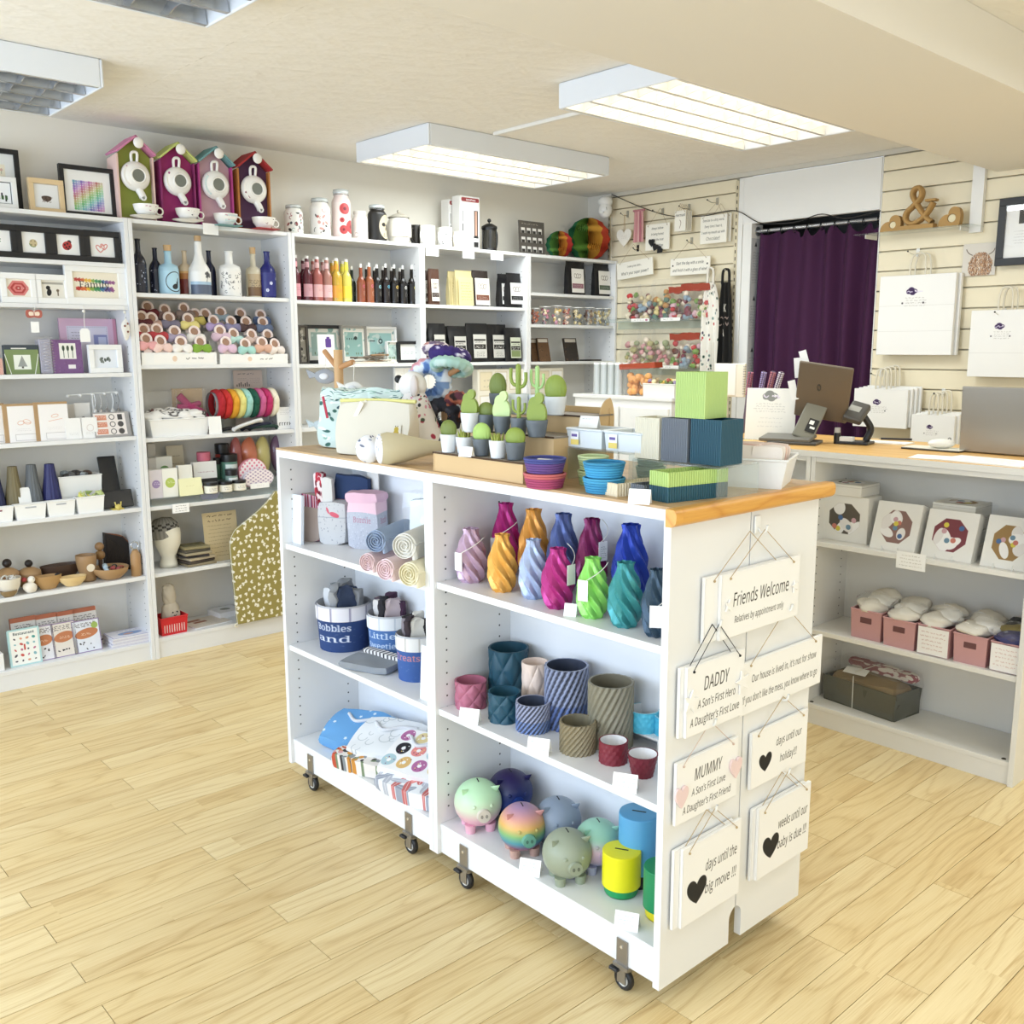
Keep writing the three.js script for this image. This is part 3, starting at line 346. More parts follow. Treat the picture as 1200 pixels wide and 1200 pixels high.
function tray(name,label,group,q,turn,d,mat,filler,lip = 0.12,opt = {}) { // open rectangular tub, tapered, with a rim
  const [x,y,z,w,h] = q,t = thing(name,label,opt.cat || 'tub',group,[x,y,z],turn),k = 1 - lip,th = opt.th || 0.003;
  const wall = (a,b,c,e) => { const g = new THREE.BufferGeometry(); const P = [a,b,c,e].map((p) => new THREE.Vector3(...p)); g.setFromPoints([P[0],P[1],P[2],P[0],P[2],P[3]]); g.setAttribute('uv',new THREE.BufferAttribute(new Float32Array([0,0,1,0,1,1,0,0,1,1,0,1]),2)); g.computeVertexNormals(); return g; };
  const W = w / 2,D = d / 2,a = [[-W * k,0,D * k],[W * k,0,D * k],[W * k,0,-D * k],[-W * k,0,-D * k]],b = [[-W,h,D],[W,h,D],[W,h,-D],[-W,h,-D]],i2 = b.map(([p,q2,s]) => [p - Math.sign(p) * th,q2,s - Math.sign(s) * th]),a2 = a.map(([p,q2,s]) => [p - Math.sign(p) * th,th,s - Math.sign(s) * th]);
  const g = []; for (let i = 0; i < 4; i++) { const j = (i + 1) % 4; g.push(wall(a[i],a[j],b[j],b[i]),wall(i2[i],i2[j],a2[j],a2[i]),wall(b[i],b[j],i2[j],i2[i])); } g.push(wall(a[0],a[3],a[2],a[1]),wall(a2[0],a2[1],a2[2],a2[3]));
  const m = part(t,'tub_body',g,mat); m.position.z = -D; m.geometry.computeVertexNormals();
  part(t,'rim',[rod([-W,h,0],[W,h,0],th),rod([-W,h,-d],[W,h,-d],th),rod([-W,h,0],[-W,h,-d],th),rod([W,h,0],[W,h,-d],th)],mat);
  if (filler) filler(t,w,h,d); return t;
}
function pile(t,name,n,w,d,y,r0,r1,cols,squash = 0.7,rough = 0.6) { for (let i = 0; i < n; i++) { const r = rr(r0,r1); part(t,name,blob(new THREE.IcosahedronGeometry(r,2),r * 0.3,0.8 / r,i).scale(1,squash,1).translate(rr(-w / 2 + r,w / 2 - r),y + rr(0,r * 0.6),-rr(r,d - r)),M(pick(cols),rough)); } }
tray('stone_tray','white tub of grey and black pebbles on the clear riser',null,[-3.271,0.728,0.066,0.186,0.156],LT,0.09,whiteF,(t,w,h,d) => pile(t,'pebble',12,w * .95,d,h,.014,.022,[0x3a3632,0x6b6a68,0x8f979c,0x55423a,0x2a2726],.7,.35),.1);
function phone(q,label,land) { const [x,y,z,w,h] = q,t = thing('phone_stand',label,'phone','black display phones on little stands',[x,y,z],LT); const a = part(t,'phone',rbox(w,h,0.009,0.008,0,h / 2 + 0.006,0,3),M(0x121214,0.25)); a.rotation.x = -0.3; part(t,'stand',[blob(new THREE.SphereGeometry(0.014,10,8),0.004,90).translate(0,0.012,0.022),rod([-0.01,0.02,0.025],[-0.014,0.036,0.02],0.003),rod([0.01,0.02,0.025],[0.014,0.036,0.02],0.003),rbox(0.05,0.006,0.05,0.002,0,0.003,0)],M(land ? 0xcdbb62 :0xc9c4b8,0.6),'small crouching figure'); return t; }
phone([-3.291,0.728,-0.081,0.08,0.231],'upright black phone leaning on a pale figure stand'); phone([-3.206,0.728,-0.06,0.159,0.081],'black phone lying sideways on a yellow figure stand',1);
slab('price_card','blank white price card before the grey ribbed vase','price card',null,[-3.221,0.728,0.309,0.05,0.135],LT,pearl,0.001,null,{ lean:0.3 });
{ const t = thing('clear_riser','low clear acrylic riser along the vase shelf','riser',null,[XS - 0.055,0.728 + 0.0005,ZB + 0.38],LT); part(t,'front_panel',rbox(0.62,0.05,0.003,0.001,0,0.025,0),acrylic); part(t,'end_panel',rbox(0.003,0.05,0.02,0.001,0.31,0.025,-0.01),acrylic); }
[[-3.191,0.728,0.44,0.138,0.061],[-3.191,0.728,0.304,0.126,0.064],[-3.191,0.728,0.18,0.117,0.065],[-3.191,0.728,0.056,0.12,0.071]].forEach((q,i) => tray('small_tub',['white tub with dark red slots at the shelf end','empty white tub beside the tub with red slots','empty white tub next to the tub of succulents','white tub holding pale green succulents'][i],'small white tubs',q,LT,0.032,whiteF,(t,w,h,d) => { if (i === 3) for (let k = 0; k < 9; k++) part(t,'succulent',new THREE.ConeGeometry(0.014,0.03,5).rotateZ(rr(-1,1)).rotateX(rr(-1,1)).translate(rr(-w / 2,w / 2) * .9,h + rr(0,.018),-rr(.004,d)),M(pick([0xb5c27e,0xc9d38e,0x94a862,0xd6cf6a]),.6)); else part(t,'slot',rbox(w * .35,.006,.002,.001,0,h * .8,.0012),M(i ? 0xb4b6bb :0x7a2436,.6)); }));
// turned wood on shelf F
const woodA = M(0x9a7048,0.5),woodB = M(0xb08c62,0.5),woodC = M(0x4c372a,0.5),woodD = M(0xe2c48c,0.5);
function turned(name,label,q,prof,mat,extra) { const [x,y,z,w,h] = q,t = thing(name,label,'wooden ware','turned and carved wooden ware',[x,y,z],LT); const R = w / 2; part(t,'body',lathe(prof.map(([a,b]) => [Math.max(.0005,a * R),b * h]),32),mat); if (extra) extra(t,R,h); return t; }
const lidded = [[0,0],[.62,0],[.9,.12],[1,.3],[.98,.5],[.96,.52]],cupP = [[0,0],[.8,0],[.85,.1],[.75,.3],[.9,.55],[1,.8],[1,1],[.9,1],[.82,.6],[.5,.4],[0,.38]],bowlP = [[0,0],[.45,0],[.55,.06],[.9,.55],[1,1],[.94,1],[.8,.6],[.4,.22],[0,.18]];
for (const [q,m,l] of [[[-3.291,0.406,0.391,0.092,0.147],woodA,'lidded brown wooden pot with a black knob at the shelf end'],[[-3.301,0.406,0.302,0.097,0.128],M(0xa8865f,.5),'lidded greyish wooden pot with a black knob']]) turned('lidded_pot',l,q,lidded,m,(t,R,h) => { part(t,'lid',lathe([[R * .98,h * .52],[R * .96,h * .6],[R * .5,h * .7],[R * .2,h * .73],[.0005,h * .74]],32),woodB); part(t,'knob',ball(h * .13,0,h * .86,0),M(0x241c1a,.4)); });
turned('bark_bowl','dark waney-edged bowl behind the pale dishes',[-3.321,0.406,0.167,0.173,0.082],bowlP,woodC).scale.set(1,1,0.45);
turned('turned_cup','spalted wooden cup with a pale medallion',[-3.271,0.406,0.069,0.089,0.119],cupP,M(0xa5835c,.5),(t,R,h) => part(t,'medallion',new THREE.CylinderGeometry(R * .4,R * .4,.003,18).rotateX(HP).translate(R * .1,h * .55,R * .93),M(0xe9dcc4,.6)));
turned('fruit_bowl','shallow olive-wood bowl filled with small keyrings',[-3.241,0.406,-0.025,0.16,0.055],bowlP,woodB,(t,R,h) => { for (let i = 0; i < 9; i++) part(t,'trinket',i % 3 ? blob(new THREE.IcosahedronGeometry(.012,1),.004,60,i).translate(rr(-.6,.6) * R,h * .75 + rr(0,.025),rr(-.5,.5) * R) :new THREE.TorusGeometry(.011,.003,6,12).rotateX(rr(0,2)).translate(rr(-.5,.5) * R,h * .9,rr(-.4,.4) * R),M(pick([0xe8e2d4,0xd9cfc0,0xa24a46,0x3c3a3a,0xb7cbd6]),.5)); });
{ const q = [-3.371,0.406,-0.112,0.115,0.184]; const t = thing('bark_slab','tall dark slab of wood with a bark face and rusty edge','wooden ware','turned and carved wooden ware',[q[0],q[1],q[2]],LT); const w = q[3],h = q[4]; part(t,'slab',ext([[-w / 2,0],[w / 2,0],[w * .5,h * .62],[w * .2,h * .86],[-w * .46,h]],.03,.004).translate(0,0,-.03),M(0x2f2823,.9)); part(t,'bark_ridges',Array.from({ length:14 },(_,i) => rod([-w * .4 + i * w * .06,.005,.004],[-w * .42 + i * w * .06,h * (.9 - i * .03),.005],.003,5)),M(0x3e352e,.95)); part(t,'cut_edge',tube([[w * .5,h * .62,-.005],[w * .2,h * .87,-.005],[-w * .46,h * 1.0,-.005]],.006,16,6),M(0x8a5638,.7)); }
{ const q = [-3.311,0.406,-0.007,0.049,0.162]; const t = thing('ball_stem','wooden stem of two stacked balls','wooden ware','turned and carved wooden ware',[q[0],q[1],q[2]],LT); const h = q[4],r = h * .14; part(t,'stem',[cyl(.012,.008,h * .6),cyl(r,r,.006)],woodC); part(t,'ball',ball(r,0,h * .62,0),M(0x8d6a3e,.5)); part(t,'ball',ball(r * .9,0,h * .87,0),M(0x97734a,.5)); }
{ const q = [-3.221,0.406,-0.135,0.055,0.162]; const t = thing('bottle_opener','wooden-handled bottle opener with a steel ring head','bottle opener',null,[q[0],q[1],q[2]],LT); const h = q[4],r = q[3] * .42; part(t,'handle',lathe([[.0005,0],[r,0],[r,h * .3],[r * .95,h * .33],[r,h * .36],[r,h * .6],[r * .55,h * .74],[.0005,h * .75]]),M(0xb28a5c,.5)); part(t,'opener_head',[new THREE.TorusGeometry(r * .75,r * .16,8,20).translate(0,h * .88,0),rod([-r * .5,h * .74,0],[-r * .5,h * .84,0],r * .14),rod([r * .5,h * .74,0],[r * .5,h * .84,0],r * .14)],M(0xc9cdd0,.2,{ metalness:.9 })); }
turned('cream_bowl','white scalloped bowl heaped with shavings',[-3.221,0.406,0.41,0.102,0.078],bowlP,M(0xe4dccb,.6),(t,R,h) => { for (let i = 0; i < 6; i++) part(t,'shaving',new THREE.TorusGeometry(.012,.004,5,10,4).rotateX(rr(0,3)).rotateY(rr(0,3)).translate(rr(-.5,.5) * R,h * 1.0,rr(-.5,.5) * R),M(0xd8d2c6,.8)); });
turned('boat_bowl','carved boat-shaped bowl with a dark knot',[-3.226,0.406,0.249,0.116,0.061],bowlP,M(0xb48d5a,.5),(t,R,h) => part(t,'knot',blob(new THREE.SphereGeometry(.013,10,8),.004,60).translate(R * .7,h * .9,0),M(0x1f1714,.6))).scale.set(1,1,.5);
turned('pale_bowl','small pale cream wooden bowl with a notched edge',[-3.216,0.406,0.149,0.118,0.043],bowlP,woodD).scale.set(1,1,.6);
turned('tiny_dish','tiny brown wooden dish at the front of the shelf',[-3.193,0.406,0.418,0.069,0.028],bowlP,M(0x8a7350,.5)).scale.set(1,1,.5);
{ const q = [-3.206,0.406,0.33,0.059,0.072]; const t = thing('carved_bird','cream carved bird with a red patch','carving',null,[q[0],q[1],q[2]],LT); const r = q[3] / 2,h = q[4]; part(t,'body',blob(new THREE.SphereGeometry(r,18,14),r * .2,30).scale(1,.85,.8).translate(0,r * .82,0),M(0xefe7d8,.6)); part(t,'head',ball(r * .52,r * .25,h * .8,0),M(0xf2ebdd,.6)); part(t,'beak',new THREE.ConeGeometry(r * .14,r * .4,8).rotateZ(-HP).translate(r * .85,h * .8,0),M(0xb4884e,.5)); part(t,'red_patch',ball(r * .35,-r * .7,h * .85,-r * .1),M(0x9a3436,.6)); part(t,'eye',ball(r * .07,r * .45,h * .86,r * .45,6),M(0x1c1816,.4)); }
// craft packs on the bottom shelf
slab('activity_tin','pale blue activity tin printed with little icons','tin',null,[-3.216,0.087,0.366,0.129,0.162],LT,M(0xa9cfd2,.4),.022,(x,w,h) => { fill(x,'#b5d8d8',w,h); x.fillStyle = '#f4f3ec'; x.fillRect(w * .06,h * .04,w * .88,h * .92); say(x,'Restaurant',w * .5,h * .12,h * .1,'#37474a','sans-serif',w * .7,'bold'); for (let j = 0; j < 5; j++) for (let i = 0; i < 4; i++) { x.fillStyle = pick(['#c4544c','#4a9a94','#d99a7c','#4d4a52','#84b4bc','#b86a86']); x.beginPath(); x.ellipse(w * (.2 + i * .2),h * (.26 + j * .15),rr(3,7),rr(3,9),rr(0,3),0,7); x.fill(); } x.fillStyle = '#c0392f'; x.fillRect(w * .47,h * .42,w * .05,h * .16); },{ r:.012,lean:.12 });
const kit = (i) => (x,w,h) => { fill(x,['#e4e2e6','#e2dad0','#dfe2ea'][i % 3],w,h); scribble(x,w * .1,h * .1,w * .8,3,h * .05,'#3a3430',2); x.fillStyle = '#c07a52'; x.beginPath(); x.ellipse(w * .5,h * .42,w * .42,h * .15,-.15,0,7); x.fill(); scribble(x,w * .3,h * .42,w * .4,2,6,'#f2dcc6',1.6); if (i === 2) { x.fillStyle = '#9cb45c'; x.beginPath(); x.arc(w * .82,h * .2,w * .12,0,7); x.fill(); } x.fillStyle = '#2c2624'; for (let k = 0; k < 6; k++) { x.beginPath(); x.ellipse(w * rr(.2,.8),h * rr(.66,.92),rr(3,6),rr(2,4),rr(0,3),0,7); x.fill(); } x.strokeStyle = '#8d78a0'; x.lineWidth = 4; x.strokeRect(2,2,w - 4,h - 4); };
const kitBack = (x,w,h) => { fill(x,'#d8d2cc',w,h); x.fillStyle = '#b0664a'; x.fillRect(0,0,w,h * .1); scribble(x,w * .12,h * .18,w * .76,3,h * .05,'#3a3430',2); x.fillStyle = '#c07a52'; x.fillRect(w * .2,h * .55,w * .6,h * .2); };
[[-3.271,0.087,0.345,0.106,0.196],[-3.271,0.087,0.25,0.095,0.193],[-3.271,0.087,0.172,0.072,0.191],[-3.281,0.087,0.089,0.115,0.189]].forEach((q,i) => slab('craft_pack','brown-topped craft pack in the back row','craft pack','craft packs in the back row',q,LT,M(0xa8664c,.6),.02,kitBack,{ lean:.16 }));
[[-3.226,0.087,0.281,0.084,0.155],[-3.226,0.087,0.197,0.104,0.154],[-3.226,0.087,0.101,0.122,0.147]].forEach((q,i) => slab('craft_pack',['craft pack with a beige border in the front row','craft pack with a cream face in the front row','craft pack with a green round sticker in the front row'][i],'craft pack','craft packs in the front row',q,LT,M(0xcfc6cc,.6),.016,kit(i),{ lean:.2 }));
[[-3.278,0.09,0.212],[-3.299,0.09,0.123],[-3.337,0.09,0.03]].forEach(([x,y,z],i) => { const t = thing('craft_leaflet','craft leaflet with brown print lying flat before the packs','leaflet','flat craft leaflets',[x,0.087,z],LT + rr(-.2,.2)); part(t,'leaflet',rbox(.17,.006,.09,.002,0,.003,0),M(0xc8c0c4,.6)); const r = art(110,60,(c,w,h) => { fill(c,'#d9d2cf',w,h); scribble(c,8,10,w * .8,5,9,'#5a4a44',1.6); c.fillStyle = '#a8664c'; c.fillRect(w * .3,h * .4,w * .3,h * .25); c.fillStyle = '#2a2422'; c.fillRect(w * .66,h * .2,12,16); }); part(t,'printed_face',sheet(.168,.088,r).rotateX(-HP).translate(0,.0065,0),artMat(r,.6)); });
{ const p = [-3.316,0.09,-0.093]; for (let i = 0; i < 6; i++) { const t = thing('booklet',i === 5 ? 'white booklet with a blue fish picture on top of the stack' :ORD[5 - i] + ' booklet from the top in the stack with a blue fish','booklet','stack of booklets',[XS - .09,0.087 + i * .0072,p[2] + rr(-.006,.006)],LT + rr(-.05,.05)); part(t,'pages',rbox(.2,.007,.13,.002,0,.0035,0),M(i % 2 ? 0xe8e6ea :0xd9d6e0,.6)); if (i === 5) { const r = art(140,90,(c,w,h) => { fill(c,'#eceaf2',w,h); c.strokeStyle = '#9a96c0'; c.lineWidth = 3; c.strokeRect(3,3,w - 6,h - 6); c.fillStyle = '#8fa6d0'; c.beginPath(); c.ellipse(w * .5,h * .55,w * .28,h * .2,0,0,7); c.fill(); c.fillStyle = '#d0a08c'; c.beginPath(); c.ellipse(w * .45,h * .6,w * .12,h * .08,0,0,7); c.fill(); scribble(c,w * .2,h * .2,w * .6,1,8,'#6c6a94',1.6); }); part(t,'cover',sheet(.198,.128,r).rotateX(-HP).translate(0,.0074,0),artMat(r,.6)); } } }
slab('white_box','small white carton at the very end of the bottom shelf','carton',null,[-3.201,0.087,0.496,0.075,0.076],LT,M(0xf0efec,.6),.06,null,{ lean:0 });

// ---------- teapot bird houses ----------
const china = M(0xf6f3ec,0.15),meshGrey = M(0x7c8078,0.6,{ metalness:0.3 });
function birdHouse(q,label,c) {
  const [x,y,z,w,h] = q,t = thing('teapot_bird_house',label,'bird house','teapot bird houses on the bookcase top',[x,y,z],LT),d = 0.11,eav = h * 0.76,th = 0.008;
  for (const s of [-1,1]) { part(t,'side_board',ext([[0,0],[d,0],[d,eav],[0,eav - 0.01]],th).rotateY(-HP).translate(s * (w / 2 - th / 2) + th / 2,0,-d),M(c.side,0.7)); }
  part(t,'front_board',ext([[-w / 2 + th,0],[w / 2 - th,0],[w / 2 - th,eav],[0,h * 0.95],[-w / 2 + th,eav]],0.006).translate(0,0,-0.03),M(c.front,0.75));
  part(t,'floor_board',box(w - 2 * th,0.008,d - 0.01,0,0.004,-d / 2),M(c.side,0.7));
  const rl = w * 0.7,an = Math.atan2(h * 0.95 - eav,w / 2);
  for (const s of [-1,1]) part(t,'roof_board',rbox(rl,0.008,d + 0.03,0.0015).translate(s * (rl / 2 - 0.004),0,0).rotateZ(-an * s).translate(0,h * 0.975,-d / 2 + 0.01),M(c.roof,0.7));
  part(t,'roof_knob',ball(w * 0.14,0,0,0,18).scale(1,1,0.5).translate(w * 0.06,h * 0.9,0.024),china,'white china lid knob');
  const R = w * 0.39,py = h * 0.52;
  const pot = part(t,'teapot',lathe([[.0005,0],[R * .9,.0],[R,R * .18],[R * .95,R * .42],[R * .72,R * .62],[R * .48,R * .68]],32).rotateX(HP).translate(0,py,-0.024),china,'half teapot fixed to the front, spout down');
  const tr = art(90,90,(k,W2,H2) => { fill(k,c.glaze || '#f6f3ec',W2,H2); for (let i = 0; i < 9; i++) { k.fillStyle = pick(c.deco); k.beginPath(); k.ellipse(W2 * rr(.1,.9),H2 * rr(.1,.9),rr(4,11),rr(3,8),rr(0,3),0,7); k.fill(); } });
  part(pot,'painted_patch',uvTo(new THREE.RingGeometry(R * .5,R * .92,18,1,c.a0 ?? 2.4,1.7),tr).translate(0,py,-0.024 + R * .56),artMat(tr,.2));
  part(pot,'mesh_opening',new THREE.CircleGeometry(R * .47,22).translate(R * .05,py,-0.023 + R * .68),meshGrey); part(pot,'opening_rim',new THREE.TorusGeometry(R * .48,R * .07,8,26).translate(R * .05,py,-0.024 + R * .68),china);
  part(pot,'handle',tube([[-R * .2,py + R * .85,-.01],[-R * .22,py + R * 1.5,.0],[R * .12,py + R * 1.55,.0],[R * .16,py + R * .85,-.01]],R * .1,20,8),china);
  part(pot,'spout',[tube([[R * .1,py - R * .8,-.005],[R * .28,py - R * 1.2,.004],[R * .34,py - R * 1.42,.008]],R * .25,12,10),new THREE.TorusGeometry(R * .16,R * .07,6,14).translate(R * .34,py - R * 1.42,.014)],china);
  const cr = w * .33,cx = w * .1,cz = .045,cy = c.saucer ? .012 :.004;
  if (c.saucer) part(t,'saucer',lathe([[.0005,.004],[cr * .6,.004],[cr * 1.25,.012],[cr * 1.28,.015],[cr * .6,.008],[.0005,.008]],32).translate(cx,0,cz),china); else part(t,'base_tile',rbox(cr * 2.1,.004,cr * 1.9,.001,cx,.002,cz),M(c.roof,.6));
  const cup = part(t,'teacup',lathe([[.0005,0],[cr * .5,0],[cr * .58,.004],[cr * .9,cr * .5],[cr,cr * .92],[cr * .95,cr * .92],[cr * .82,cr * .45],[.0005,.006]],30).translate(cx,cy,cz),china);
  part(cup,'cup_handle',new THREE.TorusGeometry(cr * .28,cr * .07,7,16).translate(cx + cr * 1.12,cy + cr * .5,cz),china);
  part(cup,'painted_flowers',uvTo(new THREE.CylinderGeometry(cr * .99,cr * .8,cr * .55,16,1,true,-.5,1.3),tr).translate(cx,cy + cr * .55,cz),artMat(tr,.2));
  return t;
}
birdHouse([-3.216,2.007,-0.249,0.165,0.362],'olive green teapot bird house with a pink roof',{ side:0xe7c6bd,front:0x8b9440,roof:0xd083a6,deco:['#c78aa6','#a85f86'],saucer:1 });
birdHouse([-3.216,2.007,-0.44,0.165,0.359],'magenta teapot bird house with a lime roof',{ side:0x8a2c66,front:0x9b2b6c,roof:0xc3cc76,deco:['#555','#a85f86','#f6f3ec'],saucer:1 });
birdHouse([-3.216,2.007,-0.623,0.17,0.365],'dusky pink teapot bird house with a teal roof',{ side:0xb03f84,front:0xc9a3ad,roof:0x6d9a9c,glaze:'#cfe0e0',deco:['#b9d4d6','#d77f90'],saucer:0 });
birdHouse([-3.216,2.007,-0.818,0.17,0.367],'dark purple teapot bird house with a red roof',{ side:0xb5743a,front:0x51304f,roof:0xa92d2e,deco:['#222','#8a4a5a','#f6f3ec'],saucer:0 });
function edgeCard(q,turn,label,draw,group = 'price cards on shelf edges') { const [x,y,z,w,h] = q,t = thing('price_card',label,'price card',group,[x,y,z],turn); part(t,'card',box(w,h,.0012,0,h / 2,0),pearl); const r = art(Math.min(110,w * 1100),Math.min(110,w * 1100) * h / w,(c,a,b) => { fill(c,'#fbfaf7',a,b); if (draw) draw(c,a,b); }); printed(t,'writing',w * .99,h * .99,r,0,h / 2,.0009,.7); return t; }
edgeCard([-3.168,1.964,-0.562,0.075,0.05],LT,'blank white card under the bird houses on the bookcase edge');
// ---------- painted bottles ----------
const SHAPES = { wine:[[.8,0],[1,.02],[1,.55],[.85,.64],[.4,.74],[.34,.8],[.34,.97],[.4,.98],[.4,1]],square:[[.92,0],[1,.02],[1,.58],[.9,.66],[.36,.72],[.32,.96],[.38,.97],[.38,1]],bell:[[.95,0],[1,.03],[1,.34],[.9,.5],[.5,.64],[.34,.76],[.3,.98],[.34,1]],slim:[[.9,0],[1,.02],[1,.6],[.7,.7],[.42,.76],[.4,1]] };
function bottle(name,label,group,q,shape,mat,o = {}) {
  const [x,y,z,w,h] = q,R = w / 2,H = h * (1 - (o.cork || 0)),t = thing(name,label,'bottle',group,[x,y,z],o.turn ?? LT + .25),P = SHAPES[shape];
  part(t,'bottle_body',lathe([[.0005,0],...P.map(([a,b]) => [a * R,b * H]),[.0005,H * .995]],30),mat);
  if (o.draw) { const r = art(120,120 * (o.lh ?? .5) * H / (PI * R),o.draw); part(t,'painted_front',uvTo(new THREE.CylinderGeometry(R * 1.006,R * 1.006,H * (o.lh ?? .5),20,1,true,-HP,PI),r).translate(0,H * (o.ly ?? .29),0),artMat(r,o.rough ?? .35)); }
  if (o.band) part(t,'neck_label',new THREE.CylinderGeometry(P[P.length - 1][0] * R * 1.06,P[P.length - 1][0] * R * 1.12,H * .13,18,1,true).translate(0,H * .86,0),o.band);
  if (o.cork) part(t,'stopper',cyl(R * (o.cr ?? .36),R * (o.cr ?? .4),h * o.cork,0,H,0,16),M(o.cc ?? 0xc9a67a,.7));
  return t;
}
const GB = 'hand-painted bottles';
const starry = (a) => (x,w,h) => { fill(x,a,w,h); for (let i = 0; i < 26; i++) { x.strokeStyle = x.fillStyle = '#c9cfe4'; x.beginPath(); x.arc(rr(0,w),rr(0,h),rr(1,4),0,7); i % 4 ? x.fill() :x.stroke(); } };
bottle('painted_bottle','black bottle with pale spirals at the left of the bottle shelf',GB,[-3.261,1.69,-0.253,0.065,0.241],'wine',M(0x1b1c2a,.25),{ draw:starry('#1c1d2c') });
bottle('painted_bottle','near-black bottle speckled white beside the hare bottle',GB,[-3.301,1.69,-0.346,0.059,0.21],'wine',M(0x1a1c30,.25),{ draw:starry('#191b2e') });
bottle('painted_bottle','pale blue bottle with a black hare and a cork',GB,[-3.251,1.69,-0.385,0.09,0.222],'square',M(0xa9cfe0,.3),{ cork:.12,draw:(x,w,h) => { fill(x,'#b3d8e8',w,h); x.strokeStyle = '#23282c'; x.lineWidth = 3; x.beginPath(); x.ellipse(w * .5,h * .5,w * .3,h * .45,0,0,7); x.stroke(); x.fillStyle = '#1c1f22'; x.beginPath(); x.ellipse(w * .5,h * .72,13,10,-.4,0,7); x.ellipse(w * .58,h * .56,5,7,0,0,7); x.ellipse(w * .6,h * .42,2.5,9,.2,0,7); x.fill(); } });
bottle('painted_bottle','amber bottle with a banded sunset',GB,[-3.301,1.69,-0.486,0.064,0.207],'square',M(0xd9c4a6,.3),{ draw:(x,w,h) => { fill(x,'#7a2b22',w,h); x.fillStyle = '#c07a3c'; x.fillRect(0,h * .1,w,h * .25); x.fillStyle = '#e0b070'; x.fillRect(0,0,w,h * .1); } });
bottle('painted_bottle','white and slate bell-shaped bottle with a tree',GB,[-3.251,1.69,-0.533,0.104,0.274],'bell',M(0xf1efea,.35),{ cork:.09,cr:.3,lh:.42,ly:.23,draw:(x,w,h) => { fill(x,'#f2f0eb',w,h); x.fillStyle = '#a9c4d8'; x.fillRect(0,h * .45,w,h * .2); x.fillStyle = '#5a6478'; x.fillRect(0,h * .58,w,h * .45); x.strokeStyle = '#38383a'; x.lineWidth = 2; x.beginPath(); x.moveTo(w * .5,h * .45); x.lineTo(w * .55,h * .15); x.stroke(); dots(x,0,0,0,[],0,0); for (let i = 0; i < 12; i++) { x.beginPath(); x.arc(w * .56 + rr(-12,12),h * .14 + rr(-8,8),3,0,7); x.stroke(); } } });
bottle('painted_bottle','plain midnight blue bottle behind the white bell-shaped one',GB,[-3.311,1.69,-0.612,0.061,0.216],'wine',M(0x171a38,.25));
bottle('painted_bottle','white bottle covered with black doodles',GB,[-3.251,1.69,-0.685,0.107,0.215],'square',M(0xeeece6,.35),{ draw:(x,w,h) => { fill(x,'#efece6',w,h); for (let i = 0; i < 60; i++) { x.strokeStyle = '#2a2a2a'; x.lineWidth = 1.4; x.beginPath(); x.arc(rr(0,w),rr(0,h),rr(2,5),rr(0,3),rr(3,6)); x.stroke(); } } });
bottle('painted_bottle','clear bottle with a brown landscape and a cork',GB,[-3.271,1.69,-0.821,0.075,0.242],'square',M(0xcfc6ae,.3),{ cork:.13,draw:(x,w,h) => { fill(x,'#bda988',w,h); x.fillStyle = '#7d5f42'; x.fillRect(0,h * .6,w,h); scribble(x,10,h * .3,w * .8,5,8,'#5c4a38',1.8); } });
bottle('painted_bottle','royal blue bottle with white flowers',GB,[-3.251,1.69,-0.886,0.08,0.225],'wine',M(0x23276e,.25),{ draw:(x,w,h) => { fill(x,'#262a78',w,h); for (const [a,b] of [[.25,.75],[.7,.25],[.8,.6],[.4,.45]]) { x.fillStyle = '#e6e9f6'; for (let k = 0; k < 5; k++) { x.beginPath(); x.arc(w * a + 5 * Math.cos(k * 1.26),h * b + 5 * Math.sin(k * 1.26),3.2,0,7); x.fill(); } } } });
// ---------- hair bows on round cards in two tiered trays ----------
for (const [q,l] of [[[-3.183,1.371,-0.387,0.366,0.056],'white tiered tray of hair bows beneath the dark bottles'],[[-3.183,1.371,-0.762,0.367,0.047],'white tiered tray of hair bows beneath the blue and brown bottles']]) { const t = thing('tiered_tray',l,'display tray','tiered hair-bow trays',[q[0],q[1],q[2]],LT),w = q[3] * .98; part(t,'front_lip',rbox(w,q[4],.003,.001,0,q[4] / 2,0),whiteF); for (let i = 0; i < 4; i++) part(t,'step',box(w,.02 + i * .045,.05,0,(.02 + i * .045) / 2,-.03 - i * .05),whiteF); const r = art(150,18,(c,a,b) => { fill(c,'#f8f5ef',a,b); c.fillStyle = '#e8cdb4'; c.beginPath(); c.arc(a * .34,b * .5,6,0,7); c.fill(); scribble(c,a * .5,b * .5,a * .3,1,5,'#5a5650',1.3); }); printed(t,'lettering',w * .8,q[4] * .7,r,.02,q[4] / 2,.002,.7); }
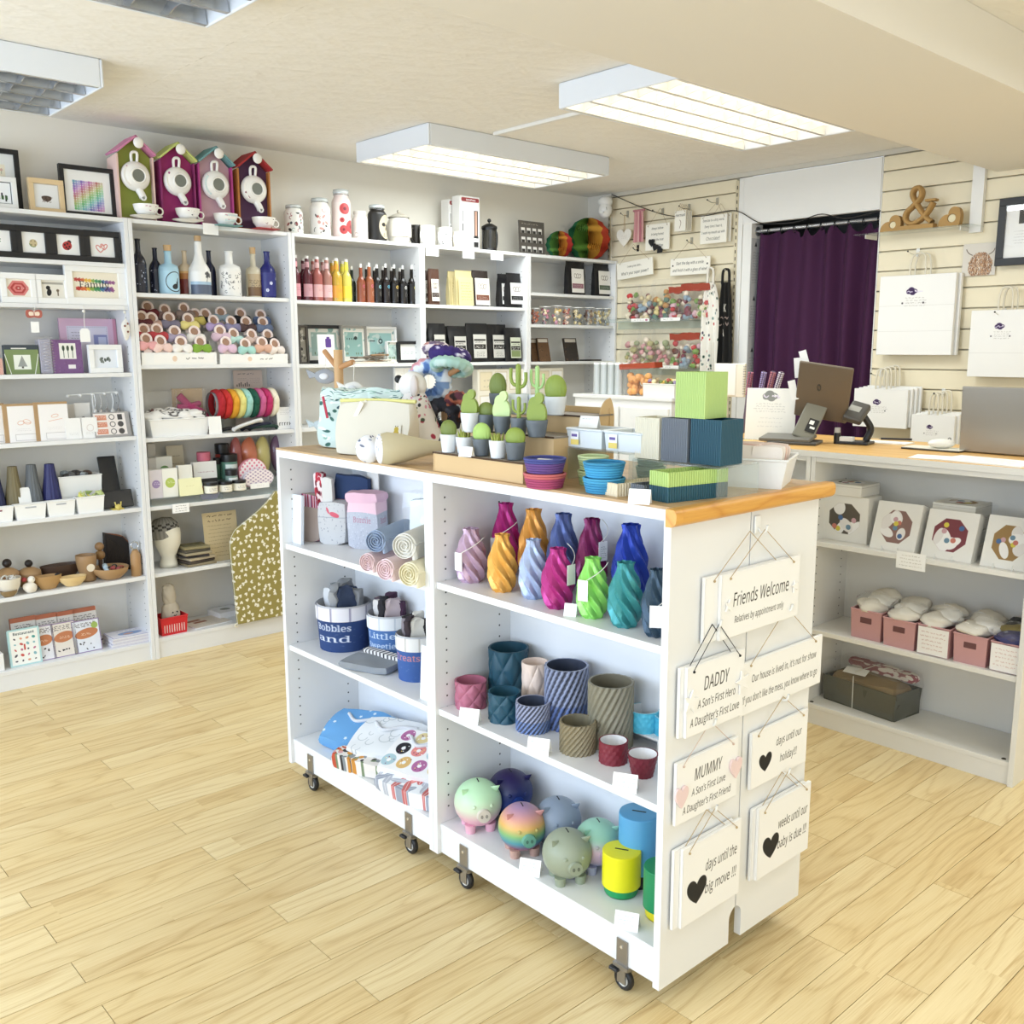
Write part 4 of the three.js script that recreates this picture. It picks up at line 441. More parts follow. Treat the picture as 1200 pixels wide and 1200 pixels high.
{
  const rows = [[.165,[[0x6e2a2e,'dark red'],[0x8a6f6a,'mushroom'],[0x8d7b74,'taupe'],[0xe0cf72,'yellow gingham'],[0x2a2a2e,'black'],[0x9fb0ba,'pale blue'],[0x26262b,'black velvet'],[0x5f7196,'denim blue']]],
    [.115,[[0x5d2b30,'maroon'],[0xc9a596,'beige striped'],[0x7c7688,'grey mauve'],[0xeadb8c,'lemon'],[0xb09ac4,'lilac'],[0x8e88a8,'dusty violet'],[0x4e3a3a,'brown floral'],[0x6a7690,'slate blue']]],
    [.07,[[0xa2383a,'red'],[0xb23c40,'cherry'],[0xa59ab0,'heather'],[0xe9e4dc,'white speckled'],[0xd6b9c6,'blush'],[0xb5d6cc,'mint'],[0xc9b1a6,'fawn'],[0x3a3433,'charcoal']]],
    [.03,[[0xe7a7a6,'salmon pink'],[0xf0cfc4,'pale pink'],[0xf3eee6,'ivory'],[0x84a93e,'green and yellow'],[0xdcbcd0,'orchid'],[0xa6d3c8,'aqua floral'],[0xd7ab93,'peach floral'],[0xe4d8cf,'cream']]]];
  const bowAt = [[-3.336,1.631,-0.312],[-3.336,1.62,-0.394],[-3.336,1.629,-0.487],[-3.336,1.603,-0.542],[-3.336,1.605,-0.594],[-3.336,1.615,-0.673],[-3.336,1.611,-0.778],[-3.336,1.607,-0.886],
    [-3.286,1.584,-0.261],[-3.286,1.578,-0.31],[-3.286,1.581,-0.39],[-3.286,1.578,-0.483],[-3.286,1.572,-0.61],[-3.286,1.57,-0.701],[-3.286,1.57,-0.779],[-3.286,1.569,-0.87],
    [-3.241,1.525,-0.25],[-3.241,1.526,-0.311],[-3.241,1.518,-0.394],[-3.241,1.518,-0.49],[-3.241,1.524,-0.618],[-3.241,1.51,-0.688],[-3.241,1.507,-0.783],[-3.241,1.506,-0.87],
    [-3.201,1.482,-0.243],[-3.201,1.473,-0.309],[-3.201,1.47,-0.404],[-3.201,1.47,-0.498],[-3.201,1.469,-0.626],[-3.201,1.461,-0.726],[-3.201,1.469,-0.816],[-3.201,1.461,-0.885]];
  let n = 0; const lobe = (s) => { const g = new THREE.SphereGeometry(.02,12,10).scale(1.4,1.0,.7); const p = g.attributes.position; for (let i = 0; i < p.count; i++) { const k = .45 + .55 * Math.min(1,Math.max(0,(p.getX(i) * s + .025) / .04)); p.setY(i,p.getY(i) * (k + .25)); } g.computeVertexNormals(); return g.translate(s * .024,-.018,.006).rotateZ(s * -.12); };
  const lobes = [lobe(-1),lobe(1)],knot = rbox(.013,.02,.014,.005,0,-.016,.008),ring = new THREE.TorusGeometry(.0235,.006,6,22).translate(0,.012,0),disc = new THREE.CylinderGeometry(.024,.024,.002,22).rotateX(HP).translate(0,.012,-.001),tail = rbox(.04,.05,.0016,.004,0,-.032,-.003);
  rows.forEach(([d,list],ri) => list.forEach(([c,nm]) => { const p = bowAt[n++]; const t = thing('hair_bow',nm + ' hair bow clipped to a round card','hair bow','hair bows on round cards',[p[0],p[1] - .006,p[2]],LT + rr(-.12,.12)); const tilt = -.25;
    const ad = (nme,g,m) => { const o = part(t,nme,g,m); o.rotation.x = tilt; return o; };
    ad('card_ring',ring,M(0xf6e4dc,.7)); ad('card_centre',disc,M(0xa27f68,.8)); ad('card_tab',tail,M(0xf6e4dc,.7)); ad('bow_loop',lobes[0],M(c,.85)); ad('bow_loop',lobes[1],M(c,.85)); ad('bow_knot',knot,M(c,.85)); }));
}
// ---------- headbands shelf ----------
tray('accessory_tub','white tub of black and white patterned fabric bands',null,[-3.201,1.041,-0.378,0.288,0.079],LT,.14,whiteF,(t,w,h,d) => { for (let i = 0; i < 7; i++) { const r = art(50,30,(c,a,b) => { fill(c,'#efece6',a,b); for (let k = 0; k < 14; k++) { c.strokeStyle = '#3a3634'; c.lineWidth = 2; c.beginPath(); c.arc(rr(0,a),rr(0,b),rr(2,6),0,4); c.stroke(); } }); part(t,'folded_band',uvTo(blob(new THREE.SphereGeometry(.05,16,12),.02,30,i).scale(1.1,.5,.8),r).translate(-w * .35 + i * w * .11,h + .012 + (i % 2) * .012,-d * (.3 + .3 * (i % 2))),artMat(r,.9)); } },.08);
{ const q = [-3.291,1.041,-0.462,0.152,0.217]; const t = thing('ribbon_bag','clear bag with a knotted magenta headband','bag',null,[q[0],q[1],q[2]],LT); part(t,'header_card',rbox(q[3],q[4],.003,.001,0,q[4] / 2,-.01),M(0xb29b7d,.8)); part(t,'knotted_band',[tube([[-.05,q[4] * .85,.01],[0,q[4] * .6,.02],[.06,q[4] * .45,.02],[.1,q[4] * .15,.01]],.018,20,8),tube([[-.06,q[4] * .6,.01],[0,q[4] * .62,.024],[.05,q[4] * .66,.01]],.014,14,8)],M(0x9a2f5c,.8)); part(t,'clear_sleeve',rbox(q[3] * 1.02,q[4],.05,.01,0,q[4] / 2,.01),film); }
{ const q = [-3.271,1.041,-0.309,0.134,0.233]; const t = thing('fabric_bag','clear bag of dark red and brown fabric at the end of the headband shelf','bag',null,[q[0],q[1],q[2] + .005],LT); part(t,'fabric',[blob(new THREE.SphereGeometry(.045,14,12),.02,30).scale(.55,1.2,.6).translate(-.03,.065,0),blob(new THREE.SphereGeometry(.04,14,12),.02,30,4).scale(.7,.8,.6).translate(-.02,.035,.03)],M(0x6b3f3c,.9)); part(t,'clear_sleeve',rbox(q[3] * .95,q[4] * .9,.05,.012,0,q[4] * .45,0),film); }
{ const c = [-3.271,1.177,-0.734],R = .068,len = .34; const t = thing('headband_roll','grey tube carrying a row of coloured twist headbands','headband display',null,[c[0],1.041,c[2]],LT); const y = c[1] - 1.041;
  part(t,'cardboard_tube',new THREE.CylinderGeometry(R * .86,R * .86,len,32,1,true).rotateZ(HP).translate(0,y,0),M(0x8f8f92,.9)); part(t,'clear_cradle',[rbox(.3,.003,.06,.001,0,.0015,0),rbox(.004,y - R * .8,.06,.001,-.12,(y - R * .8) / 2,0),rbox(.004,y - R * .8,.06,.001,.12,(y - R * .8) / 2,0)],acrylic);
  [[0xb0202a,'red'],[0xc42c28,'scarlet'],[0xe0a02c,'amber'],[0xe4dc86,'pale yellow'],[0x9fd0c4,'mint'],[0x14513f,'bottle green'],[0xc85f8e,'rose pink'],[0xb72a62,'magenta'],[0xf0e6cc,'cream']].forEach(([c2,nm],i) => { const b = thing('twist_headband',nm + ' twist headband on the grey tube','headband','twist headbands on the tube',[c[0],c[1],c[2] + len / 2 - .03 - i * .036],LT); part(b,'band',new THREE.TorusGeometry(R * .93,.011,8,36).scale(1,1,1.7).rotateY(HP),M(c2,.85)); part(b,'twist_knot',[blob(new THREE.SphereGeometry(.017,12,10),.004,80,i).scale(1,1.5,.8).translate(0,R * .2,R * .97)],M(c2,.85)); }); }
[[-.02,.012,0x1b1b1e,'black',0],[.03,.034,0xd9d8d2,'pale grey sequined',.25],[.09,.02,0x1a1f33,'navy',.1],[.13,.012,0x17352b,'dark green',0]].forEach(([dx,y,c,nm,rz],i) => { const p = [-3.221,1.077,-0.727]; const t = thing('velvet_headband',nm + ' headband lying flat below the headband roll','headband','flat headbands',[p[0] + (i === 1 ? .02 :-.01),1.041,p[2] - dx + .04],LT); part(t,'band',[tube([[-.075,.0,0],[-.06,.008,.014],[0,.012,.02],[.06,.008,.014],[.075,0,0]],.011,24,8).scale(1,.8,1).rotateZ(rz).translate(0,y,0)],M(c,.8)); part(t,'band_end',[ball(.0115,0,0,0,8).translate(-.075 * Math.cos(rz),y - .075 * Math.sin(rz),0),ball(.0115,0,0,0,8).translate(.075 * Math.cos(rz),y + .075 * Math.sin(rz),0)],M(c,.8)); });
slab('house_card','white house-shaped price card by the fabric tub','price card',null,[-3.189,1.041,-0.545,0.065,0.084],LT,pearl,.001,null,{ lean:.1 });
slab('notice_card','printed card leaning at the back of the headband shelf','notice',null,[-3.411,1.041,-0.84,0.161,0.294],LT,M(0xd8cbb8,.8),.002,(x,w,h) => { fill(x,'#dcc9bc',w,h); scribble(x,w * .1,h * .06,w * .7,1,6,'#3a3230',2); scribble(x,w * .1,h * .14,w * .4,2,8,'#6a5a54'); for (let i = 0; i < 7; i++) { x.fillStyle = '#3a3230'; x.fillRect(w * (.1 + i * .07),h * (.24 - .02 * (i % 3)),5,12 + 6 * (i % 3)); } scribble(x,w * .55,h * .14,w * .4,4,8,'#8a6f6a'); },{ lean:.02 });
slab('sizes_card','small white card lettered in black at the end of the headband shelf','price card',null,[-3.221,1.041,-0.935,0.087,0.111],LT,pearl,.001,(x,w,h) => { fill(x,'#f4f2ee',w,h); scribble(x,w * .2,h * .12,w * .6,4,8,'#9a9692'); for (let i = 0; i < 5; i++) { x.fillStyle = '#2a2624'; x.fillRect(w * (.12 + i * .16),h * .7,4,16); x.fillRect(w * (.12 + i * .16),h * .7,10,3); } });
// ---------- soaps and candles ----------
const lidBlack = M(0x151517,.4);
function jar(name,label,group,q,mat,lid,draw,turn = LT) { const [x,y,z,w,h] = q,R = w / 2,t = thing(name,label,'jar',group,[x,y,z],turn); part(t,'jar_body',lathe([[.0005,0],[R * .94,0],[R,h * .05],[R,h * .66],[R * .94,h * .7]],28),mat); part(t,'lid',lathe([[R * .96,h * .7],[R * 1.02,h * .72],[R * 1.02,h * .97],[R * .98,h],[.0005,h]],28),lid); if (draw) { const r = art(64,30,draw); part(t,'jar_label',uvTo(new THREE.CylinderGeometry(R * 1.005,R * 1.005,h * .5,18,1,true,-.9,1.8),r).translate(0,h * .36,0),artMat(r,.6)); } return t; }
const lab = (bg,tx = '#555') => (x,w,h) => { fill(x,bg,w,h); scribble(x,w * .15,h * .35,w * .7,2,h * .3,tx,1.3); };
{ const t = thing('clear_step_riser','clear acrylic step riser under the soaps and balms','riser',null,[XS - .012,0.724 + .0005,ZB - .4],LT),w = .74; part(t,'front_strip',rbox(w,.03,.003,.001,0,.015,0),acrylic); part(t,'tier',rbox(w,.003,.07,.001,0,.032,-.036),acrylic); part(t,'riser_face',rbox(w,.045,.003,.001,0,.054,-.07),acrylic); part(t,'tier',rbox(w,.003,.12,.001,0,.078,-.132),acrylic); for (const x of [-w / 2,-.02,w / 2]) part(t,'rib',[rbox(.003,.032,.07,.001,x,.016,-.036),rbox(.003,.077,.12,.001,x,.039,-.132)],acrylic); }
const T1y = 0.724 + .0345,T2y = 0.724 + .0805;
const onTier = (q,y) => [q[0],y,q[2],q[3],q[4] - (y - 0.724)];
const soapFace = (bg,c) => (x,w,h) => { fill(x,bg,w,h); x.fillStyle = c; x.beginPath(); x.arc(w / 2,h / 2,w * .32,0,7); x.fill(); scribble(x,w * .3,h * .45,w * .4,2,8,'#fff',1.2); };
[[[-3.341,0.724,-0.289,0.037,0.276],T2y,'#d8d4d0','#76666a','grey boxed soap at the back by the bookcase side'],[[-3.291,0.724,-0.269,0.036,0.213],T2y,'#d2cdc6','#6f7f6a','dark sage boxed soap behind the lavender one'],[[-3.291,0.724,-0.326,0.078,0.216],T2y,'#e9e7de','#6e9a5a','white boxed soap with a green stripe'],[[-3.201,0.724,-0.245,0.06,0.167],T1y,'#d9d2d8','#9a86b4','boxed soap with a lavender circle'],[[-3.201,0.724,-0.312,0.073,0.169],T1y,'#f2f1e8','#b7c860','boxed soap with a lime circle']].forEach(([q,y,a,b,l]) => slab('boxed_soap',l,'soap','boxed soaps',onTier(q,y),LT,M(0xe4e0d8,.6),.03,soapFace(a,b),{ lean:0 }));
slab('soap_bar','white soap bar with dark swirls on a label card','soap',null,onTier([-3.211,0.724,-0.395,0.067,0.177],T1y),LT,M(0xe9e6de,.6),.025,(x,w,h) => { fill(x,'#eceae2',w,h); x.strokeStyle = '#4a4a46'; x.lineWidth = 3; for (const r of [8,14,20]) { x.beginPath(); x.arc(w / 2,h * .6,r,0,7); x.stroke(); } });
slab('soap_slab','large pale yellow soap slab in front of the swirled bar','soap',null,onTier([-3.186,0.724,-0.408,0.113,0.117],T1y),LT,M(0xeeeab8,.5),.02,(x,w,h) => { fill(x,'#f0edbe',w,h); scribble(x,w * .3,h * .45,w * .4,1,6,'#cfc98e',1.6); },{ r:.006,lean:.2 });
slab('soap_sign','cream lettered sign at the back of the soap shelf','sign',null,[-3.391,0.824,-0.429,0.085,0.172],LT,M(0xe4d8bf,.7),.003,(x,w,h) => { fill(x,'#e8dec6',w,h); scribble(x,w * .12,h * .3,w * .76,3,h * .22,'#8a7a60',1.4); },{ lean:.1 }).position.y = T2y + .002;
{ const q = [-3.311,0.724,-0.416,0.085,0.216]; const t = thing('soap_wedge','clear bag of coral soap wedges','soap',null,[q[0],T2y,q[2]],LT); part(t,'soap_chunk',[new THREE.ConeGeometry(.035,.05,4).translate(-.015,.025,0),new THREE.ConeGeometry(.03,.04,4).rotateY(.6).translate(.03,.02,.01)],M(0xc96a56,.5)); part(t,'clear_bag',blob(new THREE.SphereGeometry(.05,12,10),.015,30).scale(1.1,.8,.7).translate(.005,.036,0),film); }
jar('balm_tin','pink-topped round balm on a black base','balms and candles',onTier([-3.301,0.724,-0.527,0.063,0.223],T2y),M(0x1a1a1c,.4),M(0xc96a7e,.5));
slab('sleeve_box','flat white sleeve box over the rainbow soap','box',null,onTier([-3.251,0.724,-0.511,0.117,0.181],T2y),LT,M(0xeeece8,.6),.03,(x,w,h) => { fill(x,'#f0efec',w,h); scribble(x,w * .1,h * .5,w * .8,1,6,'#a06a78',1.6); x.fillStyle = '#222'; x.fillRect(0,h * .82,w,h * .2); });
{ const q = [-3.221,0.724,-0.514,0.095,0.154]; const t = thing('rainbow_soap','rainbow banded half-moon soap','soap',null,[q[0],T1y,q[2]],LT); ['#c0392b','#e08a2c','#e6d04a','#6aa84f','#3f78b0','#7a4a92'].forEach((c,i) => part(t,'colour_band',new THREE.RingGeometry(.012 + (5 - i) * .006,.0185 + (5 - i) * .006,20,1,0,PI).translate(0,.0,.0),M(c,.5))); part(t,'backing',new THREE.CylinderGeometry(.048,.048,.012,20,1,false,-HP,PI).rotateX(HP).translate(0,0,-.0065),M(0x9a8fb0,.6)); }
jar('candle_jar','red candle jar with a black lid at the back','balms and candles',onTier([-3.361,0.724,-0.652,0.068,0.252],T2y),M(0xa83a2e,.4),lidBlack,lab('#e9e3d8'));
jar('candle_jar','large sea-green candle jar with a black lid','balms and candles',onTier([-3.291,0.724,-0.654,0.081,0.205],T2y),M(0x5f8a78,.4),lidBlack,lab('#dfe9e2'));
jar('candle_jar','small green candle jar tucked by the sea-green one','balms and candles',onTier([-3.321,0.724,-0.605,0.038,0.187],T2y),M(0x496e5c,.4),lidBlack);
jar('candle_jar','grey-green candle jar in the middle tier','balms and candles',onTier([-3.226,0.724,-0.631,0.059,0.137],T1y),M(0x7f958a,.4),lidBlack,lab('#e3e8e2'));
[[[-3.211,0.724,-0.585,0.071,0.124],'cream balm jar with a black lid on top of the front row'],[[-3.196,0.724,-0.507,0.066,0.087],'cream balm jar with a black lid beside the yellow slab'],[[-3.196,0.724,-0.582,0.066,0.084],'cream balm jar with a black lid in the middle of the front row'],[[-3.196,0.724,-0.654,0.067,0.086],'cream balm jar with a black lid at the end of the front row']].forEach(([q,l],i) => i && jar('balm_jar',l,'balms and candles',onTier(q,T1y),M(0xece7d6,.4),lidBlack,lab('#f2eedf')));
[[[-3.231,0.724,-0.746,0.152,0.181],0xd98a98,'pink gingham oval compact',T1y],[[-3.201,0.724,-0.761,0.162,0.131],0xd8cfd8,'lilac gingham oval compact',T1y]].forEach(([q,c,l,y]) => { const t = thing('oval_compact',l,'compact','gingham oval compacts',[q[0],y,q[2]],LT),R = q[3] / 2,h = (q[4] - (y - 0.724)); const r = art(80,70,(x,a,b) => { fill(x,'#f2e6e6',a,b); x.fillStyle = c === 0xd98a98 ? '#d8788c' :'#a690ac'; for (let i = 0; i < 12; i++) for (let j = 0; j < 10; j++) if ((i + j) % 2) { x.beginPath(); x.arc(i * 7 + 3,j * 7 + 3,2.8,0,7); x.fill(); } }); part(t,'shell',new THREE.CylinderGeometry(1,1,.016,32).rotateX(HP).scale(R,h / 2,1).translate(0,h / 2,0),M(c,.6)); part(t,'gingham_face',uvTo(new THREE.CircleGeometry(1,32),r).scale(R * .96,h * .48,1).translate(0,h / 2,.0085),artMat(r,.7)); });
slab('compact_card','small white card propped before the gingham compacts','price card',null,onTier([-3.183,0.724,-0.76,0.102,0.06],T1y),LT,pearl,.001,(x,w,h) => { fill(x,'#f8f6f2',w,h); scribble(x,w * .3,h * .4,w * .4,2,7,'#a89aa0'); },{ lean:.1 });
{ [[[-3.371,0.724,-0.731,0.069,0.281],0xb65a56,'dusty red'],[[-3.361,0.724,-0.799,0.092,0.276],0xdd7a50,'orange'],[[-3.361,0.724,-0.875,0.084,0.276],0xd6c878,'yellow and blue'],[[-3.371,0.724,-0.957,0.071,0.276],0x6c4a6c,'plum']].forEach(([q,c,nm]) => { const t = thing('bath_bomb_bag',nm + ' bath bombs in a clear gathered bag','bath bombs','bags of bath bombs',[q[0],T2y,q[2]],LT),R = q[3] / 2,h = q[4] - .08; part(t,'bath_bomb',blob(new THREE.SphereGeometry(R,18,14),R * .15,20).scale(1,h / (2 * R),.8).translate(0,h / 2,0),M(c,.35)); part(t,'clear_bag',blob(new THREE.SphereGeometry(R * 1.06,14,12),R * .2,26,2).scale(1,h / (2 * R),.85).translate(0,h / 2 + .003,0),film); }); }
edgeCard([-3.168,0.684,-0.342,0.082,0.044],LT,'white price card lettered in black under the soap shelf',(x,w,h) => scribble(x,w * .12,h * .25,w * .76,3,h * .27,'#3c3a38',1.3));
// ---------- beanie head, kraft packets, sign ----------
{ const q = [-3.291,0.408,-0.319,0.135,0.243]; const t = thing('foam_head','white foam head wearing a grey patterned knit beanie','display head',null,[q[0],q[1],q[2]],LT + .5),R = q[3] / 2,h = q[4]; part(t,'foam_bust',lathe([[.0005,0],[R * .62,0],[R * .6,h * .08],[R * .48,h * .2],[R * .62,h * .3],[R * .86,h * .45],[R * .92,h * .6],[R * .9,h * .75],[R * .4,h * .95],[.0005,h * .96]],32),M(0xeee8d6,.85)); const r = art(150,60,(x,a,b) => { fill(x,'#8a877f',a,b); for (let j = 0; j < 14; j++) for (let i = 0; i < 44; i++) { x.fillStyle = j > 4 && j < 8 ? ((i % 4 < 2) !== (j % 2 > 0) ? '#2f2d2b' :'#8d8a82') :(i % 2 ? '#938f87' :'#7b7871'); x.fillRect(i * 3.5,j * 4.4,3,4); } }); part(t,'knit_beanie',uvTo(lathe([[R * .98,h * .58],[R * 1.04,h * .62],[R * 1.03,h * .74],[R * .95,h * .86],[R * .6,h * .97],[.0005,h]],36).rotateX(-.12).translate(0,.0,.03 * h),r),artMat(r,.95)); }
for (let i = 0; i < 7; i++) { const p = [-3.271,0.453,-0.436]; const t = thing('kraft_packet',i === 6 ? 'folded kraft packet on top of the pile beside the beanie head' :ORD[6 - i] + ' kraft packet from the top of the pile beside the beanie head','packet','pile of kraft packets',[p[0] + rr(-.01,.01),0.408 + i * .0135,p[2] + rr(-.012,.012)],LT + rr(-.25,.25)); part(t,'packet',rbox(.15 - i * .004,.012,.12,.003,0,.0065,0),M([0x8d7f63,0x4a4038,0xb7a78a,0x3c3634,0xa4977a,0x5a5448,0x8f8460][i],.8)); part(t,'packet_seam',rbox(.09,.0012,.06,.0005,rr(-.01,.01),.0131,0),M([0xcbb48a,0xb46a5a,0xe0d6c2,0x8a8270,0x6a6152,0xc9bfa6,0x6f6a4c][i],.8)); }
slab('kraft_sign','kraft paper sign with handwritten lines in a clear holder','sign',null,[-3.241,0.408,-0.577,0.178,0.243],LT,M(0xc8b58c,.8),.002,(x,w,h) => { fill(x,'#c9b68e',w,h); scribble(x,w * .08,h * .07,w * .8,2,h * .1,'#5a4a34',2.6); scribble(x,w * .1,h * .27,w * .8,7,h * .075,'#7a6a4e',1.2); scribble(x,w * .25,h * .82,w * .5,2,h * .07,'#6a5a40',1.2); },{ lean:.12 });
tray('red_basket','small red slatted plastic basket on the bottom shelf',null,[-3.201,0.095,-0.292,0.133,0.085],LT,.1,M(0xd3242c,.4),(t,w,h) => { for (let i = 0; i < 9; i++) part(t,'slot',rbox(w * .03,h * .55,.002,.0008,-w * .36 + i * w * .09,h * .42,-.003),M(0xe9d2cc,.6)); },.1,{ cat:'basket' });
{ const q = [-3.261,0.095,-0.301,0.099,0.233]; const t = thing('knitted_toy','oatmeal knitted toy with a stitched smile sitting in the red basket','soft toy',null,[q[0],q[1] + .004,q[2]],LT + .2),R = q[3] / 2 * .95,h = q[4]; const kn = M(0xc9bfae,.95); part(t,'body',blob(new THREE.SphereGeometry(R,24,18),.008,60).scale(1,h * .33 / R,.75).translate(0,h * .34,0),kn); part(t,'head',blob(new THREE.SphereGeometry(R * .72,22,16),.006,70).scale(1,h * .25 / (R * .72),.8).translate(-R * .1,h * .76,0),kn); part(t,'ear',[ball(R * .25,-R * .55,h * .93,0,10),ball(R * .25,R * .3,h * .92,0,10)],kn); part(t,'stitched_face',[ball(.004,-R * .25,h * .42,R * .75,6),ball(.004,R * .25,h * .42,R * .75,6),tube([[-R * .15,h * .36,R * .75],[0,h * .345,R * .77],[R * .15,h * .36,R * .75]],.002,8,5)],M(0x2a2624,.6)); }
[[[-3.279,0.1,-0.49],.2,.16,0,['#e6dccf','#a0614c'],'white leaflet with brown photographs on the bottom shelf'],[[-3.345,0.1,-0.627],.13,.12,.03,['#eeeef0','#8a8f84'],'white box with a small photograph on its lid']].forEach(([p,w,d,hh,c,l],i) => { const t = thing(i ? 'white_gift_box' :'photo_leaflet',l,i ? 'box' :'leaflet',null,[p[0] - .02,0.095,p[2]],LT + .1); part(t,'body',rbox(w,hh || .004,d,.001,0,(hh || .004) / 2,0),M(0xf0eff0,.6)); const r = art(110,90,(x,a,b) => { fill(x,c[0],a,b); x.fillStyle = c[1]; i ? (x.beginPath(),x.ellipse(a * .5,b * .5,22,14,.3,0,7),x.fill()) :(x.fillRect(a * .12,b * .1,a * .35,b * .18),x.fillRect(a * .2,b * .35,a * .35,b * .16),scribble(x,a * .1,b * .65,a * .7,3,8,'#aaa')); }); part(t,'printed_lid',sheet(w * .98,d * .98,r).rotateX(-HP).translate(0,(hh || .004) + .0006,0),artMat(r,.5)); });
// table-top ironing board with hearts, leaning on the bookcase front
{ const t = thing('ironing_board','small olive ironing board printed with white hearts, leaning on the bookcase','ironing board',null,[XS - .004,0.095 + .001,[-3.171,0.07,-0.739][2]],LT); const a = [-3.161,0.104,-0.578],b = [-3.161,0.098,-0.885],w = a[2] - b[2],h = [-3.151,0.718,-0.859][1] - 0.095; const s = new THREE.Shape(); s.moveTo(-w / 2 + .01,0); s.lineTo(w / 2,0); s.lineTo(w / 2,h); s.lineTo(w * .3,h * 1.02); s.bezierCurveTo(w * .1,h * .9,-w * .2,h * .82,-w * .4,h * .76); s.quadraticCurveTo(-w * .52,h * .72,-w * .53,h * .62); s.closePath(); const g = new THREE.ExtrudeGeometry(s,{ depth:.02,bevelEnabled:true,bevelSize:.004,bevelThickness:.004,bevelSegments:2,curveSegments:12 }).translate(0,.004,.006); const r = art(240,420,(x,A,B) => { fill(x,'#9a8d4e',A,B); for (let i = 0; i < 11; i++) for (let j = 0; j < 20; j++) { const hx = (i + rr(.15,.85)) * A / 11,hy = (j + rr(.15,.85)) * B / 20,k = 6; x.save(); x.translate(hx,hy); x.rotate(rr(0,6)); x.fillStyle = '#f2eddc'; x.beginPath(); x.moveTo(0,k); x.bezierCurveTo(-k * 2,-k * .5,-k * .6,-k * 1.5,0,-k * .4); x.bezierCurveTo(k * .6,-k * 1.5,k * 2,-k * .5,0,k); x.fill(); x.restore(); } }); const p = g.attributes.position,u = g.attributes.uv; for (let i = 0; i < u.count; i++) u.setXY(i,Math.min(1,Math.max(0,(p.getX(i) + w * .55) / (w * 1.1))),Math.min(1,Math.max(0,p.getY(i) / (h * 1.05)))); uvTo(g,r); const mm = part(t,'padded_cover',g,artMat(r,.9)); mm.rotation.x = -.0; const ed = s.getSpacedPoints(90).map((q) => [q.x,q.y + .004,.016]); part(t,'cream_piping',tube(ed,.005,180,6,true),M(0xf0ead6,.8)); }

// ---------- jars and mugs on the bookcase tops ----------
const deco = (bg,cols,n = 30) => (x,w,h) => { fill(x,bg,w,h); for (let i = 0; i < n; i++) { x.fillStyle = x.strokeStyle = pick(cols); x.lineWidth = 2; x.beginPath(); i % 3 ? (x.ellipse(rr(0,w),rr(0,h),rr(2,9),rr(2,6),rr(0,3),0,7),x.fill()) :(x.arc(rr(0,w),rr(0,h),rr(4,10),rr(0,3),rr(3,6)),x.stroke()); } };
function vessel(name,label,group,q,prof,mat,draw,extra,o = {}) { const [x,y,z,w,h] = q,R = w / 2,t = thing(name,label,o.cat || 'jar',group,[x,y,z],o.turn ?? LT + .3); part(t,o.body || 'jar_body',lathe(prof.map(([a,b]) => [Math.max(.0005,a * R),b * h]),30),mat); if (draw) { const a = o.a0 ?? .08,b = o.a1 ?? .72,r = art(110,110 * (b - a) * h / (PI * R),draw); part(t,'painted_wrap',uvTo(new THREE.CylinderGeometry(R * 1.006,R * 1.006,(b - a) * h,22,1,true,-HP,PI),r).translate(0,(a + b) / 2 * h,0),artMat(r,.3)); } if (extra) extra(t,R,h); return t; }
const JP = [[0,0],[.94,0],[1,.04],[1,.74],[.82,.82],[.76,.84],[.76,.9]],clasp = (t,R,h) => { part(t,'glass_lid',lathe([[R * .8,h * .9],[R * .84,h * .93],[R * .8,h * .98],[R * .4,h],[.0005,h]],26),M(0xcfd4d2,.12,{ metalness:.1 })); part(t,'wire_clasp',[new THREE.TorusGeometry(R * .8,.002,5,26).rotateX(HP).translate(0,h * .88,0),tube([[R * .8,h * .88,0],[R * 1.02,h * .8,0],[R * .98,h * .7,0]],.002,8,5)],M(0xb9bdbb,.25,{ metalness:.8 })); };
const GJ = 'decorated glass jars';
vessel('storage_jar','white jar painted with toucans and flowers beside the bird houses',GJ,[-3.271,2.007,-1.055,0.094,0.147],JP,M(0xf1efe8,.3),deco('#f1efe8',['#222','#333','#9fc2b4','#8f4a4a'],26),clasp);
vessel('storage_jar','white clip-top jar painted with red berries and a bird',GJ,[-3.271,2.007,-1.208,0.105,0.195],JP,M(0xf1ece4,.3),deco('#f3eee8',['#c06a62','#5a5450','#d9a49a'],22),clasp);
vessel('storage_jar','tall jar with large red poppies',GJ,[-3.271,2.007,-1.336,0.098,0.251],JP,M(0xf0dcd6,.3),(x,w,h) => { fill(x,'#f3e4de',w,h); for (const [a,b,r] of [[.35,.2,20],[.6,.75,24],[.3,.85,16],[.7,.4,8],[.25,.55,9]]) { x.fillStyle = '#c34a4c'; x.beginPath(); x.arc(w * a,h * b,r,0,7); x.fill(); x.fillStyle = '#7d2a34'; x.beginPath(); x.arc(w * a,h * b,r * .3,0,7); x.fill(); } },clasp);
vessel('storage_jar','small white jar with a pale sketch',GJ,[-3.271,2.007,-1.45,0.081,0.15],JP,M(0xeeeae2,.3),deco('#f0ece4',['#c2b8ae','#9a948c'],16),(t,R,h) => part(t,'lid',cyl(R * .84,R * .84,h * .1,0,h * .9,0),M(0xe6e2da,.4)));
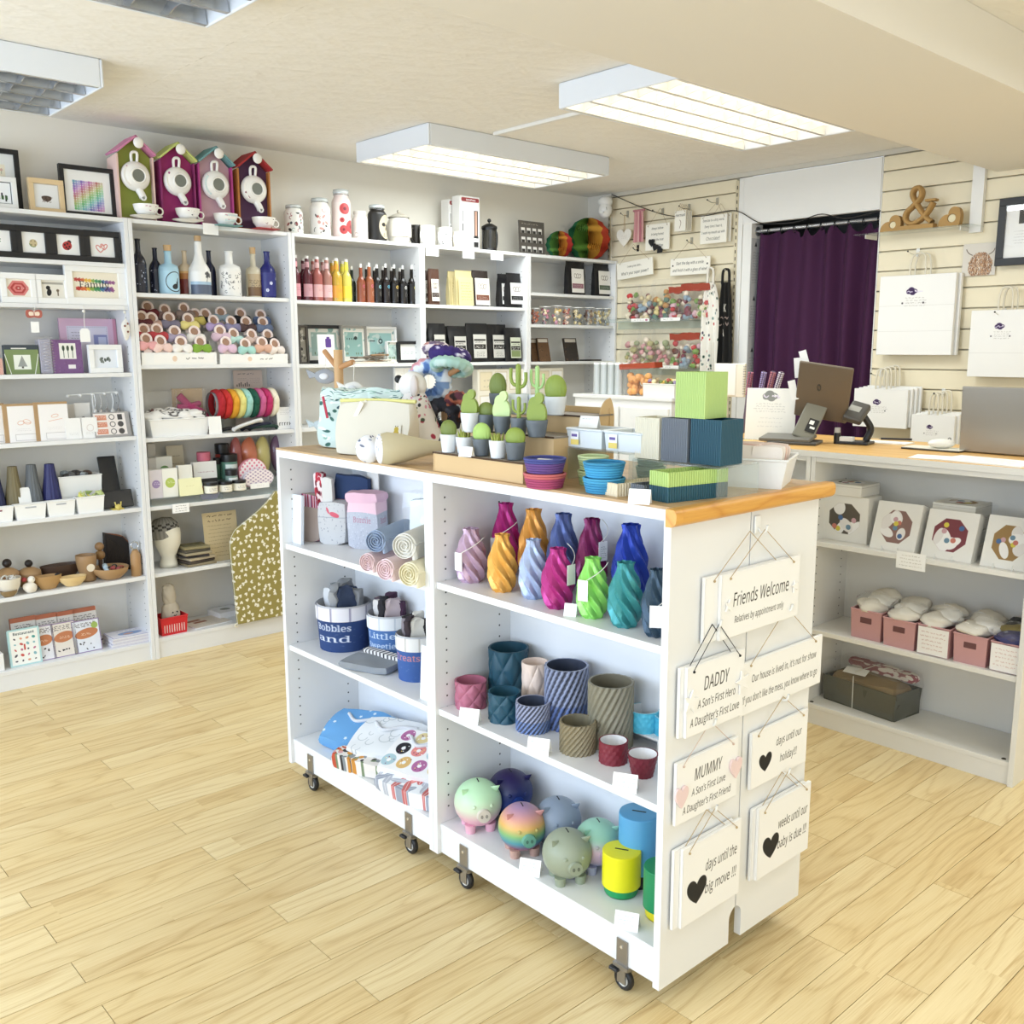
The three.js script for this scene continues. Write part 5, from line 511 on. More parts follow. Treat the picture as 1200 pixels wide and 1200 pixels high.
vessel('storage_jar','black jar with a pale skull portrait',GJ,[-3.271,2.007,-1.559,0.101,0.195],JP,M(0x1f1d1b,.3),(x,w,h) => { fill(x,'#211f1d',w,h); x.fillStyle = '#d3c4a4'; x.beginPath(); x.ellipse(w * .56,h * .5,w * .28,h * .5,0,0,7); x.fill(); x.fillStyle = '#1d1a18'; x.beginPath(); x.ellipse(w * .46,h * .42,9,7,0,0,7); x.ellipse(w * .68,h * .42,9,7,0,0,7); x.ellipse(w * .57,h * .6,4,6,0,0,7); x.fill(); scribble(x,w * .42,h * .8,w * .3,2,7,'#3a322a',1.5); },clasp);
vessel('ginger_jar','round white lidded jar with a floral ring',GJ,[-3.271,2.007,-1.702,0.135,0.181],[[0,0],[.62,0],[.8,.06],[1,.35],[.96,.58],[.78,.74],[.7,.76]],M(0xf0eadc,.25),(x,w,h) => { fill(x,'#f0eadc',w,h); x.strokeStyle = '#a89f86'; x.lineWidth = 5; x.setLineDash([3,4]); x.beginPath(); x.ellipse(w * .55,h * .5,26,24,0,0,7); x.stroke(); x.setLineDash([]); },(t,R,h) => { part(t,'lid',lathe([[R * .86,h * .76],[R * .9,h * .78],[R * .5,h * .86],[R * .16,h * .9],[.0005,h * .9]],26),M(0xbfb8a8,.3)); part(t,'lid_knob',ball(R * .16,0,h * .95,0),M(0xbfb8a8,.3)); },{ a0:.2,a1:.55 });
function mug(q,label,mat,draw,turn = LT + .4) { return vessel('mug',label,'mugs on the bookcase top',q,[[0,0],[.96,0],[1,.03],[1,1],[.92,1],[.9,.08],[0,.06]],mat,draw,(t,R,h) => part(t,'handle',new THREE.TorusGeometry(h * .3,h * .055,8,18,PI).rotateZ(HP).translate(-R * .96,h * .5,0),mat),{ cat:'mug',body:'cup',a0:.15,a1:.85,turn }); }
mug([-3.331,2.007,-1.861,0.053,0.119],'black mug half hidden between the ginger jar and a white mug',M(0x2a2724,.3));
mug([-3.261,2.007,-1.889,0.086,0.11],'white mug with a dark sketch nearest the ginger jar',M(0xf4f1ea,.2),deco('#f4f1ea',['#333','#777'],7));
mug([-3.261,2.007,-2.013,0.082,0.111],'white mug with a black heart sketch beside the boxed presses',M(0xf3f0ea,.2),deco('#f3f0ea',['#444','#222'],6));
mug([-3.231,2.007,-2.091,0.068,0.091],'small cream mug in front of the red-topped cartons',M(0xf1e7d8,.25),(x,w,h) => { fill(x,'#f1e7d8',w,h); scribble(x,w * .3,h * .4,w * .5,2,8,'#b07a5a',1.5); });
const aero = (x,w,h) => { fill(x,'#eeebe6',w,h); x.fillStyle = '#9c3a3c'; x.beginPath(); x.roundRect(w * .08,h * .03,w * .9,h * .075,8); x.fill(); say(x,'AeroPress',w * .56,h * .068,h * .05,'#fff','sans-serif',w * .7,'bold'); scribble(x,w * .1,h * .15,w * .6,4,9,'#aaa',1); x.fillStyle = '#8a8a88'; x.fillRect(w * .12,h * .28,6,h * .2); x.fillStyle = '#2a2826'; x.fillRect(w * .13,h * .52,6,h * .14); x.fillStyle = '#3a2c28'; x.fillRect(w * .72,h * .26,w * .2,h * .5); x.fillStyle = '#c79a84'; x.fillRect(w * .77,h * .27,w * .1,h * .46); x.fillStyle = '#1c1a19'; x.fillRect(w * .7,h * .74,w * .24,h * .04); x.fillRect(w * .7,h * .85,w * .24,h * .1); };
for (const [q,l] of [[[-3.321,2.007,-2.134,0.089,0.282],'white coffee press carton with a red top band standing behind'],[[-3.241,2.007,-2.18,0.147,0.297],'white coffee press carton with a red top band standing in front']]) slab('coffee_press_carton',l,'carton','coffee press cartons',q,LT,M(0xebe8e2,.5),.07,aero,{ lean:0,max:140 });
{ const q = [-3.261,2.007,-2.346,0.096,0.185]; const t = thing('cafetiere','black cafetiere with a plunger knob','cafetiere',null,[q[0],q[1],q[2]],LT + .3),R = q[3] / 2,h = q[4],m = M(0x141414,.35); part(t,'glass_beaker',cyl(R * .8,R * .8,h * .66,0,h * .06,0,24,true),M(0x3c3a34,.1)); part(t,'frame',[cyl(R * .95,R * .9,h * .1),cyl(R * .92,R * .95,h * .06,0,h * .66,0),...[0,1,2,3].map((i) => box(R * .28,h * .62,.004,0,h * .38,R * .86).rotateY(i * HP + .7))],m); part(t,'lid',lathe([[R * 1.0,h * .72],[R * .95,h * .78],[R * .4,h * .86],[.0005,h * .87]],24),m); part(t,'plunger',[rod([0,h * .85,0],[0,h * .95,0],.004),ball(R * .24,0,h * .96,0,12),box(R * .6,h * .05,R * .4,R * .8,h * .74,0)],m); part(t,'handle',tube([[R * .8,h * .68,0],[R * 1.6,h * .64,0],[R * 1.7,h * .3,0],[R * 1.3,h * .08,0],[R * .8,h * .1,0]],R * .15,24,8),m); }
[[[-3.168,1.946,-1.849,0.089,0.05],'beneath the white mugs'],[[-3.168,1.948,-2.108,0.088,0.042],'beneath the coffee press cartons'],[[-3.168,1.951,-2.324,0.099,0.039],'beneath the cafetiere']].forEach(([q,l]) => edgeCard(q,LT,'blank white card on the bookcase edge ' + l));
// ---------- cordial and gin bottles ----------
const GC = 'small drink bottles in rows';
const capW = 0xf0eee8;
[[346,'dark berry',0x5e2430,'#e3a2ac'],[359.5,'plum',0x5a2630,'#c99aa2'],[371.5,'rose',0xa55e58,'#e0b2b0'],[383,'pale rose',0xa9786c,'#e3bcba'],[394.5,'orange',0xc9a43c,'#e6a638'],[406,'lemon',0xd8cf62,'#ece04c']].forEach(([,nm,c,lb],i) => { const q = [[-3.241,1.683,-1.037,0.047,0.223],[-3.241,1.683,-1.103,0.052,0.223],[-3.241,1.683,-1.161,0.055,0.223],[-3.241,1.683,-1.218,0.053,0.222],[-3.241,1.683,-1.276,0.058,0.221],[-3.241,1.683,-1.336,0.054,0.22]][i]; bottle('cordial_bottle',nm + ' cordial bottle with a white cap and a bright label',GC,q,'slim',M(c,.12),{ cork:.06,cr:.36,cc:capW,lh:.3,ly:.25,draw:(x,w,h) => { fill(x,lb,w,h); scribble(x,w * .3,h * .3,w * .4,3,9,'#a05a5a',1.3); },band:M(lb,.6) }); const b = bottle('cordial_bottle',nm + ' cordial bottle in the row behind',GC,[q[0] - .07,q[1],q[2] - .02,q[3],q[4] * .98],'slim',M(c,.12),{ cork:.06,cr:.36,cc:capW,band:M(lb,.6) }); });
[[0x1f2a22,'#3a3e38','unlabelled green'],[0x8a4a34,'#c0607a','copper'],[0x9a5a3c,'#c96a86','amber'],[0x1c1a1a,'#9fd0d8','black with a pale blue ring'],[0x1e1616,'#6fc0dc','black with a sky blue ring'],[0x1a1614,'#e2c26a','black with a gold ring'],[0x191616,'#e9e6de','black with a white ring'],[0x15120f,'#dcd66a','black with a yellow ring']].forEach(([c,k,nm],i) => { const q = [[-3.291,1.683,-1.402,0.041,0.192],[-3.241,1.683,-1.426,0.045,0.203],[-3.241,1.683,-1.479,0.048,0.211],[-3.241,1.683,-1.528,0.048,0.205],[-3.241,1.683,-1.585,0.046,0.212],[-3.241,1.683,-1.641,0.047,0.211],[-3.241,1.683,-1.698,0.047,0.209],[-3.241,1.683,-1.76,0.05,0.213]][i]; const d = (x,w,h) => { fill(x,'#' + c.toString(16).padStart(6,'0'),w,h); x.strokeStyle = k; x.lineWidth = 6; x.beginPath(); x.arc(w * .5,h * .22,11,0,7); x.stroke(); scribble(x,w * .44,h * .5,w * .14,6,7,'#cfc8bc',1.4); }; bottle('liqueur_bottle','small liqueur bottle, ' + nm,GC,q,'slim',M(c,.12),{ cork:.1,cr:.3,cc:capW,lh:.5,ly:.33,draw:d }); if (i > 1) bottle('liqueur_bottle','small liqueur bottle standing behind the one ' + nm,GC,[q[0] - .06,q[1],q[2] - .025,q[3],q[4] * .96],'slim',M(0x2a2320,.12),{ cork:.1,cr:.3,cc:capW }); });
// ---------- seascape frames ----------
const sea = (k) => (x,w,h) => { fill(x,'#e9e6dc',w,h); x.fillStyle = ['#9fb5ac','#8fb4ad','#9cc2bd','#a9bfba'][k % 4]; x.fillRect(w * .1,h * .12,w * .8,h * .74); dots(x,w,h * .8,14,['#b3cac2','#8aa9a2','#c2d2cc'],4,14); x.fillStyle = '#2f3a38'; if (k === 1) { x.beginPath(); x.arc(w * .6,h * .3,9,0,7); x.fill(); for (let i = 0; i < 5; i++) x.fillRect(w * (.2 + i * .1),h * .3,4,8); } else if (k === 2) { x.fillRect(w * .1,h * .36,w * .2,4); x.strokeStyle = '#2f3a38'; x.lineWidth = 5; x.beginPath(); x.arc(w * .5,h * .38,9,0,7); x.stroke(); } x.fillStyle = '#6b7a5c'; for (let i = 0; i < 6; i++) x.fillRect(w * rr(.1,.85),h * .74,5,10); };
const GS = 'seascape pictures';
picture('picture_frame','black framed seascape behind the purple pot card',GS,[-3.321,1.365,-1.24,0.229,0.201],LT,blackF,.018,sea(0)); picture('picture_frame','grey framed seascape with a dark round shell',GS,[-3.301,1.365,-1.412,0.163,0.199],LT,greyF,.012,sea(1)); picture('picture_frame','white framed seascape with a ring of pebbles',GS,[-3.311,1.365,-1.594,0.21,0.197],LT,whiteF,.014,sea(2)); picture('picture_frame','small unglazed seascape card in front of the white frame',GS,[-3.231,1.365,-1.616,0.085,0.118],LT,whiteF,.006,sea(3)); picture('box_frame','small black square frame with faint driftwood art',GS,[-3.221,1.365,-1.713,0.146,0.118],LT,blackF,.016,(x,w,h) => { fill(x,'#edeeea',w,h); scribble(x,w * .2,h * .5,w * .6,2,9,'#9fb0ac',2); });
picture('picture_frame','dark grey framed picture squeezed against the bookcase side',GS,[-3.271,1.365,-1.084,0.055,0.198],LT,M(0x4a443e,.6),.01,(x,w,h) => { fill(x,'#8a8478',w,h); dots(x,w,h,20,['#4a4640','#b3ada0','#2f2c28'],3,8); });
slab('pot_card','white card with a small purple pot picture before the black framed seascape','card',null,[-3.211,1.365,-1.186,0.102,0.151],LT,pearl,.002,(x,w,h) => { fill(x,'#f1efec',w,h); x.fillStyle = '#5a3a8a'; x.beginPath(); x.roundRect(w * .46,h * .14,w * .34,h * .3,6); x.fill(); x.fillRect(w * .54,h * .08,w * .18,h * .08); scribble(x,w * .1,h * .2,w * .28,3,9,'#b3a9bc'); });
{ const q = [-3.221,1.365,-1.474,0.286,0.081]; const t = thing('driftwood_pile','little driftwood scene of twigs and boats','ornament',null,[q[0],q[1],q[2]],LT); for (let i = 0; i < 12; i++) part(t,'twig',rod([rr(-.5,.4) * q[3],rr(.004,.05),rr(-.02,.02)],[rr(-.4,.5) * q[3],rr(.004,.06),rr(-.02,.02)],rr(.003,.006),6),M(pick([0x8d8270,0xcfc7b8,0x5d5348,0x9a7b5c]),.8)); part(t,'base',rbox(q[3] * .9,.008,.05,.003,0,.004,0),M(0xd9d2c2,.8)); }
// ---------- coffee and chocolate packs ----------
function pouch(name,label,group,q,mat,draw,o = {}) { // gusseted stand-up bag with a crimped top
  const [x,y,z,w,h] = q,t = thing(name,label,o.cat || 'bag',group,[x,y,z],o.turn ?? LT),d = o.d || .05,g = new THREE.BoxGeometry(w,h,d,8,12,4),p = g.attributes.position; for (let i = 0; i < p.count; i++) { const v = p.getY(i) / h + .5,u = p.getX(i) / (w / 2); const k = Math.max(.08,Math.sin(Math.min(1,(1 - v) * 1.35 + .02) * HP)); p.setZ(i,p.getZ(i) * k * (1 - .35 * u * u) + .004 * noise.noise(u * 3 + x * 20,v * 5,z * 9)); } g.translate(0,h / 2,0); g.computeVertexNormals(); part(t,'pouch',g,mat);
  part(t,'sealed_top',box(w,h * .07,.003,0,h * .985,0),mat);
  if (draw) { const lw = w * (o.lw ?? .72),lh2 = h * (o.lh ?? .62),r = art(Math.min(110,lw * 900),Math.min(110,lw * 900) * lh2 / lw,draw); part(t,'pack_label',sheet(lw,lh2,r).rotateX(-.07).translate(0,h * (o.ly ?? .42),d * .5 + .003),artMat(r,.5)); }
  return t;
}
const GP = 'coffee and chocolate pouches';
const coffee = (lo,band) => (x,w,h) => { fill(x,lo,w,h); x.strokeStyle = '#6a5a4a'; x.lineWidth = 2.5; for (const a of [-.5,0,.5]) { x.beginPath(); x.ellipse(w * (.5 + a * .35),h * .3,9,13,a,0,7); x.stroke(); } x.fillStyle = band; x.fillRect(w * .05,h * .62,w * .9,h * .2); scribble(x,w * .12,h * .7,w * .76,2,8,'#ddd',1.2); };
pouch('chocolate_pouch','brown chocolate pouch half behind its twin',GP,[-3.291,1.685,-1.903,0.067,0.189],M(0x4a2f22,.5),coffee('#e8e2d8','#3a2a22'),{ d:.03 }); pouch('chocolate_pouch','brown chocolate pouch at the end of the yellow pouches',GP,[-3.241,1.685,-1.91,0.073,0.196],M(0x553525,.5),coffee('#ece6dc','#3a2a22'),{ d:.03 });
[[-3.281,1.685,-2.086,0.085,0.193],[-3.231,1.685,-2.117,0.121,0.196]].forEach((q,i) => pouch('popcorn_pouch',i ? 'yellow patterned pouch in front' :'yellow patterned pouch half behind the other yellow one',GP,q,M(0xd6c690,.5),(x,w,h) => { fill(x,'#dccd98',w,h); scribble(x,w * .15,h * .2,w * .7,7,h * .1,'#a8904e',1.6); },{ lw:.9,lh:.8 }));
pouch('cocoa_pouch','white labelled pouch with a dark top beside the yellow ones',GP,[-3.231,1.685,-2.242,0.118,0.202],M(0x2c211c,.5),coffee('#efe9e0','#7a4a38'),{ lw:.92,lh:.76 });
pouch('coffee_pouch','black pouch with a white label peeping out at the back',GP,[-3.281,1.685,-2.471,0.09,0.197],M(0x18171a,.45),coffee('#efeeea','#222'),{}); pouch('coffee_pouch','black pouch with a white antler label on the yellow pouch shelf',GP,[-3.231,1.685,-2.516,0.133,0.201],M(0x18171a,.45),coffee('#f1f0ec','#222'),{ lw:.8 });
[[[-3.231,1.364,-1.915,0.122,0.215],'#c9c7bf'],[[-3.301,1.364,-2.029,0.069,0.203],'#b9b7af'],[[-3.231,1.364,-2.065,0.14,0.203],'#c4c2ba'],[[-3.231,1.364,-2.212,0.161,0.22],'#cfcdc6'],[[-3.251,1.364,-2.381,0.157,0.217],'#c4c2ba'],[[-3.221,1.364,-2.486,0.133,0.198],'#c9cdb8']].forEach(([q,c],i) => pouch('large_coffee_bag',['large black coffee bag at the end by the scrunchies','narrow black coffee bag squeezed at the back','large black coffee bag beside the narrow one','tallest large black coffee bag with a clear label','large black coffee bag beside the green-labelled one','large black coffee bag with a green lower label'][i],'large coffee bags',q,M(0x141416,.4),(x,w,h) => { fill(x,c,w,h); x.fillStyle = '#23221f'; x.fillRect(w * .06,h * .2,w * .88,h * .07); x.fillRect(w * .06,h * .42,w * .88,h * .2); scribble(x,w * .14,h * .5,w * .72,2,h * .06,'#efede6',2); scribble(x,w * .12,h * .33,w * .76,1,8,'#23221f',1.6); if (i === 5) { x.fillStyle = '#7d8c5c'; x.fillRect(w * .06,h * .64,w * .88,h * .3); } else scribble(x,w * .2,h * .76,w * .6,3,9,'#4a4844',1.4); },{ d:.07,lw:.62 }));
// ---------- corner bookcase ----------
slab('advent_card','dark chart card with a grid of little pictures','display card',null,[-3.271,2.007,-2.706,0.216,0.206],LT,M(0x57524c,.6),.004,(x,w,h) => { fill(x,'#5a554e',w,h); scribble(x,w * .1,h * .09,w * .8,1,6,'#c9c2b4',1.6); for (let j = 0; j < 3; j++) for (let i = 0; i < 4; i++) { x.fillStyle = '#e9e6e0'; x.fillRect(w * (.09 + i * .22),h * (.2 + j * .27),w * .15,h * .16); x.fillStyle = '#2c2926'; x.fillRect(w * (.1 + i * .22),h * (.28 + j * .27),w * .12,h * .08); } });
function honeycomb(q,label,n,cols) { const [x,y,z,w,h] = q,R = Math.min(w,h) / 2,t = thing('honeycomb_ball',label,'honeycomb ball','rainbow honeycomb balls',[x,y,z],LT); for (let i = 0; i < n; i++) { const th0 = (i / n) * 2 * PI,pts = []; for (let k = 0; k <= 14; k++) { const v = -HP + (k / 14) * PI; pts.push([R * Math.cos(v),R * Math.sin(v),0]); } const sh = new THREE.Shape(); sh.moveTo(0,-R); for (let k = 0; k <= 14; k++) { const v = -HP + (k / 14) * PI; sh.lineTo(R * Math.cos(v) * (1 + (k % 2 ? .06 :-.03)),R * Math.sin(v)); } sh.lineTo(0,-R); const g = new THREE.ShapeGeometry(sh,4); const p = g.attributes.position; for (let k = 0; k < p.count; k++) p.setZ(k,p.getZ(k) + Math.sin((p.getY(k) / R) * 12) * R * .09 * (p.getX(k) / R)); g.computeVertexNormals(); part(t,'paper_leaf',g.rotateY(th0).translate(0,R,0),M(cols[Math.floor(i / n * cols.length)],.8)); } return t; }
honeycomb([-3.291,2.007,-2.958,0.168,0.183],'small rainbow tissue honeycomb ball',40,[0x35508a,0x2f5f6a,0x2f6a54,0x2f7a54,0x5a8a3a,0xd08a2e,0xc0392f,0x9a2f5a]); honeycomb([-3.301,2.007,-3.235,0.273,0.302],'large rainbow tissue honeycomb ball',56,[0x3a4f9a,0x2f5f6a,0x2f6a54,0x2f7a50,0x6a9a3a,0xdba23a,0xc84a2e,0xa82f5a]);
[[[-3.241,1.779,-3.05,0.164,0.213],'#8a5a66','black tea pouch with a maroon label band'],[[-3.241,1.779,-3.303,0.165,0.211],'#4a5a44','black tea pouch with a green label band']].forEach(([q,c,l]) => pouch('tea_pouch',l,'tea pouches',q,M(0x161618,.45),coffee('#e9e6de',c),{ lw:.68,lh:.7 }));
for (const [i,q,c,l] of [[0,[-3.231,1.589,-2.691,0.063,0.1],[0xa8502e,0x7a3a28,0xc87a4a],'clear tub of rust-coloured sweets'],[1,[-3.231,1.589,-2.779,0.075,0.113],[0xe6d2a8,0xc07a8a,0x5a5a5a],'clear tub of pale mixed sweets'],[2,[-3.231,1.589,-2.88,0.081,0.121],[0xe0c070,0xd08a9a,0xeadfc6],'clear tub of pastel sweets'],[3,[-3.231,1.589,-2.972,0.071,0.118],[0xb0544e,0xd8a07a,0xe3c8b0],'clear tub of red and tan sweets'],[4,[-3.231,1.589,-3.066,0.083,0.115],[0xe2d0a0,0x6a6a62,0xd8c48a],'clear tub of liquorice sweets'],[5,[-3.231,1.589,-3.174,0.078,0.118],[0x7a5a4a,0xe0d2b0,0xa08a6a],'clear tub of toffees'],[6,[-3.231,1.589,-3.26,0.062,0.115],[0xd8c07a,0xeae2c6],'clear tub of yellow sweets'],[7,[-3.231,1.589,-3.342,0.074,0.117],[0xe8e0c0,0xd6c898,0x9a9a88],'clear tub of white mice sweets']]) { const [x,y,z,w,h] = q,R = w / 2 * .96,t = thing('sweet_tub',l,'tub','clear tubs of sweets',[x,y,z],LT); for (let k = 0; k < 22; k++) { const a = rr(0,6.28),r2 = R * .72 * Math.sqrt(rnd()); part(t,'sweet',blob(new THREE.IcosahedronGeometry(R * .28,1),R * .06,40,k).translate(Math.cos(a) * r2,R * .28 + rnd() * (h * .92 - R * .56),Math.sin(a) * r2),M(pick(c),.5)); } part(t,'clear_cup',[cyl(R,R,h * .96,0,0,0,20,true)],film); part(t,'lid',cyl(R * 1.0,R * .98,h * .04,0,h * .95,0,20),M(0xe9e9e4,.3)); }
[[[-3.251,1.361,-2.725,0.074,0.147],'chocolate bar'],[[-3.221,1.361,-2.774,0.097,0.15],''],[[-3.231,1.361,-3.03,0.118,0.151],'']].forEach(([q],i) => slab('chocolate_bar',['brown chocolate bar with a white header half behind another','brown chocolate bar with a white header in front','dark slim chocolate bar standing alone'][i],'chocolate bar','chocolate bars',q,LT,M(0x3c2c20,.6),.012,(x,w,h) => { fill(x,i === 2 ? '#2f2823' :'#5d4128',w,h); x.fillStyle = '#cfc8bc'; x.fillRect(w * .08,h * .04,w * .84,h * .14); dots(x,w,h,20,['#6d4f34','#3c2a1c'],2,6); x.fillStyle = '#cfc8bc'; x.fillRect(w * .08,h * .04,w * .84,h * .14); },{ lean:.22 }));
{ const q = [-3.076,1.364,-3.047]; const t = thing('chocolate_slab','flat dark chocolate bar lying beside the slim one','chocolate bar','chocolate bars',[XS - .06,1.361,[-3.231,1.372,-3.195][2]],LT); part(t,'bar',rbox(.14,.01,.07,.002,0,.005,0),M(0x2c2622,.6)); part(t,'label',rbox(.05,.001,.06,.0004,.02,.0105,0),M(0xb9b2a6,.6)); }
// wares half hidden behind the island top
slab('card_rack','rack of cream greeting cards behind the cactus stand','card rack',null,[-3.201,1.041,-2.555,0.715,0.28],LT,M(0xe8e0cc,.7),.05,(x,w,h) => { fill(x,'#ece6d6',w,h); for (let i = 0; i < 6; i++) for (let j = 0; j < 2; j++) { x.fillStyle = pick(['#f4efe4','#e6d9b8','#f2f0ea']); x.fillRect(4 + i * w / 6,4 + j * h / 2,w / 6 - 6,h / 2 - 8); x.strokeStyle = '#cdbf9e'; x.strokeRect(4 + i * w / 6,4 + j * h / 2,w / 6 - 6,h / 2 - 8); scribble(x,10 + i * w / 6,16 + j * h / 2,w / 9,2,8,'#b9ad94'); } },{ lean:0,ppm:500 });
slab('calendar_board','white wall planner with faint lines behind the scrunchie tree','board',null,[-3.201,1.041,-1.75,0.284,0.297],LT,M(0xeceae4,.7),.02,(x,w,h) => { fill(x,'#f0eee8',w,h); x.strokeStyle = '#dcd8ce'; for (let i = 1; i < 5; i++) { x.strokeRect(w * i / 5,4,.5,h); } scribble(x,w * .1,h * .1,w * .8,3,12,'#d6d2c8'); },{ lean:0 });

// ---------- slat wall: hooks, hanging signs, sweets, aprons ----------
const steel = M(0xb9b5a8,.3,{ metalness:.7 }),twine = M(0xb79f78,.9);
function writing(lines,o = {}) { return (x,w,h) => { fill(x,o.bg || '#f5f0e2',w,h); if (o.pre) o.pre(x,w,h); const n = lines.length; lines.forEach((l,i) => { const px = (o.sz?.[i] ?? .6) * h / (n + .5); x.save(); x.translate((o.cx ?? .5) * w,h * ((i + .75) / (n + .5))); x.transform(o.sq ?? .75,0,-.12,1,0,0); say(x,l,0,0,px,o.col || '#26221f','sans-serif',(o.mw ?? .88) * w / (o.sq ?? .75)); x.restore(); }); }; }
// plaque on a wall: q = rectangle centre x, bottom y, plane z; hook height hk above the top; n boards one behind the other
function plaque(label,q,draw,o = {}) {
  const [x,y,z,w,h] = q,turn = o.turn ?? 0,t = thing('hanging_plaque',label,'sign',o.group || 'lettered plaques on the slat wall',[x,y,z],turn),n = o.n || 1,th = o.th || .007,sk = o.skew || 0;
  const tilt = (m) => { m.rotation.z = sk; return m; };
  tilt(part(t,'board',rbox(w,h,th,.0015,0,h / 2,0),M(o.col || 0xf3eddc,.7)));
  const r = art(Math.min(o.max || 220,w * 1000),Math.min(o.max || 220,w * 1000) * h / w,draw); tilt(printed(t,'lettering',w * .985,h * .97,r,0,h / 2,th / 2 + .0006,.75));
  const hk = o.hk ?? .1,hx = o.hx || 0,cm = o.cord || twine;
  tilt(part(t,'cord',[rod([-w * .4,h * .93,th / 2 + .001],[hx,h + hk,.006],.0009,5),rod([w * .4,h * .93,th / 2 + .001],[hx,h + hk,.006],.0009,5)],cm));
  tilt(part(t,'cord_knot',[ball(.003,-w * .4,h * .92,th / 2 + .002,8),ball(.003,w * .4,h * .92,th / 2 + .002,8)],cm));
  return t;
}
function wallHook(x,y,z,len,label,m = steel,turn = 0,h = .04) { const t = thing('wall_hook',label,'hook','metal hooks in the slat wall',[x,y,z],turn); part(t,'plate',rbox(.018,h,.003,.001,0,0,.003),m); part(t,'prong',tube([[0,-.008,.004],[0,-.012,len * .6],[0,-.002,len]],.0022,12,6),m); part(t,'prong_cap',ball(.0045,0,-.001,len,8),M(0x1c1b1a,.5)); return t; }
const ZP = ZBACK + .03;
plaque('square plaque about wine with three black hearts at its corner',[-2.815,2.049,-3.35,0.191,0.16],writing(['Always believe','in being honest','to eat the most','be yourself too'],{ sz:[.55,.55,.55,.55] }),{ hk:.09,n:2,hx:.02 });
{ const t = thing('black_heart_cluster','three black wooden hearts hanging at the corner of the square plaque','ornament',null,[-2.82,2.064,-3.335]); [[-.03,.03],[.0,0],[.035,-.02]].forEach(([a,b],i) => { part(t,'heart',ext(heart(.042,.042),.005,.001).rotateZ(-.4 * i).translate(a,b,0),M(0x141414,.6)); }); }
wallHook(...[-2.806,2.283,-3.385],.1,'hook above the square plaque with black hearts');
wallHook(...[-2.602,2.287,-3.385],.1,'hook above the stack of small cream plaques');
wallHook(...[-2.395,2.3,-3.385],.1,'hook above the Chocolate plaque');
wallHook(...[-2.575,2.089,-3.385],.05,'hook above the long plaque about a smile');
wallHook(...[-3.002,2.076,-3.385],.05,'black hook above the super power plaque',M(0x1a1a1a,.5));
wallHook(...[-3.094,2.296,-3.385],.07,'hook holding the small white heart');
for (let i = 0; i < 4; i++) { const q = [-2.596,2.14,-3.295,0.084,0.12]; const t = plaque(i ? 'small cream plaque in the row behind the mermaid plaque' :'small cream plaque with a mermaid drawing',[q[0],q[1],q[2] - i * .018,q[3],q[4]],i ? writing(['']) :writing(['mermaid','',''],{ sz:[.7],pre:(x,w,h) => { x.strokeStyle = '#8a6a5a'; x.lineWidth = 3; x.beginPath(); x.moveTo(w * .45,h * .45); x.bezierCurveTo(w * .7,h * .6,w * .5,h * .75,w * .45,h * .88); x.stroke(); } }),{ hk:.04 }); }
plaque('square plaque ending in the word Chocolate',[-2.38,2.055,-3.335,0.19,0.161],writing(['Exercise is a dirty word.','Every time I hear it,','I wash my mouth out with','Chocolate!!'],{ sz:[.55,.55,.55,.75] }),{ hk:.07,hx:.02 });
plaque('plaque standing behind the Chocolate plaque',[-2.353,2.06,-3.365,0.152,0.161],writing(['']),{ hk:.06,hx:.0 });
plaque('long plaque asking about your super power',[-2.979,1.891,-3.335,0.3,0.106],writing(["I make great cakes…","What's your super power?"],{ sz:[.42,.62] }),{ hk:.1,skew:.08 });
plaque('long plaque about a day with a smile and a glass of wine',[-2.549,1.883,-3.34,0.299,0.103],writing(['Start the day with a smile','and finish it with a glass of wine!'],{ sz:[.6,.6],pre:(x,w,h) => { x.fillStyle = '#222'; for (const a of [.06,.94]) { x.beginPath(); x.arc(w * a,h * .42,4,0,7); x.fill(); } } }),{ hk:.1 });
{ const q = [-3.077,2.089,-3.335,0.12,0.106]; const t = thing('wooden_heart','white wooden heart hanging on a loop of twine','ornament',null,[q[0],q[1] + q[4] / 2,q[2]]); part(t,'heart',ext(heart(q[3],q[4]),.006,.001),M(0xf0ebdf,.6)); part(t,'twine_loop',[rod([-.004,q[4] * .3,.004],[.0,q[4] * .5 + .09,.004],.0015),rod([.006,q[4] * .3,.004],[.006,q[4] * .5 + .09,.004],.0015)],twine); const r = art(40,40,(x,w,h) => { fill(x,'#f0ebdf',w,h); scribble(x,6,10,28,3,9,'#a9a294'); }); printed(t,'lettering',q[3] * .5,q[4] * .35,r,0,.005,.0078,.7); }
{ const q = [-2.959,2.101,-3.335,0.092,0.204]; const t = thing('pink_hair_ribbons','bundle of dusty pink ribbon strips on a hook','ribbons',null,[q[0],q[1],q[2]]); for (let i = 0; i < 5; i++) part(t,'ribbon',tube([[-.03 + i * .014,q[4],0],[-.03 + i * .015,q[4] * .6,.008 * (i % 2)],[-.034 + i * .017,q[4] * .03,.004]],.009,14,6).scale(1,1,.5),M([0xd59a9a,0xc98a8c,0xdfb0ac,0xb06a74,0xd49c9a][i],.7)); part(t,'clip_row',rbox(q[3],.012,.012,.002,0,q[4] - .004,0),M(0xb97a80,.5)); }
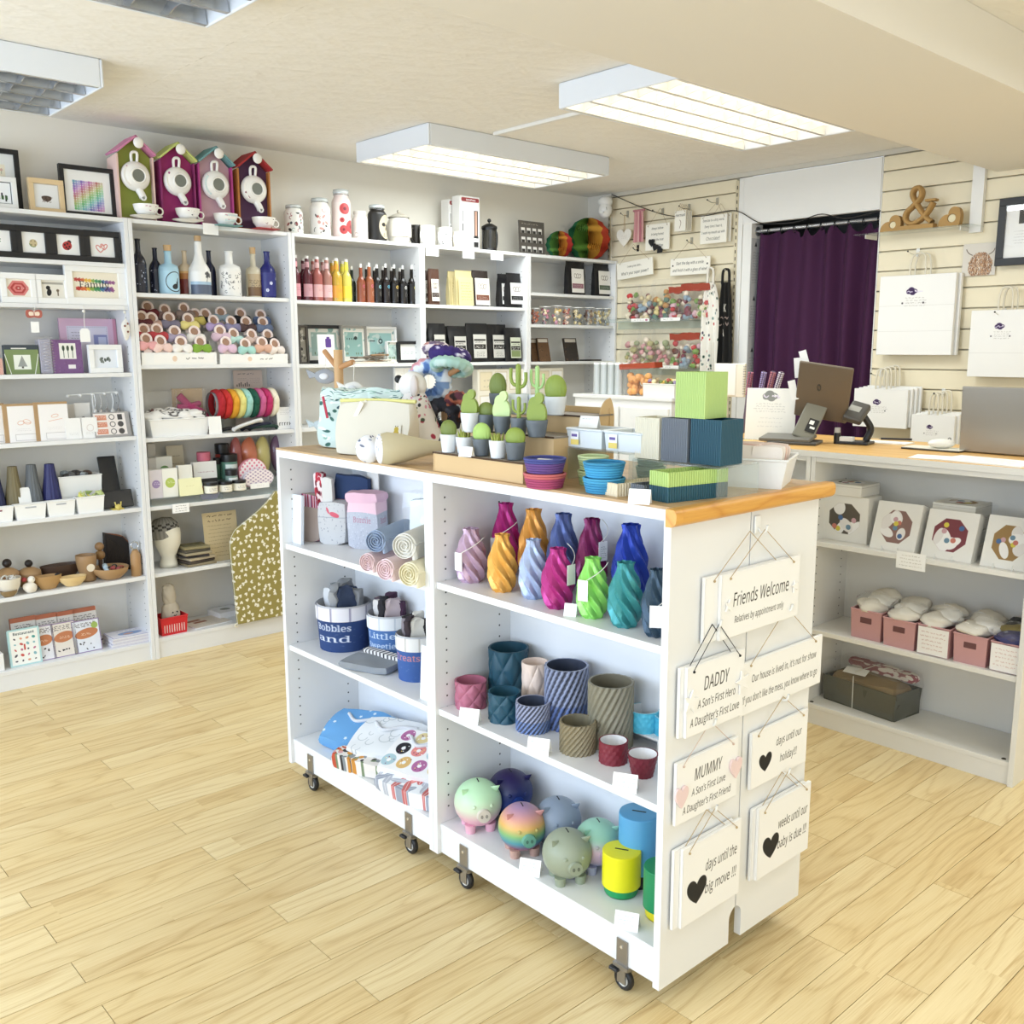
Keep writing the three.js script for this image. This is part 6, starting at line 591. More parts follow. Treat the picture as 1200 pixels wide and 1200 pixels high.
// clear shelves of bagged sweets
function clearShelf(x0,x1,y,label,d = .13) { const t = thing('clear_shelf',label,'shelf','clear acrylic shelves on the slat wall',[(x0 + x1) / 2,y,ZBACK]); const w = x1 - x0; part(t,'deck',rbox(w,.004,d,.001,0,0,d / 2 + .002),acrylic); part(t,'front_lip',rbox(w,.022,.003,.001,0,.009,d),acrylic); part(t,'back_flange',rbox(w,.05,.003,.001,0,-.02,.003),acrylic); }
const sweetCols = [[0xc23a3a,0xe8dcc0,0x7a9a4a,0xd8b0b8,0x6a3a2a],[0x7a2a3a,0xd8c8a0,0x8fa2b0,0xe6d6c0],[0x3a3430,0xc08a4a,0x8a4a5a,0xd9c88a,0x5a7a6a]];
function sweetBag(label,q,header,cols,n = 34) { const [x,y,z,w,h] = q,t = thing('sweet_bag',label,'sweet bag','bags of sweets on the clear shelves',[x,y,z]); for (let k = 0; k < n; k++) { const r = rr(.014,.021),u = rr(-1,1),v = rnd(); part(t,'sweet',blob(new THREE.IcosahedronGeometry(r,1),r * .25,50,k).translate(u * (w / 2 - r) * .92,r + v * v * (h * .68) * (1 - .2 * Math.abs(u)),rr(-.022,.022)),M(pick(cols),.5)); } const g = new THREE.BoxGeometry(w,h,.07,8,10,4),p = g.attributes.position; for (let i = 0; i < p.count; i++) { const v = p.getY(i) / h + .5,k = Math.max(.05,Math.sin(Math.min(1,(1 - v) * 1.5 + .03) * HP)); p.setZ(i,p.getZ(i) * k + .004 * noise.noise(p.getX(i) * 60,v * 8,x * 30)); } g.translate(0,h / 2,0); g.computeVertexNormals(); part(t,'clear_bag',g,film); if (header) part(t,'header',blob(new THREE.BoxGeometry(w * .98,h * .2,.008,8,4,1),.012,25,x * 9).translate(0,h * .9,.012),M(header,.6)); return t; }
const Y1 = [-2.716,1.612,-3.325][1],Y2 = [-2.706,1.322,-3.325][1];
clearShelf(-3.16,-2.48,Y1 - .0025,'clear shelf holding the upper row of sweet bags'); clearShelf(-3.16,-2.48,Y2 - .0025,'clear shelf holding the lower row of sweet bags');
const pinky = [0xd8a2a2,0xc98a8a,0xe8d8c4,0xb9b07a,0x9aa27a],rustH = 0x9c3c24;
[[[-2.975,1.5,-3.31,0.122,0.347],0,sweetCols[0],'bag of red and green chews by the corner',1],[[-2.859,1.5,-3.31,0.126,0.342],0,sweetCols[1],'bag of pink and cream chews',1],[[-2.739,1.5,-3.31,0.142,0.367],0,sweetCols[2],'tall bag of dark liquorice mix',1],[[-2.624,1.5,-3.31,0.099,0.315],rustH,sweetCols[0],'upper bag with a rust header beside the liquorice',1],[[-2.537,1.5,-3.31,0.09,0.326],rustH,sweetCols[1],'upper bag with a rust header in the middle of three',1],[[-2.435,1.5,-3.31,0.138,0.326],rustH,sweetCols[0],'upper bag with a rust header next to the aprons',1],
 [[-2.975,1.5,-3.31,0.137,0.058],0,pinky,'lower bag of pastel sweets by the corner',2],[[-2.85,1.5,-3.31,0.126,0.067],0,pinky,'lower bag of pastel sweets between two others',2],[[-2.726,1.5,-3.31,0.136,0.07],0,pinky,'lower bag of pastel sweets beside the rust headers',2],[[-2.618,1.5,-3.31,0.08,0.032],rustH,sweetCols[0],'lower bag with a rust header beside the pastel ones',2],[[-2.545,1.5,-3.31,0.078,0.031],rustH,sweetCols[1],'lower bag with a rust header in the middle of three',2],[[-2.471,1.5,-3.31,0.083,0.035],rustH,sweetCols[0],'lower bag with a rust header behind the dotted apron',2]].forEach(([q,hd,c,l,row]) => { const y = row === 1 ? Y1 :Y2,top = 1.5 + q[4]; sweetBag(l,[q[0],y,q[2],q[3] * 1.02,top - y],hd,c,hd ? 20 :34); });
for (const [y,x0,x1,n] of [[Y1,-3.05,-2.5,'upper'],[Y2,-3.05,-2.5,'lower']]) for (const k of [0,1]) { const t = thing('shelf_ticket',k ? n + ' shelf price ticket below the rust headers' :n + ' shelf price ticket with a pink spot','price card','price tickets on the clear shelves',[k ? -2.62 :-2.86,y - .004,ZBACK + .1345]); const r = art(70,16,(x,w,h) => { fill(x,'#f6f3ec',w,h); scribble(x,8,h * .5,w * .6,1,5,'#77716a',1.2); if (!k) { x.fillStyle = '#b06a80'; x.beginPath(); x.arc(w * .85,h * .5,5,0,7); x.fill(); } }); part(t,'ticket',box(.15,.02,.001,0,.01,0),pearl); printed(t,'print',.148,.019,r,0,.01,.0007,.7); }
// aprons
function apron(label,q,draw,col,ex = 1.1) { const [x,y,z,w,h] = q,t = thing('apron',label,'apron','aprons hanging on the slat wall',[x,y,z]); const g = new THREE.PlaneGeometry(1,h,26,24),p = g.attributes.position; for (let i = 0; i < p.count; i++) { const v = p.getY(i) / h + .5,u = p.getX(i),ww = w * (1 - .62 * Math.pow(v,ex)); p.setX(i,u * ww); p.setZ(i,.022 * Math.sin(u * 17 + v * 2) * (.35 + .65 * (1 - v)) + .02); } g.translate(0,h / 2,0); g.computeVertexNormals(); const r = art(120,240,draw); part(t,'apron_cloth',uvTo(g,r),artMat(r,.9)); part(t,'neck_strap',tube([[-w * .16,h * .98,.02],[-w * .1,h * 1.12,.02],[w * .1,h * 1.12,.02],[w * .16,h * .98,.02]],.008,20,6),M(col,.9)); part(t,'waist_tie',[tube([[w * .3,h * .45,.03],[w * .34,h * .3,.035],[w * .28,h * .1,.03]],.005,12,5)],M(col,.9)); part(t,'hanging_hook',rod([0,h * 1.12,-.02],[0,h * 1.12,.035],.003),steel); return t; }
apron('cream apron with small coloured dots',[-2.369,1.189,-3.325,0.137,0.64],(x,w,h) => { fill(x,'#f1ece0',w,h); dots(x,w,h,90,['#2f4a3e','#b83a3c','#3a3a4a','#7a8f86','#8a8a80'],1.6,3.6); },0xeae4d6,7);
apron('black apron with white lettering',[-2.281,1.247,-3.355,0.158,0.579],(x,w,h) => { fill(x,'#1b1916',w,h); say(x,'OK',w * .45,h * .26,26,'#cfc8bc','sans-serif',60,'bold'); scribble(x,w * .2,h * .35,w * .5,2,h * .07,'#b09a90',3); say(x,'TA',w * .45,h * .51,24,'#d6d0c6','sans-serif',60,'bold'); },0x1b1916);
// camera, cable
{ const p = [-3.212,2.326,-3.295]; const t = thing('security_camera','white round security camera with a black lens face','camera',null,p,.55); part(t,'body',ball(.052,0,0,0,26).scale(.85,1.0,.85),M(0xf2f2ee,.3)); part(t,'lens_face',ext(new THREE.Shape().absarc(0,0,.02,0,7),.01).scale(1,1.5,1).translate(0,-.006,.036),M(0x121214,.15)); part(t,'lens_dot',ball(.006,0,-.02,.047,10),M(0xd9dad8,.3)); part(t,'top_housing',ball(.048,0,.064,-.005,24).scale(1,.8,1),M(0xf0f0ec,.3)); part(t,'wall_bracket',[rod([0,.05,-.03],[0,.07,-.09],.012),cyl(.025,.025,.006).rotateX(HP).translate(0,.07,-.083)],M(0xe6e6e2,.4)); }
{ const t = thing('power_cable','thin dark cable sagging along the slat wall to the curtain rail','cable',null,[0,0,0]); part(t,'cable',tube([[-3.218,2.43,-3.365],[-2.963,2.323,-3.365],[-2.72,2.246,-3.355],[-2.469,2.222,-3.355],[-2.252,2.23,-3.365],[-2.086,2.148,-3.365],[-1.946,2.13,-3.365],[-1.839,2.13,-3.365],[-1.7,2.157,-3.365],[-1.558,2.121,-3.365],[-1.359,2.14,-3.365]],.0028,90,6),M(0x2b2a2a,.6)); part(t,'cable_clip',[ball(.006,...[-2.209,2.208,-3.373],8),ball(.006,...[-1.705,2.158,-3.373],8)],pearl); }
// curtain
{ const t = thing('curtain_rail','chrome curtain rail with black rings across the doorway','curtain rail',null,[0,0,0]); const a = [-2.152,2.111,-3.415],y = a[1],z = ZBACK - .06; part(t,'rail',rod([DX0 + .002,y,z],[DX1 - .002,y,z],.011,14),M(0xc2c4c6,.2,{ metalness:.8 })); part(t,'rail_end',[new THREE.CylinderGeometry(.026,.026,.006,20).rotateZ(HP).translate(DX0 + .003,y,z)],M(0xa9abac,.3,{ metalness:.8 })); for (let i = 0; i < 9; i++) part(t,'ring',new THREE.TorusGeometry(.019,.0028,6,18).rotateY(HP).translate(DX0 + .08 + i * .083,y - .008,z),M(0x232325,.5));
  const c = thing('purple_curtain','dark purple curtain hanging in folds from black rings','curtain',null,[0,0,0]); const W = 0.74,H = y - .03,nx = 120,ny = 34; const g = new THREE.PlaneGeometry(1,1,nx,ny),p = g.attributes.position; for (let i = 0; i < p.count; i++) { const u = p.getX(i) + .5,v = p.getY(i) + .5; const top = Math.max(0,v - .9) * 10,sag = top * .045 * Math.pow(Math.sin(u * PI * 8),2) * (u > .3 ? 1 :.4); const x = DX0 + .035 + u * W + (1 - v) * (u < .1 ? -.03 :0) + .01 * Math.sin(v * 5 + u * 9); const zz = z + (.042 * Math.sin(u * 2 * PI * 5.5 + .6 * Math.sin(v * 3)) + .014 * Math.sin(u * 41 + 1)) * (.55 + .45 * (1 - v)); p.setXYZ(i,x,.02 + v * H - sag,zz); } g.computeVertexNormals(); part(c,'curtain_cloth',g,M(0x3c0e38,.85)); part(c,'curtain_hem',tube(Array.from({ length:40 },(_,k) => { const u = k / 39; return [DX0 + .005 + u * W + .01 * Math.sin(u * 9),.022,z + (.034 * Math.sin(u * 2 * PI * 5.5) + .014 * Math.sin(u * 41 + 1))]; }),.005,120,5),M(0x3c0e38,.85)); }
{ const t = thing('notice_sheets','grey printed notice sheets fixed to the door reveal','notice',null,[DX0 + .001,0,ZBACK - .05]); const r = art(70,260,(x,w,h) => { fill(x,'#c9cacb',w,h); for (const b of [0,.34,.67]) { x.fillStyle = '#3a3a3c'; x.beginPath(); x.moveTo(w * .3,h * (b + .05)); x.lineTo(w * .45,h * (b + .02)); x.lineTo(w * .6,h * (b + .05)); x.fill(); scribble(x,w * .1,h * (b + .09),w * .8,12,h * .017,'#85868a',1); } }); part(t,'sheet',sheet(.09,.9,r).rotateY(HP).translate(.0015,1.62,0),artMat(r,.7)); part(t,'backing',box(.002,.9,.09,0,1.62,0),M(0xb9babc,.7)); }
// ampersand shelf
{ const a = [-1.4,2.022,-3.325],b = [-0.828,2.017,-3.325],y = [-1.184,2.017,-3.285][1]; const t = thing('glass_shelf','narrow clear shelf under the wooden ampersand','shelf',null,[-1.14,y,ZBACK]); part(t,'deck',rbox(.6,.005,.13,.001,0,0,.067),acrylic); part(t,'bracket',[rbox(.006,.02,.12,.002,-.24,-.012,.062),rbox(.006,.02,.12,.002,.24,-.012,.062)],M(0xd9d6cc,.3));
  const mdf = M(0xb08a52,.75),yy = y + .003;
  const q = [-1.129,2,-3.3,0.16,0.233]; const h = 2.0 + q[4] - yy; const am = thing('wooden_ampersand','brown wooden ampersand on a small base block','ornament',null,[q[0],yy,q[2]]);
  const w = q[3] * .98,S = (u,v) => [(u - .5) * w,v * h]; const path = [[.98,.58],[.86,.42],[.68,.26],[.48,.17],[.26,.16],[.12,.26],[.14,.4],[.34,.54],[.54,.68],[.6,.82],[.5,.94],[.36,.92],[.3,.8],[.42,.62],[.62,.4],[.8,.24],[.98,.14]].map(([u,v]) => new THREE.Vector3(...S(u,v),0)); const curve = new THREE.CatmullRomCurve3(path); const sec = new THREE.Shape([[-.011,-.022],[.011,-.022],[.011,.022],[-.011,.022]].map((k) => new THREE.Vector2(...k)));
  part(am,'ampersand',new THREE.TubeGeometry(curve,90,.0125,8).scale(1,1,2.0),mdf); part(am,'serif',rbox(w * .34,.012,.04,.003,w * .42,h * .63,0),mdf); part(am,'base_block',rbox(w * 1.15,h * .11,.045,.002,0,h * .055,0),mdf);
  for (const [qq,l] of [[[-1.262,2,-3.305,0.113,0.1],'brown wooden heart tealight holder near the curtain'],[[-0.966,2,-3.305,0.112,0.111],'brown wooden heart tealight holder beyond the ampersand']]) { const hh = 2.0 + qq[4] - yy; const o = thing('heart_tealight',l,'tealight holder','wooden heart tealight holders',[qq[0],yy,qq[2]]); const W2 = qq[3] * .96,s = new THREE.Shape(); s.moveTo(-W2 * .5,0); s.lineTo(W2 * .42,0); s.bezierCurveTo(W2 * .56,hh * .5,W2 * .5,hh,W2 * .2,hh); s.bezierCurveTo(W2 * .02,hh,-W2 * .06,hh * .8,-W2 * .06,hh * .62); s.bezierCurveTo(-W2 * .2,hh * .68,-W2 * .5,hh * .5,-W2 * .5,0); const ho = new THREE.Path(); ho.absarc(W2 * .1,hh * .42,hh * .22,0,2 * PI,true); s.holes.push(ho); part(o,'heart_block',new THREE.ExtrudeGeometry(s,{ depth:.035,bevelEnabled:false,curveSegments:12 }).translate(0,0,-.017),mdf); part(o,'tealight',new THREE.CylinderGeometry(hh * .2,hh * .2,.026,20).rotateX(HP).translate(W2 * .1,hh * .42,0),M(0xe3d6ae,.5)); } }
// paper bags
const LOGO = (x,cx,cy,s,c) => { x.fillStyle = c; x.beginPath(); x.ellipse(cx,cy,s,s * .5,0,0,7); x.ellipse(cx - s * .1,cy - s * .3,s * .55,s * .4,0,0,7); x.ellipse(cx + s * .15,cy + s * .36,s * .45,s * .3,0,0,7); x.ellipse(cx - s * .6,cy + s * .1,s * .38,s * .36,0,0,7); x.fill(); x.save(); x.translate(cx,cy + s * .06); x.transform(1,0,-.2,1,0,0); scribble(x,-s * .85,0,s * 1.7,1,4,'#e4dcea',Math.max(1.2,s * .14)); x.restore(); };
function paperBag(label,q,n,fold,d = .03) { const [x,y,z,w,h] = q; for (let k = 0; k < n; k++) { const t = thing('paper_bag',k ? ['first','second','third'][k - 1] + ' plain bag behind the ' + label.replace(/white paper | with a purple badge/g,'') :label,'paper bag','white paper carrier bags',[x + k * .012,y + k * .005 * (n > 2 ? 1 :0),z - k * d],0); part(t,'bag_body',[rbox(w,h,d * .82,.003,0,h / 2,0)],M(0xf3f1ec,.75)); const hw = w * .2; part(t,'handle',[tube([[-hw / 2,h,d * .36],[-hw / 2,h + .05,d * .36],[-hw * .3,h + .1,d * .2],[hw * .3,h + .1,d * .2],[hw / 2,h + .05,d * .36],[hw / 2,h,d * .36]],.0045,24,6)],M(0xe4dcc8,.8)); if (!k) { const r = art(180,180 * h / w,(c,a,b) => { fill(c,'#f3f1ec',a,b); LOGO(c,a * .44,b * (fold.ly ?? .22),a * .075,'#3a2450'); scribble(c,a * .34,b * ((fold.ly ?? .22) + .07 * a / b * 1.2),a * .3,4,6,'#aaa49c',.9); c.fillStyle = '#4a4448'; for (const s of [.32,.6]) { c.beginPath(); c.arc(a * s,b * ((fold.ly ?? .22) + .15 * a / b),2.2,0,7); c.fill(); } }); printed(t,'printed_front',w * .99,h * .99,r,0,h / 2,d * .41 + .0006,.75); for (const f of fold.f || []) part(t,'fold_line',box(w * .98,.0016,.0008,0,h * f,d * .41 + .001),M(0xdedbd4,.8)); } } }
paperBag('large white paper bag with a purple badge on the slat wall by the curtain',[-1.116,1.408,-3.325,0.389,0.396],2,{ ly:.2,f:[.3,.62] });
paperBag('tall white paper bag with a purple badge below the bull picture',[-0.683,1.306,-3.325,0.309,0.314],2,{ ly:.24,f:[.36] });
paperBag('small white paper bag with a purple badge behind the card reader',[-1.252,1.036,-3.285,0.293,0.198],4,{ ly:.34,f:[] },.022);
paperBag('small white paper bag with a purple badge beside the laptop',[-0.971,0.937,-3.285,0.219,0.178],4,{ ly:.34,f:[] },.022);
[[[-1.155,1.918,-3.385],'by the purple curtain'],[[-0.714,1.61,-3.385],'below the bull picture'],[[-1.31,1.314,-3.385],'behind the card reader'],[[-0.974,1.222,-3.385],'beside the laptop']].forEach(([p,l]) => wallHook(...p,.11,'white-plated hook holding the paper bags ' + l,M(0xe9e8e2,.3)));
slab('bull_print','square print of a shaggy long-horned brown bull','print',null,[-0.846,1.787,-3.373,0.157,0.152],0,M(0xd8d2c8,.7),.003,(x,w,h) => { fill(x,'#d9d2c6',w,h); for (let i = 0; i < 1500; i++) { const a = rr(0,6.28),r = Math.sqrt(rnd()); x.strokeStyle = pick(['#9a6236','#6d4022','#b87f4e','#d9b084','#4d2e1a']); x.lineWidth = 1.4; const px = w * .55 + Math.cos(a) * r * w * .36,py = h * .68 + Math.sin(a) * r * h * .42; x.beginPath(); x.moveTo(px,py); x.lineTo(px + rr(-5,5),py + rr(3,11)); x.stroke(); } x.strokeStyle = '#6d5a48'; x.lineWidth = 4; x.beginPath(); x.moveTo(w * .3,h * .36); x.quadraticCurveTo(w * .14,h * .3,w * .1,h * .16); x.moveTo(w * .78,h * .36); x.quadraticCurveTo(w * .94,h * .3,w * .95,h * .18); x.stroke(); },{ lean:0 });
{ const q = [-0.654,1.824,-3.335,0.211,0.307]; const t = picture('certificate_frame','thick black certificate frame on the slat wall',null,[q[0],q[1],q[2] - .012,q[3],q[4]],0,blackF,.034,(x,w,h) => { fill(x,'#f2f1ee',w,h); x.fillStyle = '#1f1f20'; x.fillRect(w * .4,h * .1,w * .3,h * .26); scribble(x,w * .25,h * .5,w * .6,5,12,'#8a8a88'); },{ lean:.02,cat:'certificate' }); part(t,'glazing',box(q[3] - .07,q[4] - .07,.002,0,q[4] / 2,.008),glassPane); }

// ---------- island shelves: twisted vases ----------
function twistVase(q,c0,label,tag) { const [x,y,z,w,h] = q,R = w / 2,t = thing('twisted_vase',label,'vase','twisted faceted vases',[x,y,z],rr(0,1)); const n = 7,pr = [[.62,0],[.8,.06],[.97,.26],[1,.42],[.93,.58],[.72,.76],[.5,.88],[.46,.93],[.52,1]],seg = 84,S = 46; const rad = (v) => { for (let i = 1; i < pr.length; i++) if (v <= pr[i][1]) { const k = (v - pr[i - 1][1]) / (pr[i][1] - pr[i - 1][1]); return pr[i - 1][0] + (pr[i][0] - pr[i - 1][0]) * k; } return pr[pr.length - 1][0]; };
  const g = new THREE.CylinderGeometry(1,1,1,seg,S,true),p = g.attributes.position; for (let i = 0; i < p.count; i++) { const v = p.getY(i) + .5,a = Math.atan2(p.getZ(i),p.getX(i)); const ph = ((a - v * 3.0) / (2 * PI)) * n; const f = ((ph % 1) + 1) % 1; const saw = f < .55 ? f / .55 :(1 - f) / .45; const r = R * rad(v) * (.73 + .28 * saw); p.setXYZ(i,Math.cos(a) * r,v * h,Math.sin(a) * r); }
  part(t,'vase_wall',toCreasedNormals(g,.3),M(c0,.3,{ metalness:.35 })); part(t,'vase_base',cyl(R * .55,R * .55,.004,0,.001,0),M(c0,.5)); part(t,'inner_wall',cyl(R * .6,R * .38,h * .9,0,h * .08,0,20,true),M(c0,.6));
  if (tag) { const [tx,ty] = tag,rot = LT * .55 - t.rotation.y,gg = new THREE.Group(); const r = art(44,72,(k,W2,H2) => { fill(k,'#f8f7f4',W2,H2); if (tag[2]) scribble(k,8,20,28,6,8,'#8a8a90',1.1); }); const tg = part(t,'swing_tag',uvTo(new THREE.BoxGeometry(.027,.048,.001),r).translate(0,0,R * 1.03).rotateY(rot + tx).translate(0,h * ty,0),artMat(r,.7),'white swing tag'); part(tg,'string',tube(Array.from({ length:9 },(_,k) => { const a = rot + tx + HP * 0 - .2 + k * .24,yy = h * (ty + .1) + k * .006; return [Math.sin(a) * R * .95,yy,Math.cos(a) * R * .95]; }),.0011,20,5),string); }
  return t; }
[[[-0.719,0.836,-0.2,0.083,0.198],0xa81f72,'deep magenta twisted vase in the back row',[-.9,.42,1]],[[-0.61,0.836,-0.2,0.087,0.195],0xdd9a45,'copper orange twisted vase in the back row',0],[[-0.502,0.836,-0.2,0.087,0.197],0x55659a,'dark steel blue twisted vase in the back row',0],[[-0.403,0.836,-0.2,0.082,0.197],0x7a1f55,'blackberry twisted vase in the back row',[.6,.62,1]],[[-0.273,0.836,-0.195,0.093,0.201],0x2340a8,'royal blue twisted vase in the back row',0],
 [[-0.727,0.836,-0.083,0.088,0.143],0xc3a6bc,'dusky lilac twisted vase at the end of the front row',[-.8,.42,1]],[[-0.596,0.836,-0.077,0.08,0.147],0xe8ad52,'golden orange twisted vase in the front row',0],[[-0.493,0.836,-0.088,0.076,0.147],0xaebedd,'ice blue twisted vase in the front row',0],[[-0.388,0.836,-0.068,0.083,0.144],0xb2307f,'magenta twisted vase in the front row',[.75,.6,0]],[[-0.276,0.836,-0.069,0.078,0.139],0x94dc6c,'lime green twisted vase in the front row',[-.7,.5,0]],[[-0.177,0.836,-0.069,0.082,0.145],0x3f9496,'teal twisted vase in the front row',0],[[-0.083,0.836,-0.062,0.068,0.146],0x344a5c,'dark slate twisted vase against the end panel',[-.2,.35,0]]].forEach((a) => twistVase(...a));
function tent(p,turn,label,w = .055,h = .04,n = 3) { const t = thing('price_tent',label,'price card','folded price cards',p,turn),r = art(90,64,(x,a,b) => { fill(x,'#fbfbf9',a,b); scribble(x,a * .12,b * .25,a * .7,n,b * .22,'#9fb3bd',1.3); }); const s = .38; const f = part(t,'front_leaf',uvTo(new THREE.BoxGeometry(w,h,.0008),r).translate(0,h / 2,0).rotateX(-s).translate(0,0,h * Math.sin(s)),artMat(r,.7)); part(t,'back_leaf',box(w,h,.0008,0,h / 2,0).rotateX(s).translate(0,0,-h * Math.sin(s)),pearl); return t; }
const facing = .5;
tent([-0.318,0.836,-0.042],facing,'tiny folded card before the magenta front vase',.03,.03,1);
// ---------- plant pots ----------
function pot(q,kind,c,label,o = {}) { const [x,y,z,w,h] = q,R = w / 2,t = thing('plant_pot',label,'plant pot','textured plant pots',[x,y,z],o.turn || 0),seg = 120,S = 40; const g = new THREE.CylinderGeometry(1,1,1,seg,S,true),p = g.attributes.position,cl = []; const A = new THREE.Color(c),B = new THREE.Color(o.c1 ?? c),D2 = new THREE.Color(o.c2 ?? o.c1 ?? c),K = new THREE.Color(); for (let i = 0; i < p.count; i++) { const v = p.getY(i) + .5,a = Math.atan2(p.getZ(i),p.getX(i)),u = a / (2 * PI) + .5; let r = 1,k = 0; if (kind === 'quilt') { const d = (q2) => Math.abs(((q2 % 1) + 1) % 1 - .5) * 2; const e = Math.min(1 - d(u * 6 + v * 1.5),1 - d(u * 6 - v * 1.5)); r = .88 + .12 * Math.sqrt(Math.min(1,e * 1.6)); } else if (kind === 'swirl') { const f = (((u * 22 + v * 5) % 1) + 1) % 1; r = 1 - .075 * (f < .55 ? 0 :1) * (1 - 0 * v); k = f < .55 ? 0 :1; } else if (kind === 'gem') { const d = (q2) => Math.abs(((q2 % 1) + 1) % 1 - .5) * 2; r = .95 + .05 * d(u * 14 + v * 2.5) * d(u * 14 - v * 2.5); } const ta = o.taper ? 1 - o.taper * (1 - v) :1; r *= ta; p.setXYZ(i,Math.cos(a) * R * r,v * h,Math.sin(a) * R * r); K.copy(A); if (o.c1) { const m = .5 + .5 * noise.noise(u * 4,v * 2.6,R * 90); K.lerp(k ? B :D2,k ? .85 :(v < .4 ? .5 :0) + m * .25); } cl.push(K.r,K.g,K.b); } g.setAttribute('color',new THREE.Float32BufferAttribute(cl,3)); g.computeVertexNormals();
  part(t,'pot_wall',g,M(0xffffff,.5,{ vertexColors:true })); const inn = M(o.inner ?? c,.6); part(t,'inner_wall',cyl(R * .86 * (1 - (o.taper || 0)),R * .9,h * .94,0,h * .06,0,36,true),inn); part(t,'rim',new THREE.RingGeometry(R * .89,R * .985,48).rotateX(-HP).translate(0,h,0),M(o.rim ?? c,.5)); part(t,'pot_base',cyl(R * .85 * (1 - (o.taper || 0)),R * .85 * (1 - (o.taper || 0)),h * .06,0,.001,0,30),inn); if (o.soil) part(t,'filling',cyl(R * .88,R * .88,.004,0,h * .72,0,30),M(o.soil,.8)); return t; }
pot([-0.704,0.485,-0.195,0.113,0.152],'quilt',0x1d4a5c,'large teal quilted pot at the back'); pot([-0.74,0.485,-0.089,0.088,0.074],'quilt',0xb56a80,'dusty pink quilted pot'); pot([-0.607,0.485,-0.093,0.087,0.077],'quilt',0x1d4c5e,'small teal quilted pot in front of the large teal one'); pot([-0.604,0.485,-0.2,0.073,0.134],'quilt',0xf0d9c8,'cream quilted pot beside the large teal one');
pot([-0.471,0.485,-0.185,0.114,0.161],'swirl',0x9aa2bc,'large blue and grey swirl pot',{ c1:0x1b2030,c2:0x2c5aa8,inner:0x3a4154 }); pot([-0.509,0.485,-0.103,0.089,0.075],'swirl',0xa7aac0,'small blue and grey swirl pot',{ c1:0x1b2030,c2:0x2a6ab4,inner:0x3a4154 }); pot([-0.314,0.485,-0.18,0.113,0.16],'swirl',0x8e8873,'large olive grey swirl pot',{ inner:0x7d7662 }); pot([-0.339,0.485,-0.091,0.089,0.076],'swirl',0x8c8063,'small olive swirl pot',{ inner:0x7d7660 });
{ const t = thing('white_riser','thin white riser block under the turquoise pots','riser',null,[-0.277,0.485,-0.243]); part(t,'deck',rbox(.17,.006,.07,.001,0,.031,-.012),whiteF); part(t,'riser_foot',[rbox(.006,.028,.07,.001,-.08,.014,-.012),rbox(.006,.028,.07,.001,.08,.014,-.012)],whiteF); }
pot([-0.266,0.519,-0.249,0.08,0.052],'gem',0x58c3dc,'turquoise gem-cut pot with a white lining',{ inner:0xf2f4f4,rim:0xa9dfea }); pot([-0.206,0.519,-0.27,0.071,0.046],'gem',0x4fb6d2,'turquoise pot hidden by the end panel',{ inner:0xf2f4f4,rim:0xa9dfea });
pot([-0.24,0.485,-0.109,0.07,0.052],'gem',0x7c2230,'dark red gem-cut pot with a white lining',{ inner:0xf2efec }); pot([-0.144,0.485,-0.101,0.072,0.052],'gem',0x74202e,'dark red tapered pot with a white lining',{ inner:0xf2efec,taper:.3 });
tent([-0.652,0.485,-0.013],facing,'folded price card before the pink quilted pot'); tent([-0.391,0.485,-0.012],facing,'folded price card before the small blue swirl pot'); tent([-0.121,0.485,-0.017],facing,'folded price card before the dark red pots');
// ---------- piggy banks ----------
function pig(q,bands,label,turn = 1.1) { const [x,y,z,w,h] = q,R = w / 2 * .98,t = thing('piggy_bank',label,'piggy bank','piggy banks',[x,y,z],turn); const cy = R * .98 + h * .06,g = new THREE.SphereGeometry(R,36,28),p = g.attributes.position,cl = [],K = new THREE.Color(); const col = (v) => { const n = bands.length - 1,f = Math.min(n - 1e-6,Math.max(0,v * n)),i = Math.floor(f); return K.set(bands[i]).lerp(new THREE.Color(bands[Math.min(n,i + 1)]),f - i); }; const ty = (yy) => (yy - cy) / (2 * R) + .5; for (let i = 0; i < p.count; i++) { col(p.getY(i) / (2 * R) + .5); cl.push(K.r,K.g,K.b); } g.setAttribute('color',new THREE.Float32BufferAttribute(cl,3)); const at = (v) => M('#' + col(v).getHexString(),.42);
  part(t,'body',g.scale(1,.97,1.04).translate(0,cy,0),M(0xffffff,.42,{ vertexColors:true }));
  part(t,'snout',[new THREE.CylinderGeometry(R * .27,R * .3,R * .22,26).rotateX(HP).translate(0,cy - R * .12,R * 1.04)],at(.42)); part(t,'nostril',[-1,1].map((s) => new THREE.CylinderGeometry(R * .055,R * .055,R * .03,12).rotateX(HP).scale(1,1.4,1).translate(s * R * .1,cy - R * .12,R * 1.155)),M('#' + col(.42).clone().multiplyScalar(.45).getHexString(),.6));
  part(t,'eye',[-1,1].map((s) => ball(R * .085,s * R * .36,cy + R * .22,R * .92,12)),at(.6));
  for (const s of [-1,1]) part(t,'ear',new THREE.ConeGeometry(R * .27,R * .5,14,1).scale(1,1,.38).rotateX(.5).rotateZ(-s * .75).translate(s * R * .66,cy + R * .72,R * .42),at(.85));
  for (const [a,b] of [[-1,1],[1,1],[-1,-1],[1,-1]]) part(t,'foot',cyl(R * .2,R * .24,R * .36,a * R * .42,0,b * R * .42,16),at(.06));
  part(t,'coin_slot',rbox(R * .05,R * .02,R * .36,.001,0,cy + R * .965,0).rotateY(0),M(0x1a1a1c,.7)); part(t,'tail',tube([[0,cy,-R],[R * .1,cy + R * .1,-R * 1.12],[-R * .05,cy + R * .15,-R * 1.16]],R * .05,12,6),at(.5)); return t; }
